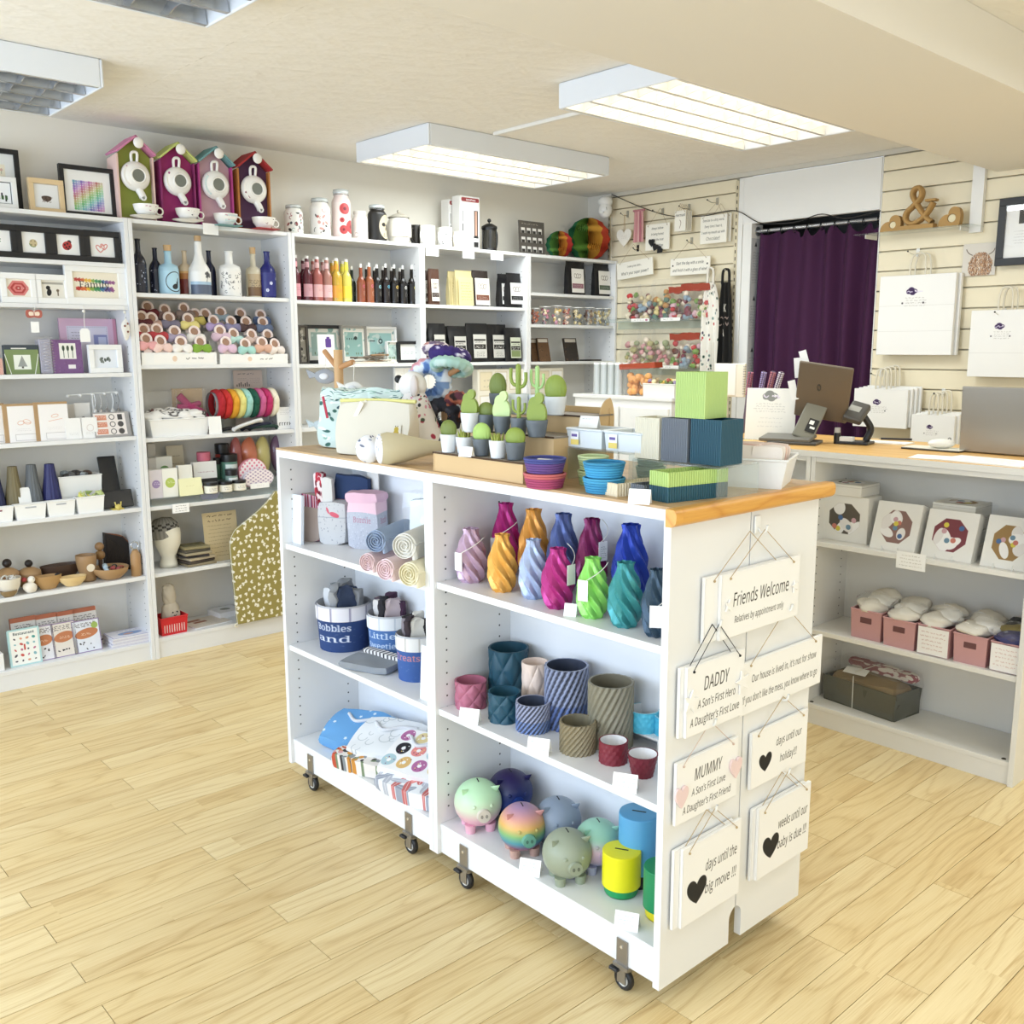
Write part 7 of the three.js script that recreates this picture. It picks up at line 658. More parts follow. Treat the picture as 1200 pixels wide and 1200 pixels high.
pig([-0.687,0.152,-0.185,0.128,0.203],[0x101a3c,0x1c3c8a,0x14205a,0x2a1a4a],'navy blue glossy piggy bank at the back',1.2); pig([-0.483,0.152,-0.17,0.125,0.201],[0x8794a4,0x8d9aac],'plain blue-grey piggy bank'); pig([-0.336,0.152,-0.165,0.12,0.203],[0xbfcbe6,0xd0b6d2,0xd8bcd4,0x9fd0b8,0x9fd0b8],'lilac and mint piggy bank'); pig([-0.7,0.152,-0.078,0.133,0.136],[0xe9b0c2,0xe8b2c4,0xd3dcc4,0xbfe6bc,0xbfe6bc],'pink and pale green piggy bank'); pig([-0.523,0.152,-0.078,0.127,0.14],[0xd9b79a,0x8f5a80,0x4a9aae,0x84b678,0xe0b060,0xd89a90,0xa98ab0],'rainbow striped piggy bank'); pig([-0.351,0.152,-0.07,0.125,0.14],[0x97a08a,0x9ba38e],'sage green piggy bank');
function moneyTin(q,c0,c1,label) { const [x,y,z,w,h] = q,R = w / 2,t = thing('money_tin',label,'money box','cylinder money boxes',[x,y,z],.5); part(t,'lower_cup',lathe([[.0005,0],[R * .82,0],[R * .88,.006],[R * .92,h * .24]],36),M(c1,.4)); part(t,'upper_drum',lathe([[R * .97,h * .2],[R,h * .21],[R,h * .97],[R * .96,h],[.0005,h]],40),M(c0,.45)); part(t,'coin_slot',rbox(R * .7,.001,R * .08,.0004,0,h + .0006,0),M(0x2a2a20,.7)); }
moneyTin([-0.225,0.152,-0.19,0.098,0.183],0x5fa9d8,0x1c2226,'sky blue cylinder money box on a dark base'); moneyTin([-0.222,0.152,-0.125,0.093,0.109],0xf0e81c,0x1f9a5a,'yellow cylinder money box on a green base'); moneyTin([-0.091,0.152,-0.119,0.089,0.124],0x1f8a56,0xf0e020,'green cylinder money box on a yellow base'); 
tent([-0.429,0.152,-0.021],facing,'folded price card before the rainbow piggy bank'); tent([-0.116,0.152,-0.026],facing,'folded price card before the yellow money box');
// ---------- fabric goods, left half ----------
const cloth = (c) => M(c,.95);
function fabric(draw,w = 120,h = 120) { const r = art(w,h,draw); return [r,artMat(r,.95)]; }
function softBox(w,h,d,amp,f,off = 0,sx = 10,sy = 10,sz = 6) { const g = new THREE.BoxGeometry(w,h,d,sx,sy,sz),p = g.attributes.position; for (let i = 0; i < p.count; i++) { const x = p.getX(i),y = p.getY(i),z = p.getZ(i),u = x / w * 2,v = y / h * 2,q = z / d * 2; const sh = 1 - .06 * (u * u * v * v + u * u * q * q); p.setXYZ(i,x * sh + amp * noise.noise(x * f + off,y * f,z * f),y * sh + amp * noise.noise(x * f,y * f + 5 + off,z * f),z * sh + amp * noise.noise(x * f,y * f,z * f + 9 + off)); } g.computeVertexNormals(); return g; }
function roll(q,c,label,len,o = {}) { const [x,y,z,w] = q,R = w / 2,t = thing('rolled_blanket',label,'blanket','rolled baby blankets',[x,y + (o.dy || 0),z - .0],o.turn ?? .2); const pts = []; for (let i = 0; i <= 70; i++) { const a = i * .36,r = R * (.1 + .88 * (i / 70)); pts.push(new THREE.Vector2(Math.cos(a) * r,Math.sin(a) * r)); } const out = pts.map((v) => v.clone().multiplyScalar(1)),inn = pts.map((v) => v.clone().multiplyScalar(1 - .045 / Math.max(.25,v.length() / R))).reverse(); part(t,'blanket_roll',new THREE.ExtrudeGeometry(new THREE.Shape([...out,...inn]),{ depth:len,bevelEnabled:false }).translate(0,R,-len),cloth(c)); part(t,'roll_core',new THREE.CylinderGeometry(R * .9,R * .9,len * .97,24).rotateX(HP).translate(0,R,-len / 2 - .006),cloth(c)); part(t,'loose_flap',softBox(R * .5,R * 1.2,len * .98,.003,30).translate(R * .72,R * .62,-len / 2),cloth(c)); return t; }
roll([-1.062,0.82,0.024,0.056,0.064],0xe9cfcf,'pale pink rolled blanket at the front edge',.2,{ turn:.3 }); roll([-0.94,0.82,0.047,0.063,0.074],0xecd3d4,'pink rolled blanket beside the pale yellow roll',.2,{ turn:.3 }); roll([-0.839,0.82,0.041,0.07,0.081],0xe9e0bf,'pale yellow rolled blanket',.2,{ turn:.3 });
{ const yy = .05; const a = [-0.877,0.82,0.057,0.068,0.177],b = [-1.029,0.82,0.028,0.062,0.162]; roll([b[0] - .01,0.82 + .056,b[2] - .02,.068],0x9aa9bf,'blue-grey rolled blanket on top of the pink rolls',.2,{ turn:.5 }); roll([a[0] - .0,0.82 + .066,a[2] - .03,.075],0xe2ded4,'cream rolled blanket on top of the pile',.2,{ turn:.5 }); }
{ const [r,m] = fabric((x,w,h) => { fill(x,'#b5a49a',w,h); const n = ['#a8324a','#d8a6c0','#f0e0e6','#7a4a7a','#c85a72','#e6c6d6','#9a2a40','#d3c0d8']; for (let i = 0; i < 26; i++) { x.fillStyle = n[i % 8]; x.fillRect(i * w / 26,0,w / 26,h * .26); } }); const q = [-1.58,0.82,-0.097,0.11,0.157]; const t = thing('striped_top_pouch','beige fabric pouch with a pink striped turned-down top','pouch',null,[q[0],q[1],q[2]],.5); part(t,'pouch',uvTo(softBox(q[3],q[4],.05,.006,14,2),r).translate(0,q[4] / 2,0),m); }
{ const [r,m] = fabric((x,w,h) => { fill(x,'#c6c6c6',w,h); dots(x,w,h,60,['#8a8c96','#a9a9ae'],1,2.4); x.fillStyle = '#9fa2aa'; x.fillRect(0,h * .36,w,2); x.fillStyle = '#cf6070'; x.beginPath(); x.ellipse(w * .6,h * .3,20,7,.2,0,7); x.ellipse(w * .38,h * .2,4,11,-.5,0,7); x.fill(); }); const q = [-1.479,0.82,-0.142,0.103,0.141]; const t = thing('flamingo_bag','grey spotted fabric tub with a pink flamingo','fabric tub',null,[q[0],q[1],q[2]],.5); part(t,'tub',uvTo(softBox(q[3],q[4],.07,.005,14,5),r).translate(0,q[4] / 2,0),m);
  const t2 = thing('folded_cloths','navy and red floral folded cloths standing in the flamingo tub','cloths',null,[q[0],q[1] + q[4] - .03,q[2] - .01],.5); part(t2,'navy_cloth',softBox(.13,.12,.03,.005,18,3).rotateZ(-.1).translate(.04,.05,-.02),cloth(0x2d3f63)); const [r2,m2] = fabric((x,w,h) => { fill(x,'#ead9d8',w,h); dots(x,w,h,30,['#8a2234','#b83a48','#6a1a2a'],4,9); },60,90); part(t2,'floral_cloth',uvTo(softBox(.035,.14,.03,.003,20,1).rotateZ(.12).translate(-.055,.05,.01),r2),m2); part(t2,'folded_label',softBox(.04,.12,.02,.003,20,2).translate(-.025,.045,.022),cloth(0xd9d6d0)); }
{ const [r,m] = fabric((x,w,h) => { fill(x,'#b9bcc6',w,h); dots(x,w,h,200,['#a4a8b6','#cdd0d8'],1,2); x.fillStyle = '#ecc8d2'; x.fillRect(0,0,w,h * .3); say(x,'Bonnie',w * .5,h * .45,h * .16,'#b07084','serif',w * .8); }); const q = [-1.356,0.82,-0.179,0.112,0.167]; const t = thing('name_tub','grey fabric tub with a pink turned-over top and an embroidered name','fabric tub',null,[q[0],q[1],q[2]],.5); part(t,'tub',uvTo(softBox(q[3],q[4],.08,.005,14,7),r).translate(0,q[4] / 2,0),m); part(t,'turned_top',softBox(q[3] * 1.04,.03,.085,.004,30,4).translate(0,q[4] - .004,0),cloth(0xe6bccb)); }
{ const t = thing('wrapped_gift_set','white baby gift set in crackly clear wrap','gift set',null,[-.98,0.82,-.17],.3); part(t,'folded_cloth',softBox(.16,.2,.08,.01,14,8).translate(0,.1,0),cloth(0xe4edf0)); part(t,'clear_wrap',blob(new THREE.BoxGeometry(.175,.215,.095,8,8,6),.012,22,3).translate(0,.11,0),film); part(t,'yellow_motif',blob(new THREE.SphereGeometry(.02,10,8),.004,40).scale(1.5,.6,.4).translate(.05,.15,.045),cloth(0xc9b46a)); }
slab('star_tag','cream swing tag with a red star behind the navy cloth','tag',null,[-1.395,0.82,-0.23,0.064,0.233],0,M(0xe2ded6,.7),.002,(x,w,h) => { fill(x,'#e8e5de',w,h); x.fillStyle = '#a03a40'; x.font = '30px sans-serif'; x.textAlign = 'center'; x.fillText('★',w * .5,h * .4); },{ lean:0 });
slab('book_stand','pale folded leaflet behind the striped pouch','leaflet',null,[-1.565,0.82,-0.035,0.083,0.16],0,M(0xdfe6ee,.6),.01,(x,w,h) => { fill(x,'#e6ecf2',w,h); x.fillStyle = '#5a7aa0'; x.fillRect(0,h * .3,w * .3,h * .3); },{ lean:.05 });
function bucket(q,base,cuff,lines,label,ink,turn = .45,fillers) { const [x,y,z,w,h] = q,R = w / 2,t = thing('fabric_bucket',label,'fabric basket','denim fabric baskets',[x,y,z],turn); const r = art(170,90,(c,a,b) => { fill(c,base,a,b); dots(c,a,b,160,[base,'#ffffff14'],1,2); lines.forEach((l,i) => say(c,l,a * .5,b * (.24 + i * .34),b * .28,ink,'serif',a * .25)); }); const g = new THREE.CylinderGeometry(R * .98,R * .9,h * .72,40,6,true,PI,2 * PI); part(t,'denim_wall',uvTo(g,r).translate(0,h * .36,0),artMat(r,.95)); part(t,'denim_base',cyl(R * .9,R * .9,.004,0,.001,0,30),cloth(new THREE.Color(base).getHex())); const r2 = art(170,30,cuff); part(t,'turned_cuff',uvTo(new THREE.CylinderGeometry(R * 1.03,R * 1.02,h * .3,40,2,true),r2).translate(0,h * .85,0),artMat(r2,.95)); part(t,'lining',cyl(R * .86,R * .98,h * .96,0,.01,0,32,true),cloth(0xc9c9cc)); if (fillers) fillers(t,R,h); return t; }
const cuffP = (bg,st) => (x,w,h) => { fill(x,bg,w,h); for (let i = 0; i < 9; i++) { x.fillStyle = st; x.fillRect(i * w / 9,0,1.6,h); } };
const stuffIn = (cols) => (t,R,h) => { for (let i = 0; i < 7; i++) { const a = i * .9; part(t,'folded_cloth',softBox(R * .75,h * .75,R * .3,R * .1,3 / R,i).rotateZ(rr(-.3,.3)).rotateY(a).translate(Math.cos(a) * R * .4,h * (.95 + .06 * (i % 3)),Math.sin(a) * R * .4),cloth(cols[i % cols.length])); } };
bucket([-1.454,0.478,-0.142,0.177,0.148],'#2b4272',cuffP('#e4e2e8','#8a86a0'),['Bobbles','and'],'dark denim basket embroidered Bobbles and','#dfe2ea',.5,stuffIn([0x8b8d90,0x3a4660,0x9b9da0,0xc9ccd0,0x747a80]));
bucket([-1.29,0.478,-0.21,0.143,0.132],'#4d73ac',cuffP('#eceef0','#c9d0d8'),['Little','Sweetie'],'mid-blue denim basket with white embroidery','#d6e2f0',.45,stuffIn([0x4a2f44,0xc9b8bc,0x2c2a30,0xd8d4d2,0x584a52]));
bucket([-1.046,0.478,-0.134,0.12,0.134],'#3f5f9c',cuffP('#e9e8e4','#b9b4ae'),['Treats'],'blue denim basket embroidered Treats','#d98a86',.35,stuffIn([0x2a2628,0xe4e0d6,0x3c3238,0x8a8288]));
{ const p = [-1.188,0.478,-0.033]; const t = thing('folded_pouch','grey felt pouch with a striped trim lying flat','pouch',null,[p[0] - .02,p[1],p[2] - .05],.35); part(t,'felt_body',softBox(.19,.022,.11,.006,16,2,12,3,8).translate(0,.012,0),cloth(0x8c9197)); const [r,m] = fabric((x,w,h) => { fill(x,'#e9e6e2',w,h); x.fillStyle = '#3c3a40'; for (let i = 0; i < 12; i++) x.fillRect(i * w / 12,0,3,h); },100,20); part(t,'striped_trim',uvTo(softBox(.2,.014,.03,.002,20,1).rotateY(-.2).translate(.02,.028,-.05),r),m); }
slab('ribbon_card','white card with a green star and ribbon against the divider','price card',null,[-0.869,0.478,-0.03,0.043,0.156],0,M(0xe6eaec,.7),.002,(x,w,h) => { fill(x,'#e9edef',w,h); x.fillStyle = '#8fb0a8'; x.font = '20px sans-serif'; x.fillText('★',w * .3,h * .3); },{ lean:.05 });
// folded shopping bags on the lower shelf
function foldedBag(label,p,w,d,turn,draw,h = .03,off = 0) { const [r,m] = fabric(draw,200,200 * d / w); const t = thing('folded_shopper',label,'folded bag','folded fabric bags',p,turn),tl = p[2] < -.1 ? .34 :.12; const g = softBox(w,h,d,.008,12,off,18,3,14),ps = g.attributes.position,u = g.attributes.uv; for (let i = 0; i < u.count; i++) u.setXY(i,Math.min(1,Math.max(0,ps.getX(i) / w + .5)),Math.min(1,Math.max(0,.5 - ps.getZ(i) / d))); const tilt = (k) => k.rotateX(tl).translate(0,d / 2 * Math.sin(tl),0); part(t,'bag_cloth',tilt(uvTo(g,r).translate(0,h / 2,0)),m); part(t,'bag_strap',tilt(tube([[-w * .3,h,-d * .3],[-w * .1,h + .006,-d * .1],[w * .1,h + .004,-d * .25],[w * .34,h,-d * .32]],.006,20,6)),cloth(0xd9dade)); return t; }
const y3 = 0.15;
foldedBag('folded bag of bright blue floral fabric at the back',[-1.37,y3,-.15],.26,.16,.35,(x,w,h) => { fill(x,'#6aa4d8',w,h); for (let i = 0; i < 26; i++) flower(x,rr(0,w),rr(0,h),5,'#e8f0f6','#9ac0e0'); },.05,1);
foldedBag('folded white bag with sketchy pale flowers',[-1.21,y3,-.15],.24,.17,.4,(x,w,h) => { fill(x,'#e9ebec',w,h); for (let i = 0; i < 16; i++) { x.strokeStyle = '#b9bfc2'; x.lineWidth = 2; x.beginPath(); x.arc(rr(0,w),rr(0,h),rr(6,16),0,4); x.stroke(); } },.07,2);
foldedBag('folded white bag printed with doughnuts',[-1.02,y3 + .01,-.14],.24,.18,.3,(x,w,h) => { fill(x,'#f0eeec',w,h); for (let i = 0; i < 4; i++) for (let j = 0; j < 3; j++) { x.fillStyle = ['#b06a98','#e3d09a','#26242a','#e08a86','#a9c4cc','#d8b070'][(i + j * 2) % 6]; x.beginPath(); x.arc(w * (.14 + i * .24 + (j % 2) * .08),h * (.18 + j * .3),20,0,7); x.fill(); for (let k = 0; k < 9; k++) { x.fillStyle = pick(['#fff','#f6d070','#7a3a5a']); x.fillRect(w * (.14 + i * .24 + (j % 2) * .08) + rr(-14,14),h * (.18 + j * .3) + rr(-14,14),3,3); } x.fillStyle = '#f0eeec'; x.beginPath(); x.arc(w * (.14 + i * .24 + (j % 2) * .08),h * (.18 + j * .3),6,0,7); x.fill(); } },.065,3);
foldedBag('folded bag of autumn birds and toadstools at the front',[-1.22,y3,-.045],.2,.075,.3,(x,w,h) => { fill(x,'#e6e0da',w,h); dots(x,w,h,60,['#c2553a','#8a8f92','#3a3634','#c98a3a','#d9a0a0','#7a8a6a'],4,11); },.05,4);
foldedBag('folded bag with coral and grey leaves at the front',[-.96,y3,-.052],.27,.085,.12,(x,w,h) => { fill(x,'#eceef0',w,h); for (let i = 0; i < 26; i++) { x.save(); x.translate(rr(0,w),rr(0,h)); x.rotate(rr(0,6)); x.fillStyle = pick(['#d97f78','#9aa0ae','#c66a66','#b9bcc6']); x.beginPath(); x.ellipse(0,0,22,8,0,0,7); x.fill(); x.strokeStyle = '#f4f4f4'; x.lineWidth = 1; x.beginPath(); x.moveTo(-20,0); x.lineTo(20,0); x.stroke(); x.restore(); } },.045,5);
// ---------- plaques on the island end ----------
const GE = 'lettered plaques on the island end',hookW = M(0xf1f1ee,.3);
function endPlaque(label,q,lines,o) { const n = o.n || 1; for (let k = n - 1; k >= 0; k--) { const [x,y,z,w,h] = q; const t = plaque(k ? 'blank plaque tucked behind the ' + o.short + ' plaque' :label,[.0085 + (n - 1 - k) * .009,y,z + k * (o.dz ?? .03),w,h],k ? (x2,a,b) => fill(x2,'#f1efeb',a,b) :(x2,a,b) => { fill(x2,'#f1efeb',a,b); if (o.heart) { x2.fillStyle = '#171717'; const s = b * .17,cx = a * .24,cy = b * .62; x2.beginPath(); x2.moveTo(cx,cy + s); x2.bezierCurveTo(cx - s * 2.2,cy - s * .4,cx - s * .6,cy - s * 1.6,cx,cy - s * .5); x2.bezierCurveTo(cx + s * .6,cy - s * 1.6,cx + s * 2.2,cy - s * .4,cx,cy + s); x2.fill(); } lines.forEach(([l,px,py,sz]) => { x2.save(); x2.translate(a * px,b * py); x2.transform(.66,0,-.1,1,0,0); say(x2,l,0,0,b * sz,'#28241f','sans-serif',a * (o.mw || .9) / .66); x2.restore(); }); },{ turn:LT,group:GE,hk:o.hk,th:.008,col:0xf2f0ec,cord:o.cord,max:300 }); if (o.extra && !k) o.extra(t,w,h); }
  const hk = thing('adhesive_hook','white adhesive hook above the ' + o.short + ' plaque','hook','white adhesive hooks on the island end',[.001,q[1] + q[4] + o.hk,q[2]],LT); part(hk,'hook_plate',rbox(.022,.04,.004,.002,0,.008,.002),hookW); part(hk,'hook_prong',tube([[0,0,.004],[0,-.008,.012],[0,-.004,.024],[0,.01,.028]],.003,12,6),hookW); }
const butterfly = (c,shp) => (t,w,h) => { for (const s of [-1,1]) part(t,shp,shp === 'wooden_heart' ? ext(heart(.042,.045),.004,.001).translate(s * w * .44,h * (s < 0 ? .45 :.5),.006) :ext([[0,.024],[.006,.008],[.022,.008],[.01,-.003],[.015,-.022],[0,-.01],[-.015,-.022],[-.01,-.003],[-.022,.008],[-.006,.008]],.004).rotateZ(s * .2).scale(shp === 'white_bird' ? .6 :1.1,shp === 'white_bird' ? .6 :1.1,1).translate(s * w * (shp === 'white_bird' ? .42 :.45),h * .52,.006),M(c,.6)); };
endPlaque('plaque lettered Friends Welcome with two white birds',[0.013,0.829,-0.298,0.305,0.144],[['Friends Welcome',.5,.42,.3],['Relatives by appointment only',.48,.74,.15]],{ short:'Friends Welcome',n:2,hk:.08,dz:.045,extra:butterfly(0xf4f1ec,'white_bird') });
endPlaque('plaque lettered DADDY with white stars and black cord',[0.013,0.64,-0.14,0.203,0.154],[['DADDY',.5,.3,.28],["A Son's First Hero",.52,.58,.17],["A Daughter's First Love",.5,.82,.17]],{ short:'DADDY',n:2,hk:.075,dz:.012,cord:M(0x1d1c1b,.8),extra:butterfly(0xf2f0ec,'white_star') });
endPlaque('plaque lettered Our house is lived in',[0.013,0.63,-0.415,0.34,0.123],[["Our house is lived in, it's not for show",.52,.34,.2],["If you don't like the mess, you know where to go",.48,.72,.2]],{ short:'Our house',hk:.1,mw:.94 });
endPlaque('plaque lettered MUMMY with two pale pink hearts',[0.013,0.445,-0.134,0.221,0.141],[['MUMMY',.5,.3,.28],["A Son's First Love",.52,.58,.17],["A Daughter's First Friend",.5,.82,.17]],{ short:'MUMMY',hk:.065,cord:M(0xcdb4a4,.8),extra:butterfly(0xe9cfcd,'wooden_heart') });
endPlaque('plaque counting days until our holiday with a black heart',[0.013,0.438,-0.417,0.238,0.138],[['days until our',.66,.34,.2],['holiday!!!',.66,.68,.2]],{ short:'holiday',hk:.06,heart:1,mw:.56 });
endPlaque('plaque counting days until the big move with a black heart',[0.013,0.204,-0.149,0.214,0.185],[['days until the',.66,.36,.19],['big move !!!',.66,.66,.19]],{ short:'big move',n:2,hk:.06,dz:.018,heart:1,mw:.56 });
endPlaque('plaque counting weeks until our baby is due with a black heart',[0.013,0.204,-0.439,0.226,0.181],[['weeks until our',.66,.36,.19],['baby is due !!!',.66,.66,.19]],{ short:'baby',n:2,hk:.06,dz:.012,heart:1,mw:.58 });

// ---------- island top ----------
const IT = 1.131;
const ply = M(0xd2b384,.65),burnt = M(0x4a3520,.8);
{ const t = thing('stepped_display_stand','laser-cut plywood stepped stand holding the toy cacti','display stand',null,[-.62,IT,-.012]); const w = .345; [[.05,0],[.104,.1],[.15,.2]].forEach(([y,d],i) => { part(t,'deck',box(w,.004,.11,0,y - .002,-d - .055),M(0x8f8578,.6)); part(t,'front_board',box(w - .01,y - (i ? [0,.05,.104][i] :0) - .004,.004,0,(y + (i ? [0,.05,.104][i] :0)) / 2 - .002,-d - .003),ply); part(t,'deck_edge',box(w,.0045,.0012,0,y - .002,-d + .0006),burnt); });
  for (const s of [-1,1]) { const sh = new THREE.Shape(); sh.moveTo(0,0); sh.lineTo(0,.046); sh.lineTo(.1,.046); sh.lineTo(.1,.1); sh.lineTo(.2,.1); sh.lineTo(.2,.146); sh.lineTo(.262,.146); sh.quadraticCurveTo(.27,.185,.3,.19); sh.quadraticCurveTo(.318,.17,.315,.12); sh.lineTo(.315,.0); sh.closePath(); part(t,'side_board',new THREE.ExtrudeGeometry(sh,{ depth:.004,bevelEnabled:false }).rotateY(HP).translate(s * (w / 2 - .004) - .002,0,0),ply); } part(t,'back_board',ext([[-w / 2,.1],[w / 2,.1],[w / 2,.165],[-w / 2,.165]],.004).translate(0,0,-.3),ply); }
const D1y = IT + .05,D2y = IT + .104,D3y = IT + .15,gA = 0x73813a,gB = 0xa9c86a,gC = 0x8a9c42,potW = 0xdfe2e4,potG = 0x5f666c;
function cactus(q,kind,g,pc,plantTop,label) { const [x,y,z,w,h] = q,R = w / 2,t = thing('toy_cactus',label,'ornamental cactus','ornamental cacti in pots',[x,y,z],.45),m = M(g,.55); part(t,'pot',lathe([[.0005,0],[R * .74,0],[R * .78,.003],[R * .98,h * .8],[R,h],[R * .9,h],[R * .86,h * .86],[.0005,h * .86]],28),M(pc,.5)); const P = plantTop - y - h,by = h * .9;
  if (kind === 'ball') { const r = P * .62,k = R * 1.04; const gg = new THREE.SphereGeometry(1,48,20),p = gg.attributes.position; for (let i = 0; i < p.count; i++) { const b = 1 + .13 * Math.sin(p.getX(i) * 24); p.setZ(i,p.getZ(i) * b * .45); } gg.scale(Math.min(k,r * 1.15),r,R * 1.1); gg.computeVertexNormals(); part(t,'cactus_disc',gg.translate(0,by + P - r * .98,0),m); }
  if (kind === 'pear') [[0,.28,.5],[-.22,.62,.3],[.25,.86,.22]].forEach(([a,b,s]) => part(t,'pad',new THREE.CylinderGeometry(1,1,.012,24).rotateX(HP).scale(P * s * .75,P * s * .95,1).translate(a * R * 1.2,by + P * b,a * .02),m));
  if (kind === 'arms') { part(t,'stem',new THREE.CapsuleGeometry(R * .25,P * .8,4,14).translate(0,by + P * .5,0),m); for (const [s,a,b] of [[-1,.3,.85],[1,.25,.72]]) part(t,'arm',tube([[0,by + P * a,0],[s * R * .5,by + P * (a + .06),.0],[s * R * .72,by + P * (a + .2),0],[s * R * .74,by + P * b,0]],R * .17,20,8),m); part(t,'rib',[0,1,2,3,4].map((i) => rod([R * .2 * Math.cos(i * 1.26),by,R * .2 * Math.sin(i * 1.26)],[R * .2 * Math.cos(i * 1.26),by + P * .9,R * .2 * Math.sin(i * 1.26)],R * .05,5)),m); }
  if (kind === 'spiky') for (let i = 0; i < 13; i++) { const a = i * 2.4,r = R * .62 * Math.sqrt(i / 13); part(t,'leaf',new THREE.ConeGeometry(R * .2,P * 1.05,5).translate(0,P * .5,0).rotateX(r / R * .5).rotateY(-a + HP).translate(Math.cos(a) * r,by,Math.sin(a) * r),m); }
  return t; }
const cRow = [[[-0.746,1.181,-0.028,0.044,0.047],'ball',gA,potW,[-0.769,1.269,-0.05][1],'round dark green cactus in a white pot at the end of the front step'],[[-0.704,1.181,-0.047,0.048,0.042],'spiky',0xa3ac4e,potW,[-0.706,1.248,-0.05][1],'spiky succulent in a white pot behind the price card'],[[-0.629,1.181,-0.04,0.047,0.043],'ball',gB,potG,[-0.636,1.267,-0.05][1],'round pale green cactus in a grey pot on the front step'],[[-0.56,1.181,-0.033,0.046,0.044],'spiky',0xa3ac4e,potW,[-0.579,1.249,-0.05][1],'spiky succulent in a white pot between two grey pots'],[[-0.506,1.181,-0.04,0.049,0.043],'ball',gC,potG,[-0.517,1.263,-0.05][1],'round green cactus in a grey pot at the front corner'],
 [[-0.694,1.235,-0.056,0.048,0.049],'pear',gC,potW,[-0.802,1.344,-0.15][1],'prickly pear in a white pot on the middle step'],[[-0.664,1.235,-0.085,0.043,0.045],'ball',gA,potG,[-0.729,1.315,-0.15][1],'round dark cactus in a grey pot on the middle step'],[[-0.601,1.235,-0.082,0.045,0.044],'pear',0xc6dc9a,potG,[-0.669,1.341,-0.15][1],'pale mint prickly pear in a grey pot'],[[-0.537,1.235,-0.08,0.042,0.043],'arms',gC,potG,[-0.604,1.334,-0.15][1],'short column cactus with a side arm in a grey pot'],[[-0.478,1.235,-0.084,0.053,0.041],'pear',gC,potG,[-0.545,1.341,-0.15][1],'prickly pear in a wide grey pot at the corner of the middle step'],
 [[-0.682,1.281,-0.14,0.046,0.05],'ball',gA,potG,[-0.801,1.387,-0.25][1],'tall oval cactus in a dark pot at the back'],[[-0.601,1.281,-0.137,0.054,0.051],'arms',gC,potW,[-0.719,1.413,-0.25][1],'tall saguaro cactus in a white pot'],[[-0.566,1.281,-0.169,0.045,0.049],'arms',0xa9cc84,potW,[-0.644,1.409,-0.25][1],'tall pale saguaro cactus in a white pot'],[[-0.515,1.281,-0.183,0.055,0.046],'ball',gC,potW,[-0.581,1.384,-0.25][1],'tall oval cactus in a wide white pot']];
cRow.forEach((a) => cactus(...a)); tent([-0.642,1.181,-0.001],.4,'folded price card before the spiky succulent',.035,.026,1);
// rope bowls
function ropeBowl(q,c,label,c2) { const [x,y,z,w,h] = q,R = w / 2,t = thing('rope_bowl',label,'rope bowl','coiled rope bowls',[x,y,z]); const n = 6; for (let i = 0; i < n; i++) { const r = R * (.84 + .15 * (i / (n - 1))); part(t,'coil',new THREE.TorusGeometry(r - h / n / 2,h / n * .56,7,44).rotateX(HP).translate(0,h * (i + .5) / n,0),M(i > n / 2 && c2 ? c2 :c,.85)); } part(t,'bowl_base',cyl(R * .8,R * .8,.005,0,.001,0,32),M(c,.85)); return t; }
[[[-0.379,1.131,-0.015,0.1,0.029],[0xa8466a,0xc86a6a,'pink rope bowl under the purple one'],[0x6a4a86,0x4a4f8c,'purple and blue rope bowl stacked on the pink one']],[[-0.334,1.131,-0.088,0.075,0.028],[0xa3b878,0xbcc890,'lime rope bowl under another lime bowl'],[0xb9c88c,0xc6d4a2,'pale lime rope bowl stacked on the lime one']],[[-0.234,1.131,-0.056,0.096,0.027],[0x3f92bc,0x4aa0c8,'blue rope bowl under another blue bowl'],[0x45a0cc,0x3c8cb4,'bright blue rope bowl stacked on the blue one']],[[-0.297,1.131,-0.23,0.073,0.028],[0xa9c0a0,0xb4c8aa,'sage rope bowl under another sage bowl'],[0xb6c9ac,0xa9bf9e,'pale sage rope bowl stacked on the sage one']]].forEach(([q,a,b],i) => { const z = q[2] - (i === 3 ? .06 :i === 1 ? .04 :0); const h = .034; ropeBowl([q[0],q[1],z,q[3],h],a[0],a[2],a[1]); ropeBowl([q[0],q[1] + h + .0005,z,q[3] * .99,h],b[0],b[2],b[1]); });
{ const t = thing('price_slip','white slip lying in the purple rope bowl','price card',null,[[-0.379,1.131,-0.015,0.1,0.029][0],IT + .06,[-0.379,1.131,-0.015,0.1,0.029][2]],.3); part(t,'slip',box(.05,.001,.03).rotateX(.2),pearl); }
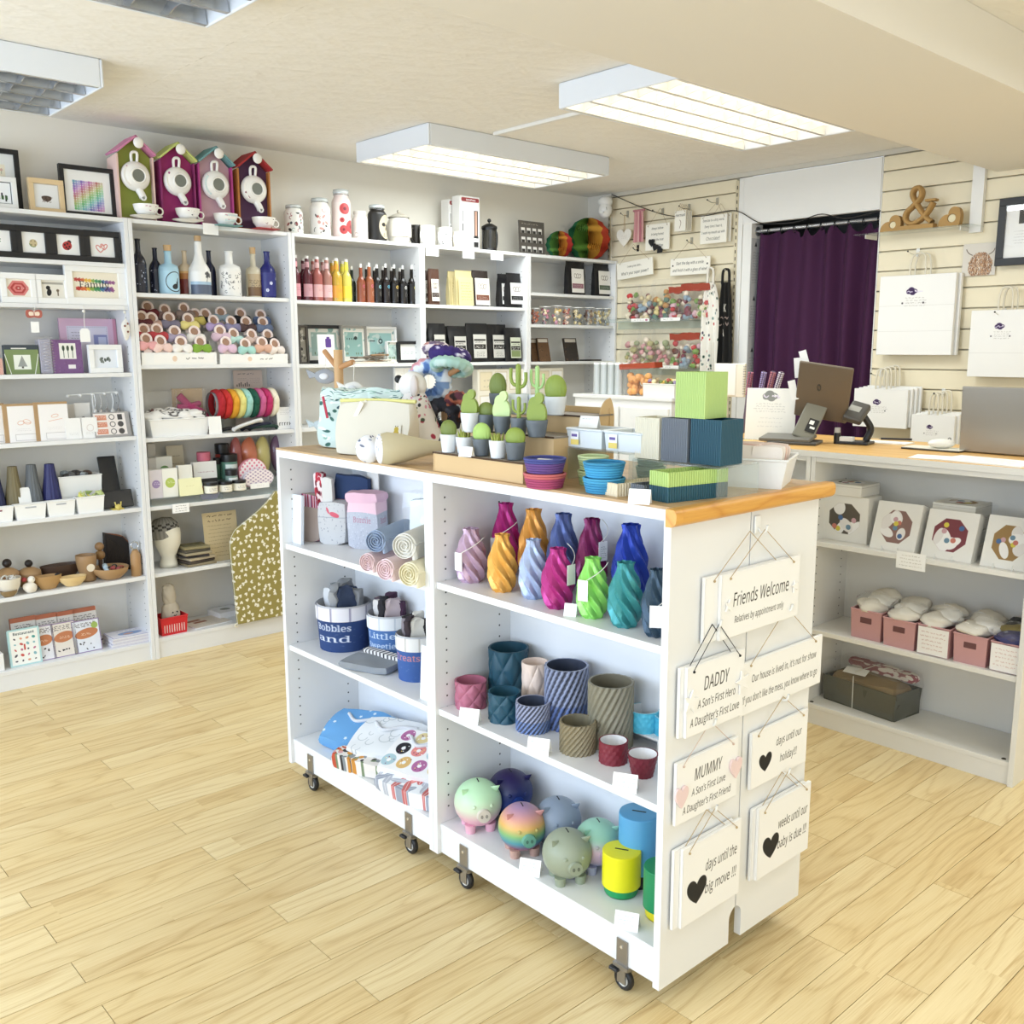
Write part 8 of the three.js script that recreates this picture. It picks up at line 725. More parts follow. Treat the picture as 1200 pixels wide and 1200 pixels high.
// clear risers, tubs and fluted boxes
function riser(label,x0,x1,z0,z1,h) { const t = thing('clear_acrylic_riser',label,'riser','clear acrylic risers on the island',[(x0 + x1) / 2,IT + .0005,z1]),w = x1 - x0,d = z1 - z0; part(t,'deck',rbox(w,.004,d,.001,0,h - .002,-d / 2),acrylic); for (const s of [-1,1]) part(t,'leg_panel',rbox(.004,h - .004,d,.001,s * (w / 2 - .002),(h - .004) / 2,-d / 2),acrylic); }
riser('clear acrylic riser carrying the two white lidless tubs',-.44,-.242,-.285,-.15,.078); riser('clear acrylic riser carrying the fluted boxes',-.235,.0,-.3,-.15,.067);
[[-0.395,1.21,-0.16,0.117,0.071],[-0.274,1.21,-0.16,0.113,0.077]].forEach((q,i) => { const t = tray('soap_tub',i ? 'white frosted tub with a yellow and purple label beside the cream box' :'white frosted tub with a yellow and purple label under the tent card','frosted white tubs',[q[0],q[1],q[2],q[3] * .98,.043],0,.1,M(0xdfe4e6,.35),null,.06); const r = art(40,40,(x,w,h) => { fill(x,'#efeff2',w,h); x.fillStyle = '#6a5a9a'; x.fillRect(4,8,28,8); x.fillStyle = '#e8d070'; x.fillRect(0,24,w,16); }); printed(t,'tub_label',.026,.032,r,-q[3] * .24,.022,.003,.6); });
tent([[-0.424,1.281,-0.2][0],IT + .123,-.21],.3,'folded white card standing on the frosted tub',.05,.03,1);
function fluted(q,d,c,label,turn,n = 16,o = {}) { const [x,y,z,w,h] = q,t = thing(o.name || 'fluted_box',label,o.cat || 'box','fluted storage boxes',[x,y,z],turn); const m = M(c,.5),g = []; const dn = Math.max(2,Math.round(n * d / w)); for (let i = 0; i < n; i++) for (const s of [-1,1]) g.push(cyl(w / n / 2,w / n / 2,h,-w / 2 + (i + .5) * w / n,0,s * (d / 2 - w / n / 2),8,true)); for (let i = 1; i < dn - 1; i++) for (const s of [-1,1]) g.push(cyl(w / n / 2,w / n / 2,h,s * (w / 2 - w / n / 2),0,-d / 2 + (i + .5) * d / dn,8,true)); part(t,'fluted_wall',g,m); const e = w / n * .5; part(t,'inner_wall',[bb(-w / 2 + e,w / 2 - e,0,h,d / 2 - e - .002,d / 2 - e),bb(-w / 2 + e,w / 2 - e,0,h,-d / 2 + e,-d / 2 + e + .002),bb(-w / 2 + e,-w / 2 + e + .002,0,h,-d / 2 + e,d / 2 - e),bb(w / 2 - e - .002,w / 2 - e,0,h,-d / 2 + e,d / 2 - e)],m); part(t,'box_floor',bb(-w / 2 + e,w / 2 - e,.001,.004,-d / 2 + e,d / 2 - e),m); return t; }
{ const y = IT + .0685; const A = [-0.131,1.2,-0.111],B = [-0.046,1.2,-0.093],Cc = [0.013,1.2,-0.135];
  fluted([-.205,y,-.2,.07,.092],.075,0xe3dcc6,'cream fluted box on the clear riser',0,16); fluted([-.128,y,-.2,.072,.094],.075,0x6d737c,'slate grey fluted box on the clear riser',0,16); fluted([-.046,y,-.205,.08,.096],.08,0x1a4c5e,'dark teal fluted box on the clear riser',0,18); fluted([-.09,y + .0965,-.205,.08,.098],.08,0xb4cd7c,'lime green fluted cube stacked on the grey and teal boxes',.0,18); }
fluted([-.055,IT,-.125,.17,.032],.06,0x1a4f5e,'dark teal fluted tray under the lime tray',1.4,26,{ name:'fluted_tray',cat:'tray' }); fluted([-.055,IT + .0325,-.125,.17,.03],.06,0xb6cf78,'lime fluted tray stacked on the teal tray',1.4,26,{ name:'fluted_tray',cat:'tray' }); fluted([-.118,IT,-.09,.1,.03],.045,0x656b72,'slate grey fluted tray beside the lime one',1.4,16,{ name:'fluted_tray',cat:'tray' }); fluted([-.178,IT,-.1,.15,.028],.05,0xe6d9bb,'cream fluted tray beside the blue rope bowls',1.4,20,{ name:'fluted_tray',cat:'tray' });
tent([-0.078,1.131,0.006],.5,'folded price card before the fluted trays',.045,.032,2);
{ const t = tray('sachet_tub','deep white tub of pink sachets at the end of the island top',null,[-.075,IT,-.33,.215,.065],.42,.17,M(0xf0f0ee,.4),null,.12); for (let i = 0; i < 16; i++) part(t,'sachet',softBox(.07,.05,.008,.004,30,i,5,4,2).rotateX(-.5 + rr(-.2,.2)).rotateY(rr(-.2,.2)).translate(-.06 + (i % 3) * .06,.066 + rr(0,.008),-.02 - Math.floor(i / 3) * .026),M(pick([0xe3c0b4,0xd8aea2,0xead6cc,0xf0e6de]),.7)); }
// wash bags and door stops
const floral = (bg,cols,n = 40) => (x,w,h) => { fill(x,bg,w,h); for (let i = 0; i < n; i++) { x.fillStyle = pick(cols); x.beginPath(); x.ellipse(rr(0,w),rr(0,h),rr(2,7),rr(2,5),rr(0,3),0,7); x.fill(); } };
function wedgeBag(w,h,d,amp,off) { const g = softBox(w,h,d,amp,12,off,16,12,8),p = g.attributes.position; for (let i = 0; i < p.count; i++) { const v = p.getY(i) / h + .5; p.setZ(i,p.getZ(i) * (1 - .78 * v)); p.setX(i,p.getX(i) * (1 + .06 * v)); } g.computeVertexNormals(); return g.translate(0,h / 2,0); }
{ const q = [-1.196,1.131,-0.12,0.487,0.163]; const t = thing('wash_bag','cream canvas wash bag with a yellow zip and a chick motif','bag',null,[[-1.228,1.2,-0.14][0],IT,-.14],.5),w = .245,h = q[4] * .97; part(t,'canvas_body',wedgeBag(w,h,.14,.006,2),M(0xdcd6c6,.95)); part(t,'zip',tube([[-w * .5,h,0],[0,h + .003,0],[w * .52,h,0]],.006,12,6),M(0xe3dc8e,.7)); part(t,'zip_pull',[rbox(.014,.06,.003,.001).rotateZ(-.5).translate(-w * .2,h * .82,.03),ball(.006,-w * .13,h * .98,.012,8)],M(0xf0ead8,.8)); const r = art(60,80,(x,a,b) => { fill(x,'#dcd6c6',a,b); x.fillStyle = '#b8a040'; x.beginPath(); x.ellipse(a * .5,b * .62,a * .3,b * .28,0,0,7); x.arc(a * .5,b * .3,a * .24,0,7); x.fill(); x.fillStyle = '#3a3428'; x.beginPath(); x.arc(a * .38,b * .08,3,0,7); x.arc(a * .62,b * .08,3,0,7); x.fill(); }); part(t,'chick_motif',sheet(.03,.042,r).rotateX(-.3).translate(w * .34,h * .45,.048),artMat(r,.9));
  const [r2,m2] = fabric(floral('#cfe0da',['#3f6a62','#8fb8a6','#274a58','#f0f4f2'],70)); const t2 = thing('floral_wash_bag','teal leafy fabric wash bag standing behind the cream one','bag',null,[[-1.422,1.225,-0.215][0],IT,-.215],.5); part(t2,'fabric_body',uvTo(wedgeBag(.29,h * 1.08,.13,.01,5),r2),m2); part(t2,'gathered_top',uvTo(softBox(.3,.035,.05,.012,30,3,24,3,4),r2).translate(0,h * 1.07,0),m2); part(t2,'red_zip_tab',rbox(.008,.07,.004,.001).rotateZ(.2).translate(-.1,h * .82,.06),M(0xb8344a,.7)); }
{ const [r,m] = fabric(floral('#ececee',['#70768a','#9aa0b0','#5a6278'],26)); const a = [-1.063,1.131,0.004,0.076,0.079],b = [-0.975,1.131,-0.008,0.082,0.091]; const t = thing('floral_door_stop','round white floral cushion weight at the island edge','door stop','floral cushion weights',[a[0],IT,a[2]],.4); part(t,'cushion',uvTo(blob(new THREE.SphereGeometry(a[3] / 2,24,18),.004,30),r).scale(1,1.02,1).translate(0,a[3] / 2 * 1.0,0),m); part(t,'seam',new THREE.TorusGeometry(a[3] / 2 * .985,.0015,5,36).translate(0,a[3] / 2,0),cloth(0xcfd0d4));
  const t2 = thing('floral_door_stop','long beige cone cushion with a white floral end','door stop','floral cushion weights',[b[0],IT,b[2]],-.45),R = b[3] / 2 * 1.08; const body = blob(lathe([[.0005,-.17],[.012,-.17],[R * .5,-.1],[R * .9,-.03],[R * 1.0,.01],[R * .9,.03]],28),.003,30); part(t2,'cone_body',body.rotateX(HP).rotateY(PI).scale(1,1,1).rotateY(PI).translate(0,R,0),cloth(0xcabf9e)); part(t2,'floral_end',uvTo(new THREE.SphereGeometry(R * .93,24,10,0,2 * PI,0,HP).scale(1,.35,1),r).rotateX(HP).translate(0,R,.028),m); }
// mug trees with scrunchies and hanging birds
function mugTree(x,z,h,label,br) { const t = thing('wooden_tree_stand',label,'display stand','wooden branch stands',[x,IT,z]); part(t,'base',cyl(.07,.066,.014,0,0,0,28),M(0xb98f5e,.6)); part(t,'trunk',[cyl(.017,.015,h - .014,0,.014,0,14)],M(0xc9a273,.6)); for (const [dx,dy,y,dz] of br) part(t,'branch',rod([0,y,0],[dx,y + dy,dz || 0],.009,10),M(0xb9895c,.6)); return t; }
const p1 = [-1.644,1.44,-0.27],p2 = [-1.252,1.402,-0.42];
mugTree(p1[0],-.27,p1[1] - IT,'branched wooden stand hung with fabric birds',[[-.085,.06,p1[1] - IT - .065,.0],[.09,.02,p1[1] - IT - .06,.0],[-.03,.05,.09,.05]]); mugTree(p2[0],-.42,p2[1] - IT,'branched wooden stand heaped with scrunchies',[[.1,.03,p2[1] - IT - .045,.02],[-.05,.02,p2[1] - IT - .04,.03],[.02,.01,.05,.07]]);
for (const [px,py,c,l,w] of [[[p1[0] - .085,p1[1] - .09,-.27],0,0x9a9da2,'grey felt bird hanging from the branched stand',.06],[[p1[0] + .09,p1[1] - .125,-.27],0,0xe6e4de,'white felt bird hanging from the branched stand',.05],[[p1[0] - .03,IT + .055,-.22],0,0xb9c4c6,'pale blue felt bird low on the branched stand',.05]]) { const t = thing('felt_bird',l,'hanging ornament','felt birds',px,.5); part(t,'bird_body',blob(new THREE.SphereGeometry(w * .55,16,12),.004,40).scale(1.3,.75,.4),cloth(c)); part(t,'bird_tail',ext([[0,0],[-w * .9,w * .35],[-w * .7,-w * .1]],.008,.002).translate(-w * .3,0,-.004),cloth(c)); part(t,'bird_wing',new THREE.SphereGeometry(w * .3,12,8).scale(1,.6,.3).translate(0,0,w * .2),cloth(0xd9dadc)); part(t,'hanging_thread',rod([0,w * .3,0],[.004,.085,0],.001,5),string); }
function scrunchie(p,R,r0,draw,label,rx,ry) { const [r,m] = fabric(draw,80,40); const t = thing('scrunchie',label,'scrunchie','scrunchies on the branched stand',p); const g = new THREE.TorusGeometry(R,r0,12,48),ps = g.attributes.position,v = new THREE.Vector3(); for (let i = 0; i < ps.count; i++) { v.fromBufferAttribute(ps,i); const a = Math.atan2(v.y,v.x); const k = 1 + .12 * Math.sin(a * 17) + .08 * noise.noise(v.x * 80,v.y * 80,v.z * 80); const c = new THREE.Vector3(Math.cos(a) * R,Math.sin(a) * R,0); v.sub(c).multiplyScalar(k).add(c); ps.setXYZ(i,v.x,v.y,v.z); } g.computeVertexNormals(); part(t,'ruched_ring',uvTo(g,r).rotateX(rx).rotateY(ry),m); part(t,'inner_seam',new THREE.TorusGeometry(R - r0 * .9,.002,5,30).rotateX(rx).rotateY(ry),cloth(0x8a8a90)); }
scrunchie([-1.286,1.34,-0.38],.05,.026,floral('#b9cfe8',['#e9f0f6','#7f9cc4','#d99aa0','#5a7ab0'],60),'pale blue floral scrunchie hanging on the stand',0,.5); scrunchie([-1.23,1.421,-0.42],.045,.022,(x,w,h) => { fill(x,'#3a2a6a',w,h); dots(x,w,h,50,['#efeaf6'],1,1.8); },'purple dotted scrunchie on top of the stand',1.3,.2); scrunchie([-1.197,1.387,-0.4],.05,.018,floral('#a9ccc0',['#8fb8aa','#c4dcd4'],30),'mint scrunchie under the purple dotted one',1.2,.5); scrunchie([-1.313,1.442,-0.43],.03,.015,floral('#e6d9d6',['#c08a84','#7a6a80'],30),'cream speckled scrunchie at the top of the stand',1.2,.8); scrunchie([-1.218,1.233,-0.38],.04,.022,floral('#2b2d36',['#1c1d24','#4a4c58'],30),'black scrunchie low on the stand',.3,.6); scrunchie([-1.161,1.264,-0.4],.034,.02,floral('#a8624a',['#2a1c18','#5a2f3a'],50),'leopard print scrunchie low on the stand',.4,.3);
{ const [r,m] = fabric(floral('#eeebe8',['#a83a52','#c46a80','#4a5a4a','#7a8a70','#d99aac','#3a3a40'],260),260,260); const p = [-1.235,1.124,-0.3]; const t = thing('fabric_dog','floral fabric dog door stop with a black nose behind the cushions','door stop',null,[p[0] - .02,IT,-.3],.1); part(t,'body',uvTo(blob(lathe([[.0005,0],[.085,0],[.09,.03],[.07,.09],[.045,.15],[.03,.18],[.0005,.185]],28),.004,30),r),m); part(t,'head',blob(new THREE.SphereGeometry(.042,20,16),.004,40).scale(1.2,1,.9).translate(-.01,.2,0),cloth(0xefece6)); part(t,'nose',ball(.013,-.062,.218,.012,12),M(0x18181a,.5)); part(t,'ear',[blob(new THREE.SphereGeometry(.022,12,10),.003,50).scale(.7,1.5,.5).translate(.03,.2,.03)],cloth(0xd9cfc8)); part(t,'ribbon_tag',rbox(.02,.05,.002,.001,-.05,.05,.085),M(0xe6e4dc,.8)); }
// ---------- on the white cabinet by the slat wall ----------
{ for (let i = 0; i < 8; i++) { const t = thing('clear_tube','frosted clear tube in the rack on the white cabinet','tube','frosted clear tubes',[-2.69 + (i % 4) * .055,1.1805,-2.68 - Math.floor(i / 4) * .06]); part(t,'tube_wall',cyl(.022,.022,.17,0,0,0,18),M(0xe9ecea,.2,{ physical:true,transmission:.5,thickness:0 })); part(t,'tube_cap',cyl(.023,.023,.012,0,.17,0,18),M(0xf2f2ee,.4)); }
  const y = 1.1805; const t = thing('orange_sweet_pouch','slumped clear sweet pouch with an orange header on the white cabinet','sweet bag',null,[-2.38,y,-2.7]); part(t,'sweets',Array.from({ length:26 },(_,i) => blob(new THREE.IcosahedronGeometry(.022,1),.004,40,i).translate(rr(-.1,.1),.02 + rr(0,.09),rr(-.03,.03))),M(0xe0a05a,.5)); part(t,'orange_header',blob(new THREE.BoxGeometry(.26,.03,.07,10,2,4),.01,18).rotateZ(.06).translate(0,.165,0),M(0x9c3e20,.6)); part(t,'clear_bag',blob(new THREE.BoxGeometry(.23,.15,.08,8,6,4),.01,20).translate(0,.08,0),film);
  const b = tray('pick_mix_box','clear-fronted box of mixed sweets on the white cabinet',null,[-2.2,y,-2.64,.22,.07],0,.12,M(0xe9e6dc,.5),null,.02); for (let i = 0; i < 40; i++) part(b,'sweet',blob(new THREE.IcosahedronGeometry(.014,1),.003,50,i).translate(rr(-.095,.095),.06 + rr(0,.03),-.012 - rr(0,.095)),M(pick([0xc9a84a,0x6a7a44,0xd8c89a,0xa04a3a,0xe6d6a8,0x8a7a9a]),.5)); }
// ---------- till counter ----------
const CT = 1.065;
{ const q = [-1.08,1.065,-2,0.209,0.214]; const t = slab('counter_notice','white notice with a grey badge and faint lines in a clear holder','sign',null,[q[0],CT,q[2],q[3],q[4]],.3,M(0xf4f3ee,.6),.002,(x,w,h) => { fill(x,'#f6f5ee',w,h); LOGO(x,w * .48,h * .15,w * .16,'#8f918c'); scribble(x,w * .15,h * .3,w * .7,4,h * .05,'#c4c4c0',1.2); scribble(x,w * .25,h * .58,w * .5,3,h * .08,'#d6d6d2',1.2); },{ lean:.08 }); part(t,'clear_foot',rbox(q[3],.003,.08,.001,0,.0015,.0),acrylic); }
[[0xb0687a,'pink'],[0xa899c4,'lilac'],[0xc07a84,'rose'],[0xd6ccd4,'white and black']].forEach(([c,nm],i) => { const p = [[-1.261,1.245,-2.1],[-1.2,1.247,-2.1],[-1.162,1.249,-2.1],[-1.129,1.25,-2.1]][i]; const t = thing('beaded_pen',nm + ' beaded pen in the pot behind the counter notice','pen','beaded pens',[p[0],p[1] - .02,p[2]],0); const g = []; for (let k = 0; k < 12; k++) for (let j = 0; j < 6; j++) g.push(ball(.004,.009 * Math.cos(j * 1.05 + k),k * .0085 + .02,.009 * Math.sin(j * 1.05 + k),5)); part(t,'beads',g,M(c,.4)).rotation.z = -.1 + i * -.06; part(t,'shaft',rod([0,-.15,0],[0,.12,0],.008),M(0x6a5a6a,.5)).rotation.z = -.1 + i * -.06; });
{ const p = [-1.189,1.108,-2.1]; const t = thing('pen_pot','cream pot hidden behind the counter notice holding beaded pens','pot',null,[p[0],CT,-2.1]); part(t,'pot_wall',cyl(.055,.06,.11,0,0,0,24,true),M(0xe3dccb,.6)); part(t,'pot_base',cyl(.054,.054,.004,0,.001,0),M(0xe3dccb,.6)); }
{ const a = [-0.986,1.065,-1.851],t = thing('till_tablet','grey-brown till tablet on a folding stand with a keypad base','till',null,[[-0.916,1.076,-2.02][0],CT,-2.02],.35),gm = M(0x75695a,.4,{ metalness:.35 }),gd = M(0x4c4942,.45); const R3 = (g) => g.rotateX(-.5); part(t,'base_plate',rbox(.19,.012,.16,.004,-.03,.006,.07),gd); part(t,'keypad_slab',rbox(.2,.014,.15,.004).rotateX(.06).translate(-.06,.022,.07),M(0x6d6a62,.5)); part(t,'stand_arm',rbox(.085,.19,.012,.006).rotateX(-.55).rotateZ(-.3).translate(.02,.1,.03),M(0x7d7a6c,.45)); part(t,'screen_back',rbox(.21,.24,.012,.012,0,0,0,3).rotateX(.38).rotateZ(-.14).translate(.06,.205,.02),gm); part(t,'badge',new THREE.TorusGeometry(.009,.002,6,16).scale(.7,1.4,1).rotateX(.38).translate(.045,.222,.036),gd); part(t,'glass_front',rbox(.2,.23,.003,.008).rotateX(.38).rotateZ(-.14).translate(.063,.203,.011),M(0x0e0e10,.1)); const r = art(40,60,(x,w,h) => { fill(x,'#1c1b1a',w,h); x.fillStyle = '#efeee8'; x.fillRect(5,8,18,18); x.fillRect(14,34,20,10); }); part(t,'screen_sticker',sheet(.04,.06,r).rotateX(-.55).rotateZ(-.3).translate(.03,.072,.056),artMat(r,.5)); for (const [x,y,s] of [[-.045,.3,.1],[-.06,.21,.25],[-.02,.33,.3]]) part(t,'paper_slip',rbox(.03,.08,.001,.0004).rotateZ(s).translate(x,y,.01),pearl); }
{ const p = [-0.743,1.083,-2.1]; const t = thing('card_reader','black card reader on a curved stand','card reader',null,[p[0],CT,-2.1],.2),b = M(0x1b1a1c,.35); part(t,'foot',rbox(.12,.012,.1,.004,0,.006,0),b); part(t,'stand',tube([[.03,.012,-.03],[.045,.06,-.035],[.02,.11,-.02]],.014,16,8),b); part(t,'terminal',rbox(.075,.105,.03,.01,0,0,0,3).rotateX(-.9).rotateZ(-.25).translate(0,.125,.01),M(0x4d4a45,.4)); part(t,'screen',rbox(.045,.03,.002,.001).rotateX(-.9).rotateZ(-.25).translate(-.005,.142,.016),M(0xa9a8a0,.2)); part(t,'receipt_slip',rbox(.06,.018,.03,.002,-.03,.021,.03),M(0xe9e9e6,.5)); }
{ const p = [-0.797,1.089,-2.05]; const t = thing('ink_bottle','small black bottle with a pale cap beside the till tablet','bottle',null,[p[0],CT,-2.05]); part(t,'bottle_body',cyl(.013,.013,.045,0,0,0,18),M(0x19191b,.3)); part(t,'cap',cyl(.012,.011,.02,0,.045,0,18),M(0xb9b6b0,.35)); }
function flatSheet(name,label,p,w,d,turn,c,draw,h = .003) { const t = thing(name,label,'paper','papers on the counter',p,turn); part(t,'sheet_stack',box(w,h,d,0,h / 2,0),M(c,.7)); const r = art(110,110 * d / w,draw || ((x,a,b) => { fill(x,'#f4f3ee',a,b); scribble(x,a * .15,b * .25,a * .7,4,b * .16,'#c2c0ba',1.1); })); part(t,'printed_face',sheet(w * .99,d * .99,r).rotateX(-HP).translate(0,h + .0005,0),artMat(r,.7)); return t; }
flatSheet('order_pad','white order pad behind the pen on the counter',[-0.678,1.065,-2.235],.18,.1,.1,0xf0efea); flatSheet('counter_papers','loose white paperwork at the counter front edge',[-.13,CT,-1.86],.3,.19,-.1,0xf3f2ee); flatSheet('counter_papers','cream paper sheet half under the paperwork',[-.3,CT,-1.84],.16,.14,.2,0xefe8d2,null,.002);
{ const t = thing('ballpoint_pen','dark pen lying on the order pad','pen',null,[[-0.689,1.065,-2.33][0],CT + .0085,[-0.689,1.065,-2.33][2]],.5); part(t,'barrel',rod([-.06,0,0],[.06,0,0],.0045),M(0x2a2a33,.4)); part(t,'pen_tip',rod([-.068,0,0],[-.06,0,0],.002),steel); }
{ const p = [-0.423,1.065,-2.117]; const t = thing('clipboard','clipboard with a cream sheet under the mouse','clipboard',null,[p[0],CT,p[2] + .01],0); part(t,'board',rbox(.22,.006,.11,.002,0,.003,0),M(0x3a342c,.5)); part(t,'paper',box(.215,.002,.104,0,.0072,-.001),M(0xe9e4d4,.7)); const m = thing('computer_mouse','white computer mouse on the clipboard','mouse',null,[p[0] + .02,CT + .0085,p[2] + .01],.8); part(m,'shell',blob(new THREE.SphereGeometry(.05,20,14),.001,20).scale(1,.36,.6).translate(0,.017,0),M(0xefede6,.35)); part(m,'scroll_wheel',new THREE.TorusGeometry(.005,.002,6,12).translate(.028,.033,0),M(0x9a9890,.5)); }
{ const q = [-0.183,1.065,-2.1,0.298,0.238]; const t = thing('laptop','silver-grey laptop seen from behind its lid','laptop',null,[q[0],CT,-2.1],0); const m = M(0xa39d92,.3,{ metalness:.65 }); part(t,'lid',rbox(q[3],q[4],.007,.006,0,q[4] / 2 + .004,0,3).rotateX(.06),m); part(t,'keyboard_base',rbox(q[3],.014,.23,.005,0,.007,-.12),m); part(t,'hinge',rod([-q[3] * .42,.012,-.004],[q[3] * .42,.012,-.004],.006),M(0x2c2a28,.5)); part(t,'screen',box(q[3] * .94,q[4] * .9,.001,0,q[4] / 2,-.0045).rotateX(.06),M(0x0f0f12,.1)); }
{ const q = [-1.444,1.2,-2.2,0.14,0.102]; const t = thing('notebook_stand','cream spiral notepad with a purple rosette above the fluted boxes','notepad',null,[q[0],CT,-2.2],.25); part(t,'stand',[rbox(.016,.16,.012,.002,-.03,.08,0),rbox(.09,.008,.08,.002,0,.004,0)],M(0x1c1a1a,.5)); part(t,'pad',rbox(.14,.15,.02,.003,.02,.235,.005),M(0xeae3d0,.7)); part(t,'cover',rbox(.1,.14,.003,.001,0,.238,.018),M(0xf2efe4,.6)); part(t,'rosette',[new THREE.TorusGeometry(.014,.008,8,18).translate(-.035,.22,.026),rbox(.05,.016,.004,.002,-.07,.22,.022)],M(0x8a3f86,.5)); const g = []; for (let i = 0; i < 12; i++) g.push(new THREE.TorusGeometry(.006,.001,5,10).rotateX(HP).translate(.088,.175 + i * .011,.012)); part(t,'wire_binding',g,M(0x6a655c,.4,{ metalness:.5 })); }
// under the counter
const KX = -1.8;
const kitFace = (k) => (x,w,h) => { fill(x,'#eeebe4',w,h); x.save(); x.beginPath(); for (let i = 0; i < 8; i++) x.lineTo(w * .5 + w * .36 * Math.cos(i * PI / 4 + .4),h * .5 + h * .36 * Math.sin(i * PI / 4 + .4)); x.closePath(); x.clip(); fill(x,['#5a5248','#8a6a62','#7a3a42','#9a7a4a'][k % 4],w,h); for (let i = 0; i < 5; i++) { x.fillStyle = pick(['#f2efec','#f6f3f0','#e9e4e0']); x.beginPath(); x.ellipse(w * rr(.25,.75),h * rr(.25,.75),rr(16,30),rr(12,22),rr(0,3),0,7); x.fill(); } for (let i = 0; i < 5; i++) { x.fillStyle = ['#d8c84a','#6a8aa0','#c87a6a','#c9a0a8','#4a6a9a'][(i + k) % 5]; x.beginPath(); x.arc(w * rr(.28,.72),h * rr(.3,.75),8,0,7); x.fill(); } x.restore(); };
[[[-0.626,0.722,-1.83,0.187,0.174],'needle-felting kit box with a yellow ball in its window',.0],[[-0.417,0.722,-1.79,0.167,0.18],'tilted kit box with pink and green felt in its window',.32],[[-0.223,0.722,-1.79,0.174,0.173],'tilted kit box with a large white felt shape and red lining',.32],[[-0.027,0.722,-1.79,0.159,0.177],'tilted kit box with white felt and a yellow button',.32]].forEach(([q,l,ln],i) => { const t = slab('craft_kit_box',l,'kit box','felting kit boxes',q,0,M(0xebe8e0,.6),i ? .045 :.1,kitFace(i),{ lean:ln,max:150 }); if (i) part(t,'wire_easel',[rod([-.03,0,.012],[-.03,.018,.014],.0018),rod([.03,0,.012],[.03,.018,.014],.0018),rod([-.03,.003,.012],[-.03,.003,-.06],.0018),rod([.03,.003,.012],[.03,.003,-.06],.0018)],M(0xe6e6e2,.3)); });
for (const [x,z,n,l] of [[[-0.632,0.931,-1.83][0],-1.885,1,'flat kit box lying on the upright one'],[[-0.244,0.874,-1.9][0],-1.95,4,'flat kit box in the stack behind the tilted boxes']]) for (let k = 0; k < n; k++) { const t = thing('craft_kit_box',n === 1 ? l :ORD[n - 1 - k] + ' ' + l,'kit box','felting kit boxes',[x,n === 1 ? [-0.626,0.722,-1.83,0.187,0.174][4] + 0.722 + .001 :0.722 + k * .046,z],0); part(t,'body',rbox(.15,.044,.14,.002,0,.022,0),M(0xe6e2d8,.6)); part(t,'lid_line',box(.151,.001,.141,0,.034,0),M(0xb9b4a8,.7)); const r = art(100,90,kitFace(k)); part(t,'window_top',sheet(.146,.136,r).rotateX(-HP).translate(0,.0446,0),artMat(r,.6)); }
edgeCard([-0.324,0.675,-1.752,0.106,0.061],0,'white price card with faint lines on the counter shelf edge',(x,w,h) => scribble(x,w * .1,h * .2,w * .8,4,h * .2,'#b9b4a8',1.1));
[[[-0.491,0.377,-1.78,0.123,0.109],0],[[-0.359,0.377,-1.77,0.122,0.103],0],[[-0.233,0.377,-1.77,0.113,0.105],1],[[-0.108,0.377,-1.77,0.115,0.102],0],[[0.013,0.377,-1.77,0.106,0.1],2]].forEach(([q,k],i) => { const t = tray('pink_basket',['pink plastic basket of bagged wool at the divider end','pink plastic basket of bagged wool with a hand hole','pink plastic basket of bagged wool behind a large ticket','pink plastic basket of bagged wool with a plain front','pink plastic basket of dark yarns behind a ticket'][i],'pink plastic baskets',[q[0],q[1],q[2],q[3] * .98,q[4]],0,.17,M(0xcb9a9a,.5),null,.06,{ cat:'basket' }); const w = q[3],h = q[4]; if (k === 0) part(t,'hand_hole',rbox(w * .36,h * .2,.003,.008,0,h * .66,-.001),M(0x6a4444,.7)); else { const r = art(90,66,(x,a,b) => { fill(x,'#f6f2ee',a,b); scribble(x,8,12,a * .8,5,10,'#c9a8a0',1.1); }); part(t,'front_ticket',sheet(w * .95,h * .92,r).translate(0,h * .5,.004),artMat(r,.7)); } for (let j = 0; j < 3; j++) { const c = part(t,'wool_bag',blob(new THREE.SphereGeometry(.05,16,12),.02,24,i * 3 + j).scale(1.1,.55,.9).translate(rr(-.02,.02),h + .012 + j * .012,-.04 - j * .045),M(k === 2 ? [0x3a3a6a,0x8a7a3a,0x2a2a2c][j] :[0xe6e0d4,0xf0ede6,0xd9d2c4][j],.6)); if (!j) part(c,'clear_film',blob(new THREE.SphereGeometry(.056,14,10),.02,30,i).scale(1.15,.6,1.1).translate(0,h + .03,-.06),film); } });
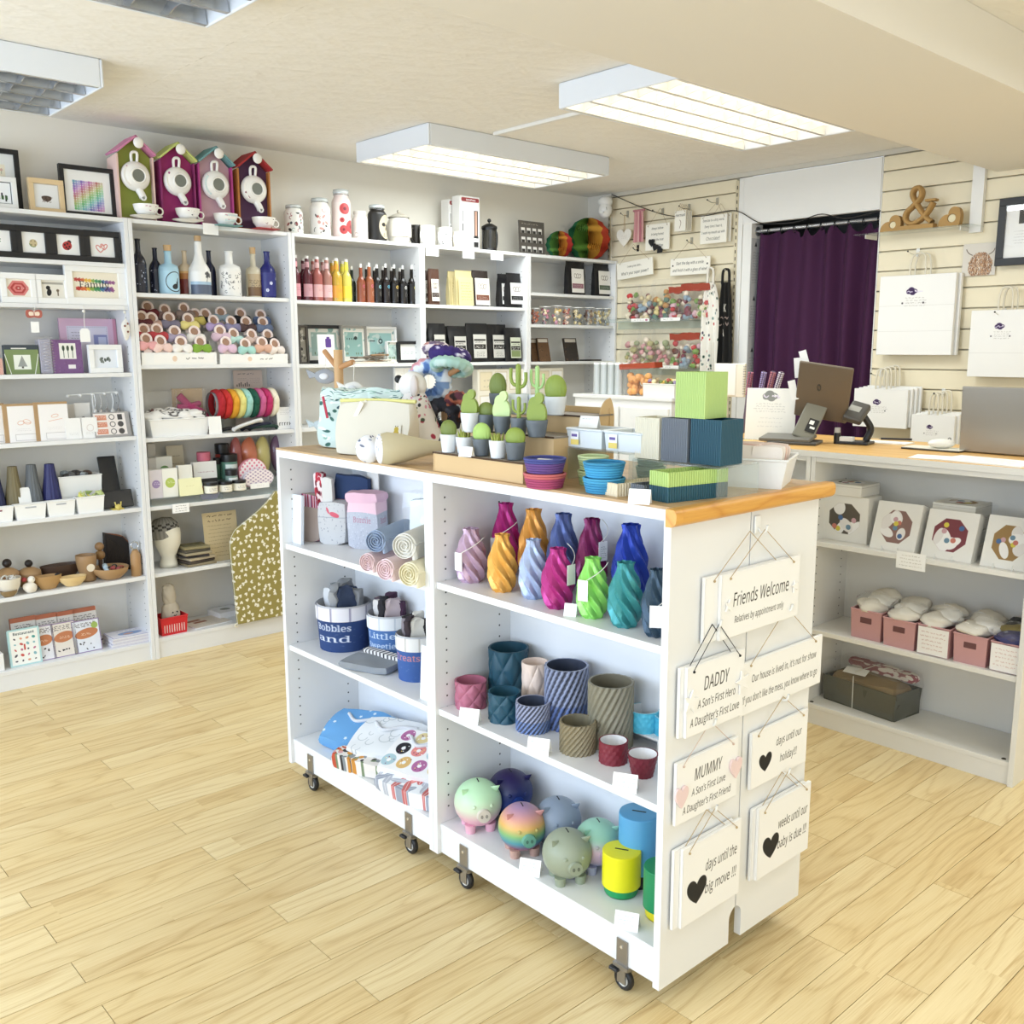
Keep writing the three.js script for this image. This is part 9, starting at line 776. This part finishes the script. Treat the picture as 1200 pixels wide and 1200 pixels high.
{ const a = [-0.537,0.08,-1.82,0.282,0.158]; const t = thing('gift_hamper','dark green gift hamper wrapped in clear film with a spotted ribbon band','hamper',null,[a[0] + .01,0.08,-1.83],-.12),w = .3,h = .1; part(t,'crate',[ext([[-w / 2,0],[w / 2,0],[w / 2 + .012,h],[-w / 2 - .012,h]],.004).translate(0,0,0),ext([[-w / 2,0],[w / 2,0],[w / 2 + .012,h],[-w / 2 - .012,h]],.004).translate(0,0,-.16),bb(-w / 2,w / 2,0,.004,-.16,0),bb(-w / 2 - .006,-w / 2,0,h,-.16,0),bb(w / 2,w / 2 + .006,0,h,-.16,0)],M(0x4a4a3c,.6)); part(t,'filling',softBox(w * .92,.05,.14,.012,16,3).translate(0,h * .85,-.08),M(0x8a7350,.8)); const [r,m] = fabric((x,a2,b) => { fill(x,'#9a4a52',a2,b); dots(x,a2,b,14,['#efe6dc'],6,10); },140,30); part(t,'spotted_band',uvTo(softBox(w * 1.02,.03,.045,.004,20,5,16,3,3),r).translate(0,h + .03,-.15),m); part(t,'gift_card',rbox(.09,.001,.045,.0004).rotateX(.3).rotateY(.2).translate(-.05,h + .03,-.05),pearl); part(t,'clear_film',blob(new THREE.BoxGeometry(w * 1.06,h + .05,.175,10,6,6),.008,18).translate(0,(h + .05) / 2 + .006,-.08),film); part(t,'string',[rod([-.02,.0,.008],[-.02,h + .03,.01],.0015),rod([-.02,h + .045,.0],[-.02,h + .045,-.16],.0015)],string); }
[[[-0.691,0.08,-1.807],''],[[0.018,0.08,-1.805],'']].forEach(([p],i) => { const t = thing('fixing_cap',i ? 'dark oval fixing cap at the empty end of the base shelf' :'dark oval fixing cap beside the hamper','fixing','fixing caps on the base shelf',[i ? .03 :-.69,0.08,-1.775]); part(t,'cap',cyl(.008,.007,.0015,0,0,0,18),M(0x3a362e,.4,{ metalness:.6 })); part(t,'cap_slot',box(.009,.0004,.0015,0,.0016,0),M(0x1a1816,.6)); });

for (const s of SHEETS) s.t.needsUpdate = true;
renderer.render(scene,camera);
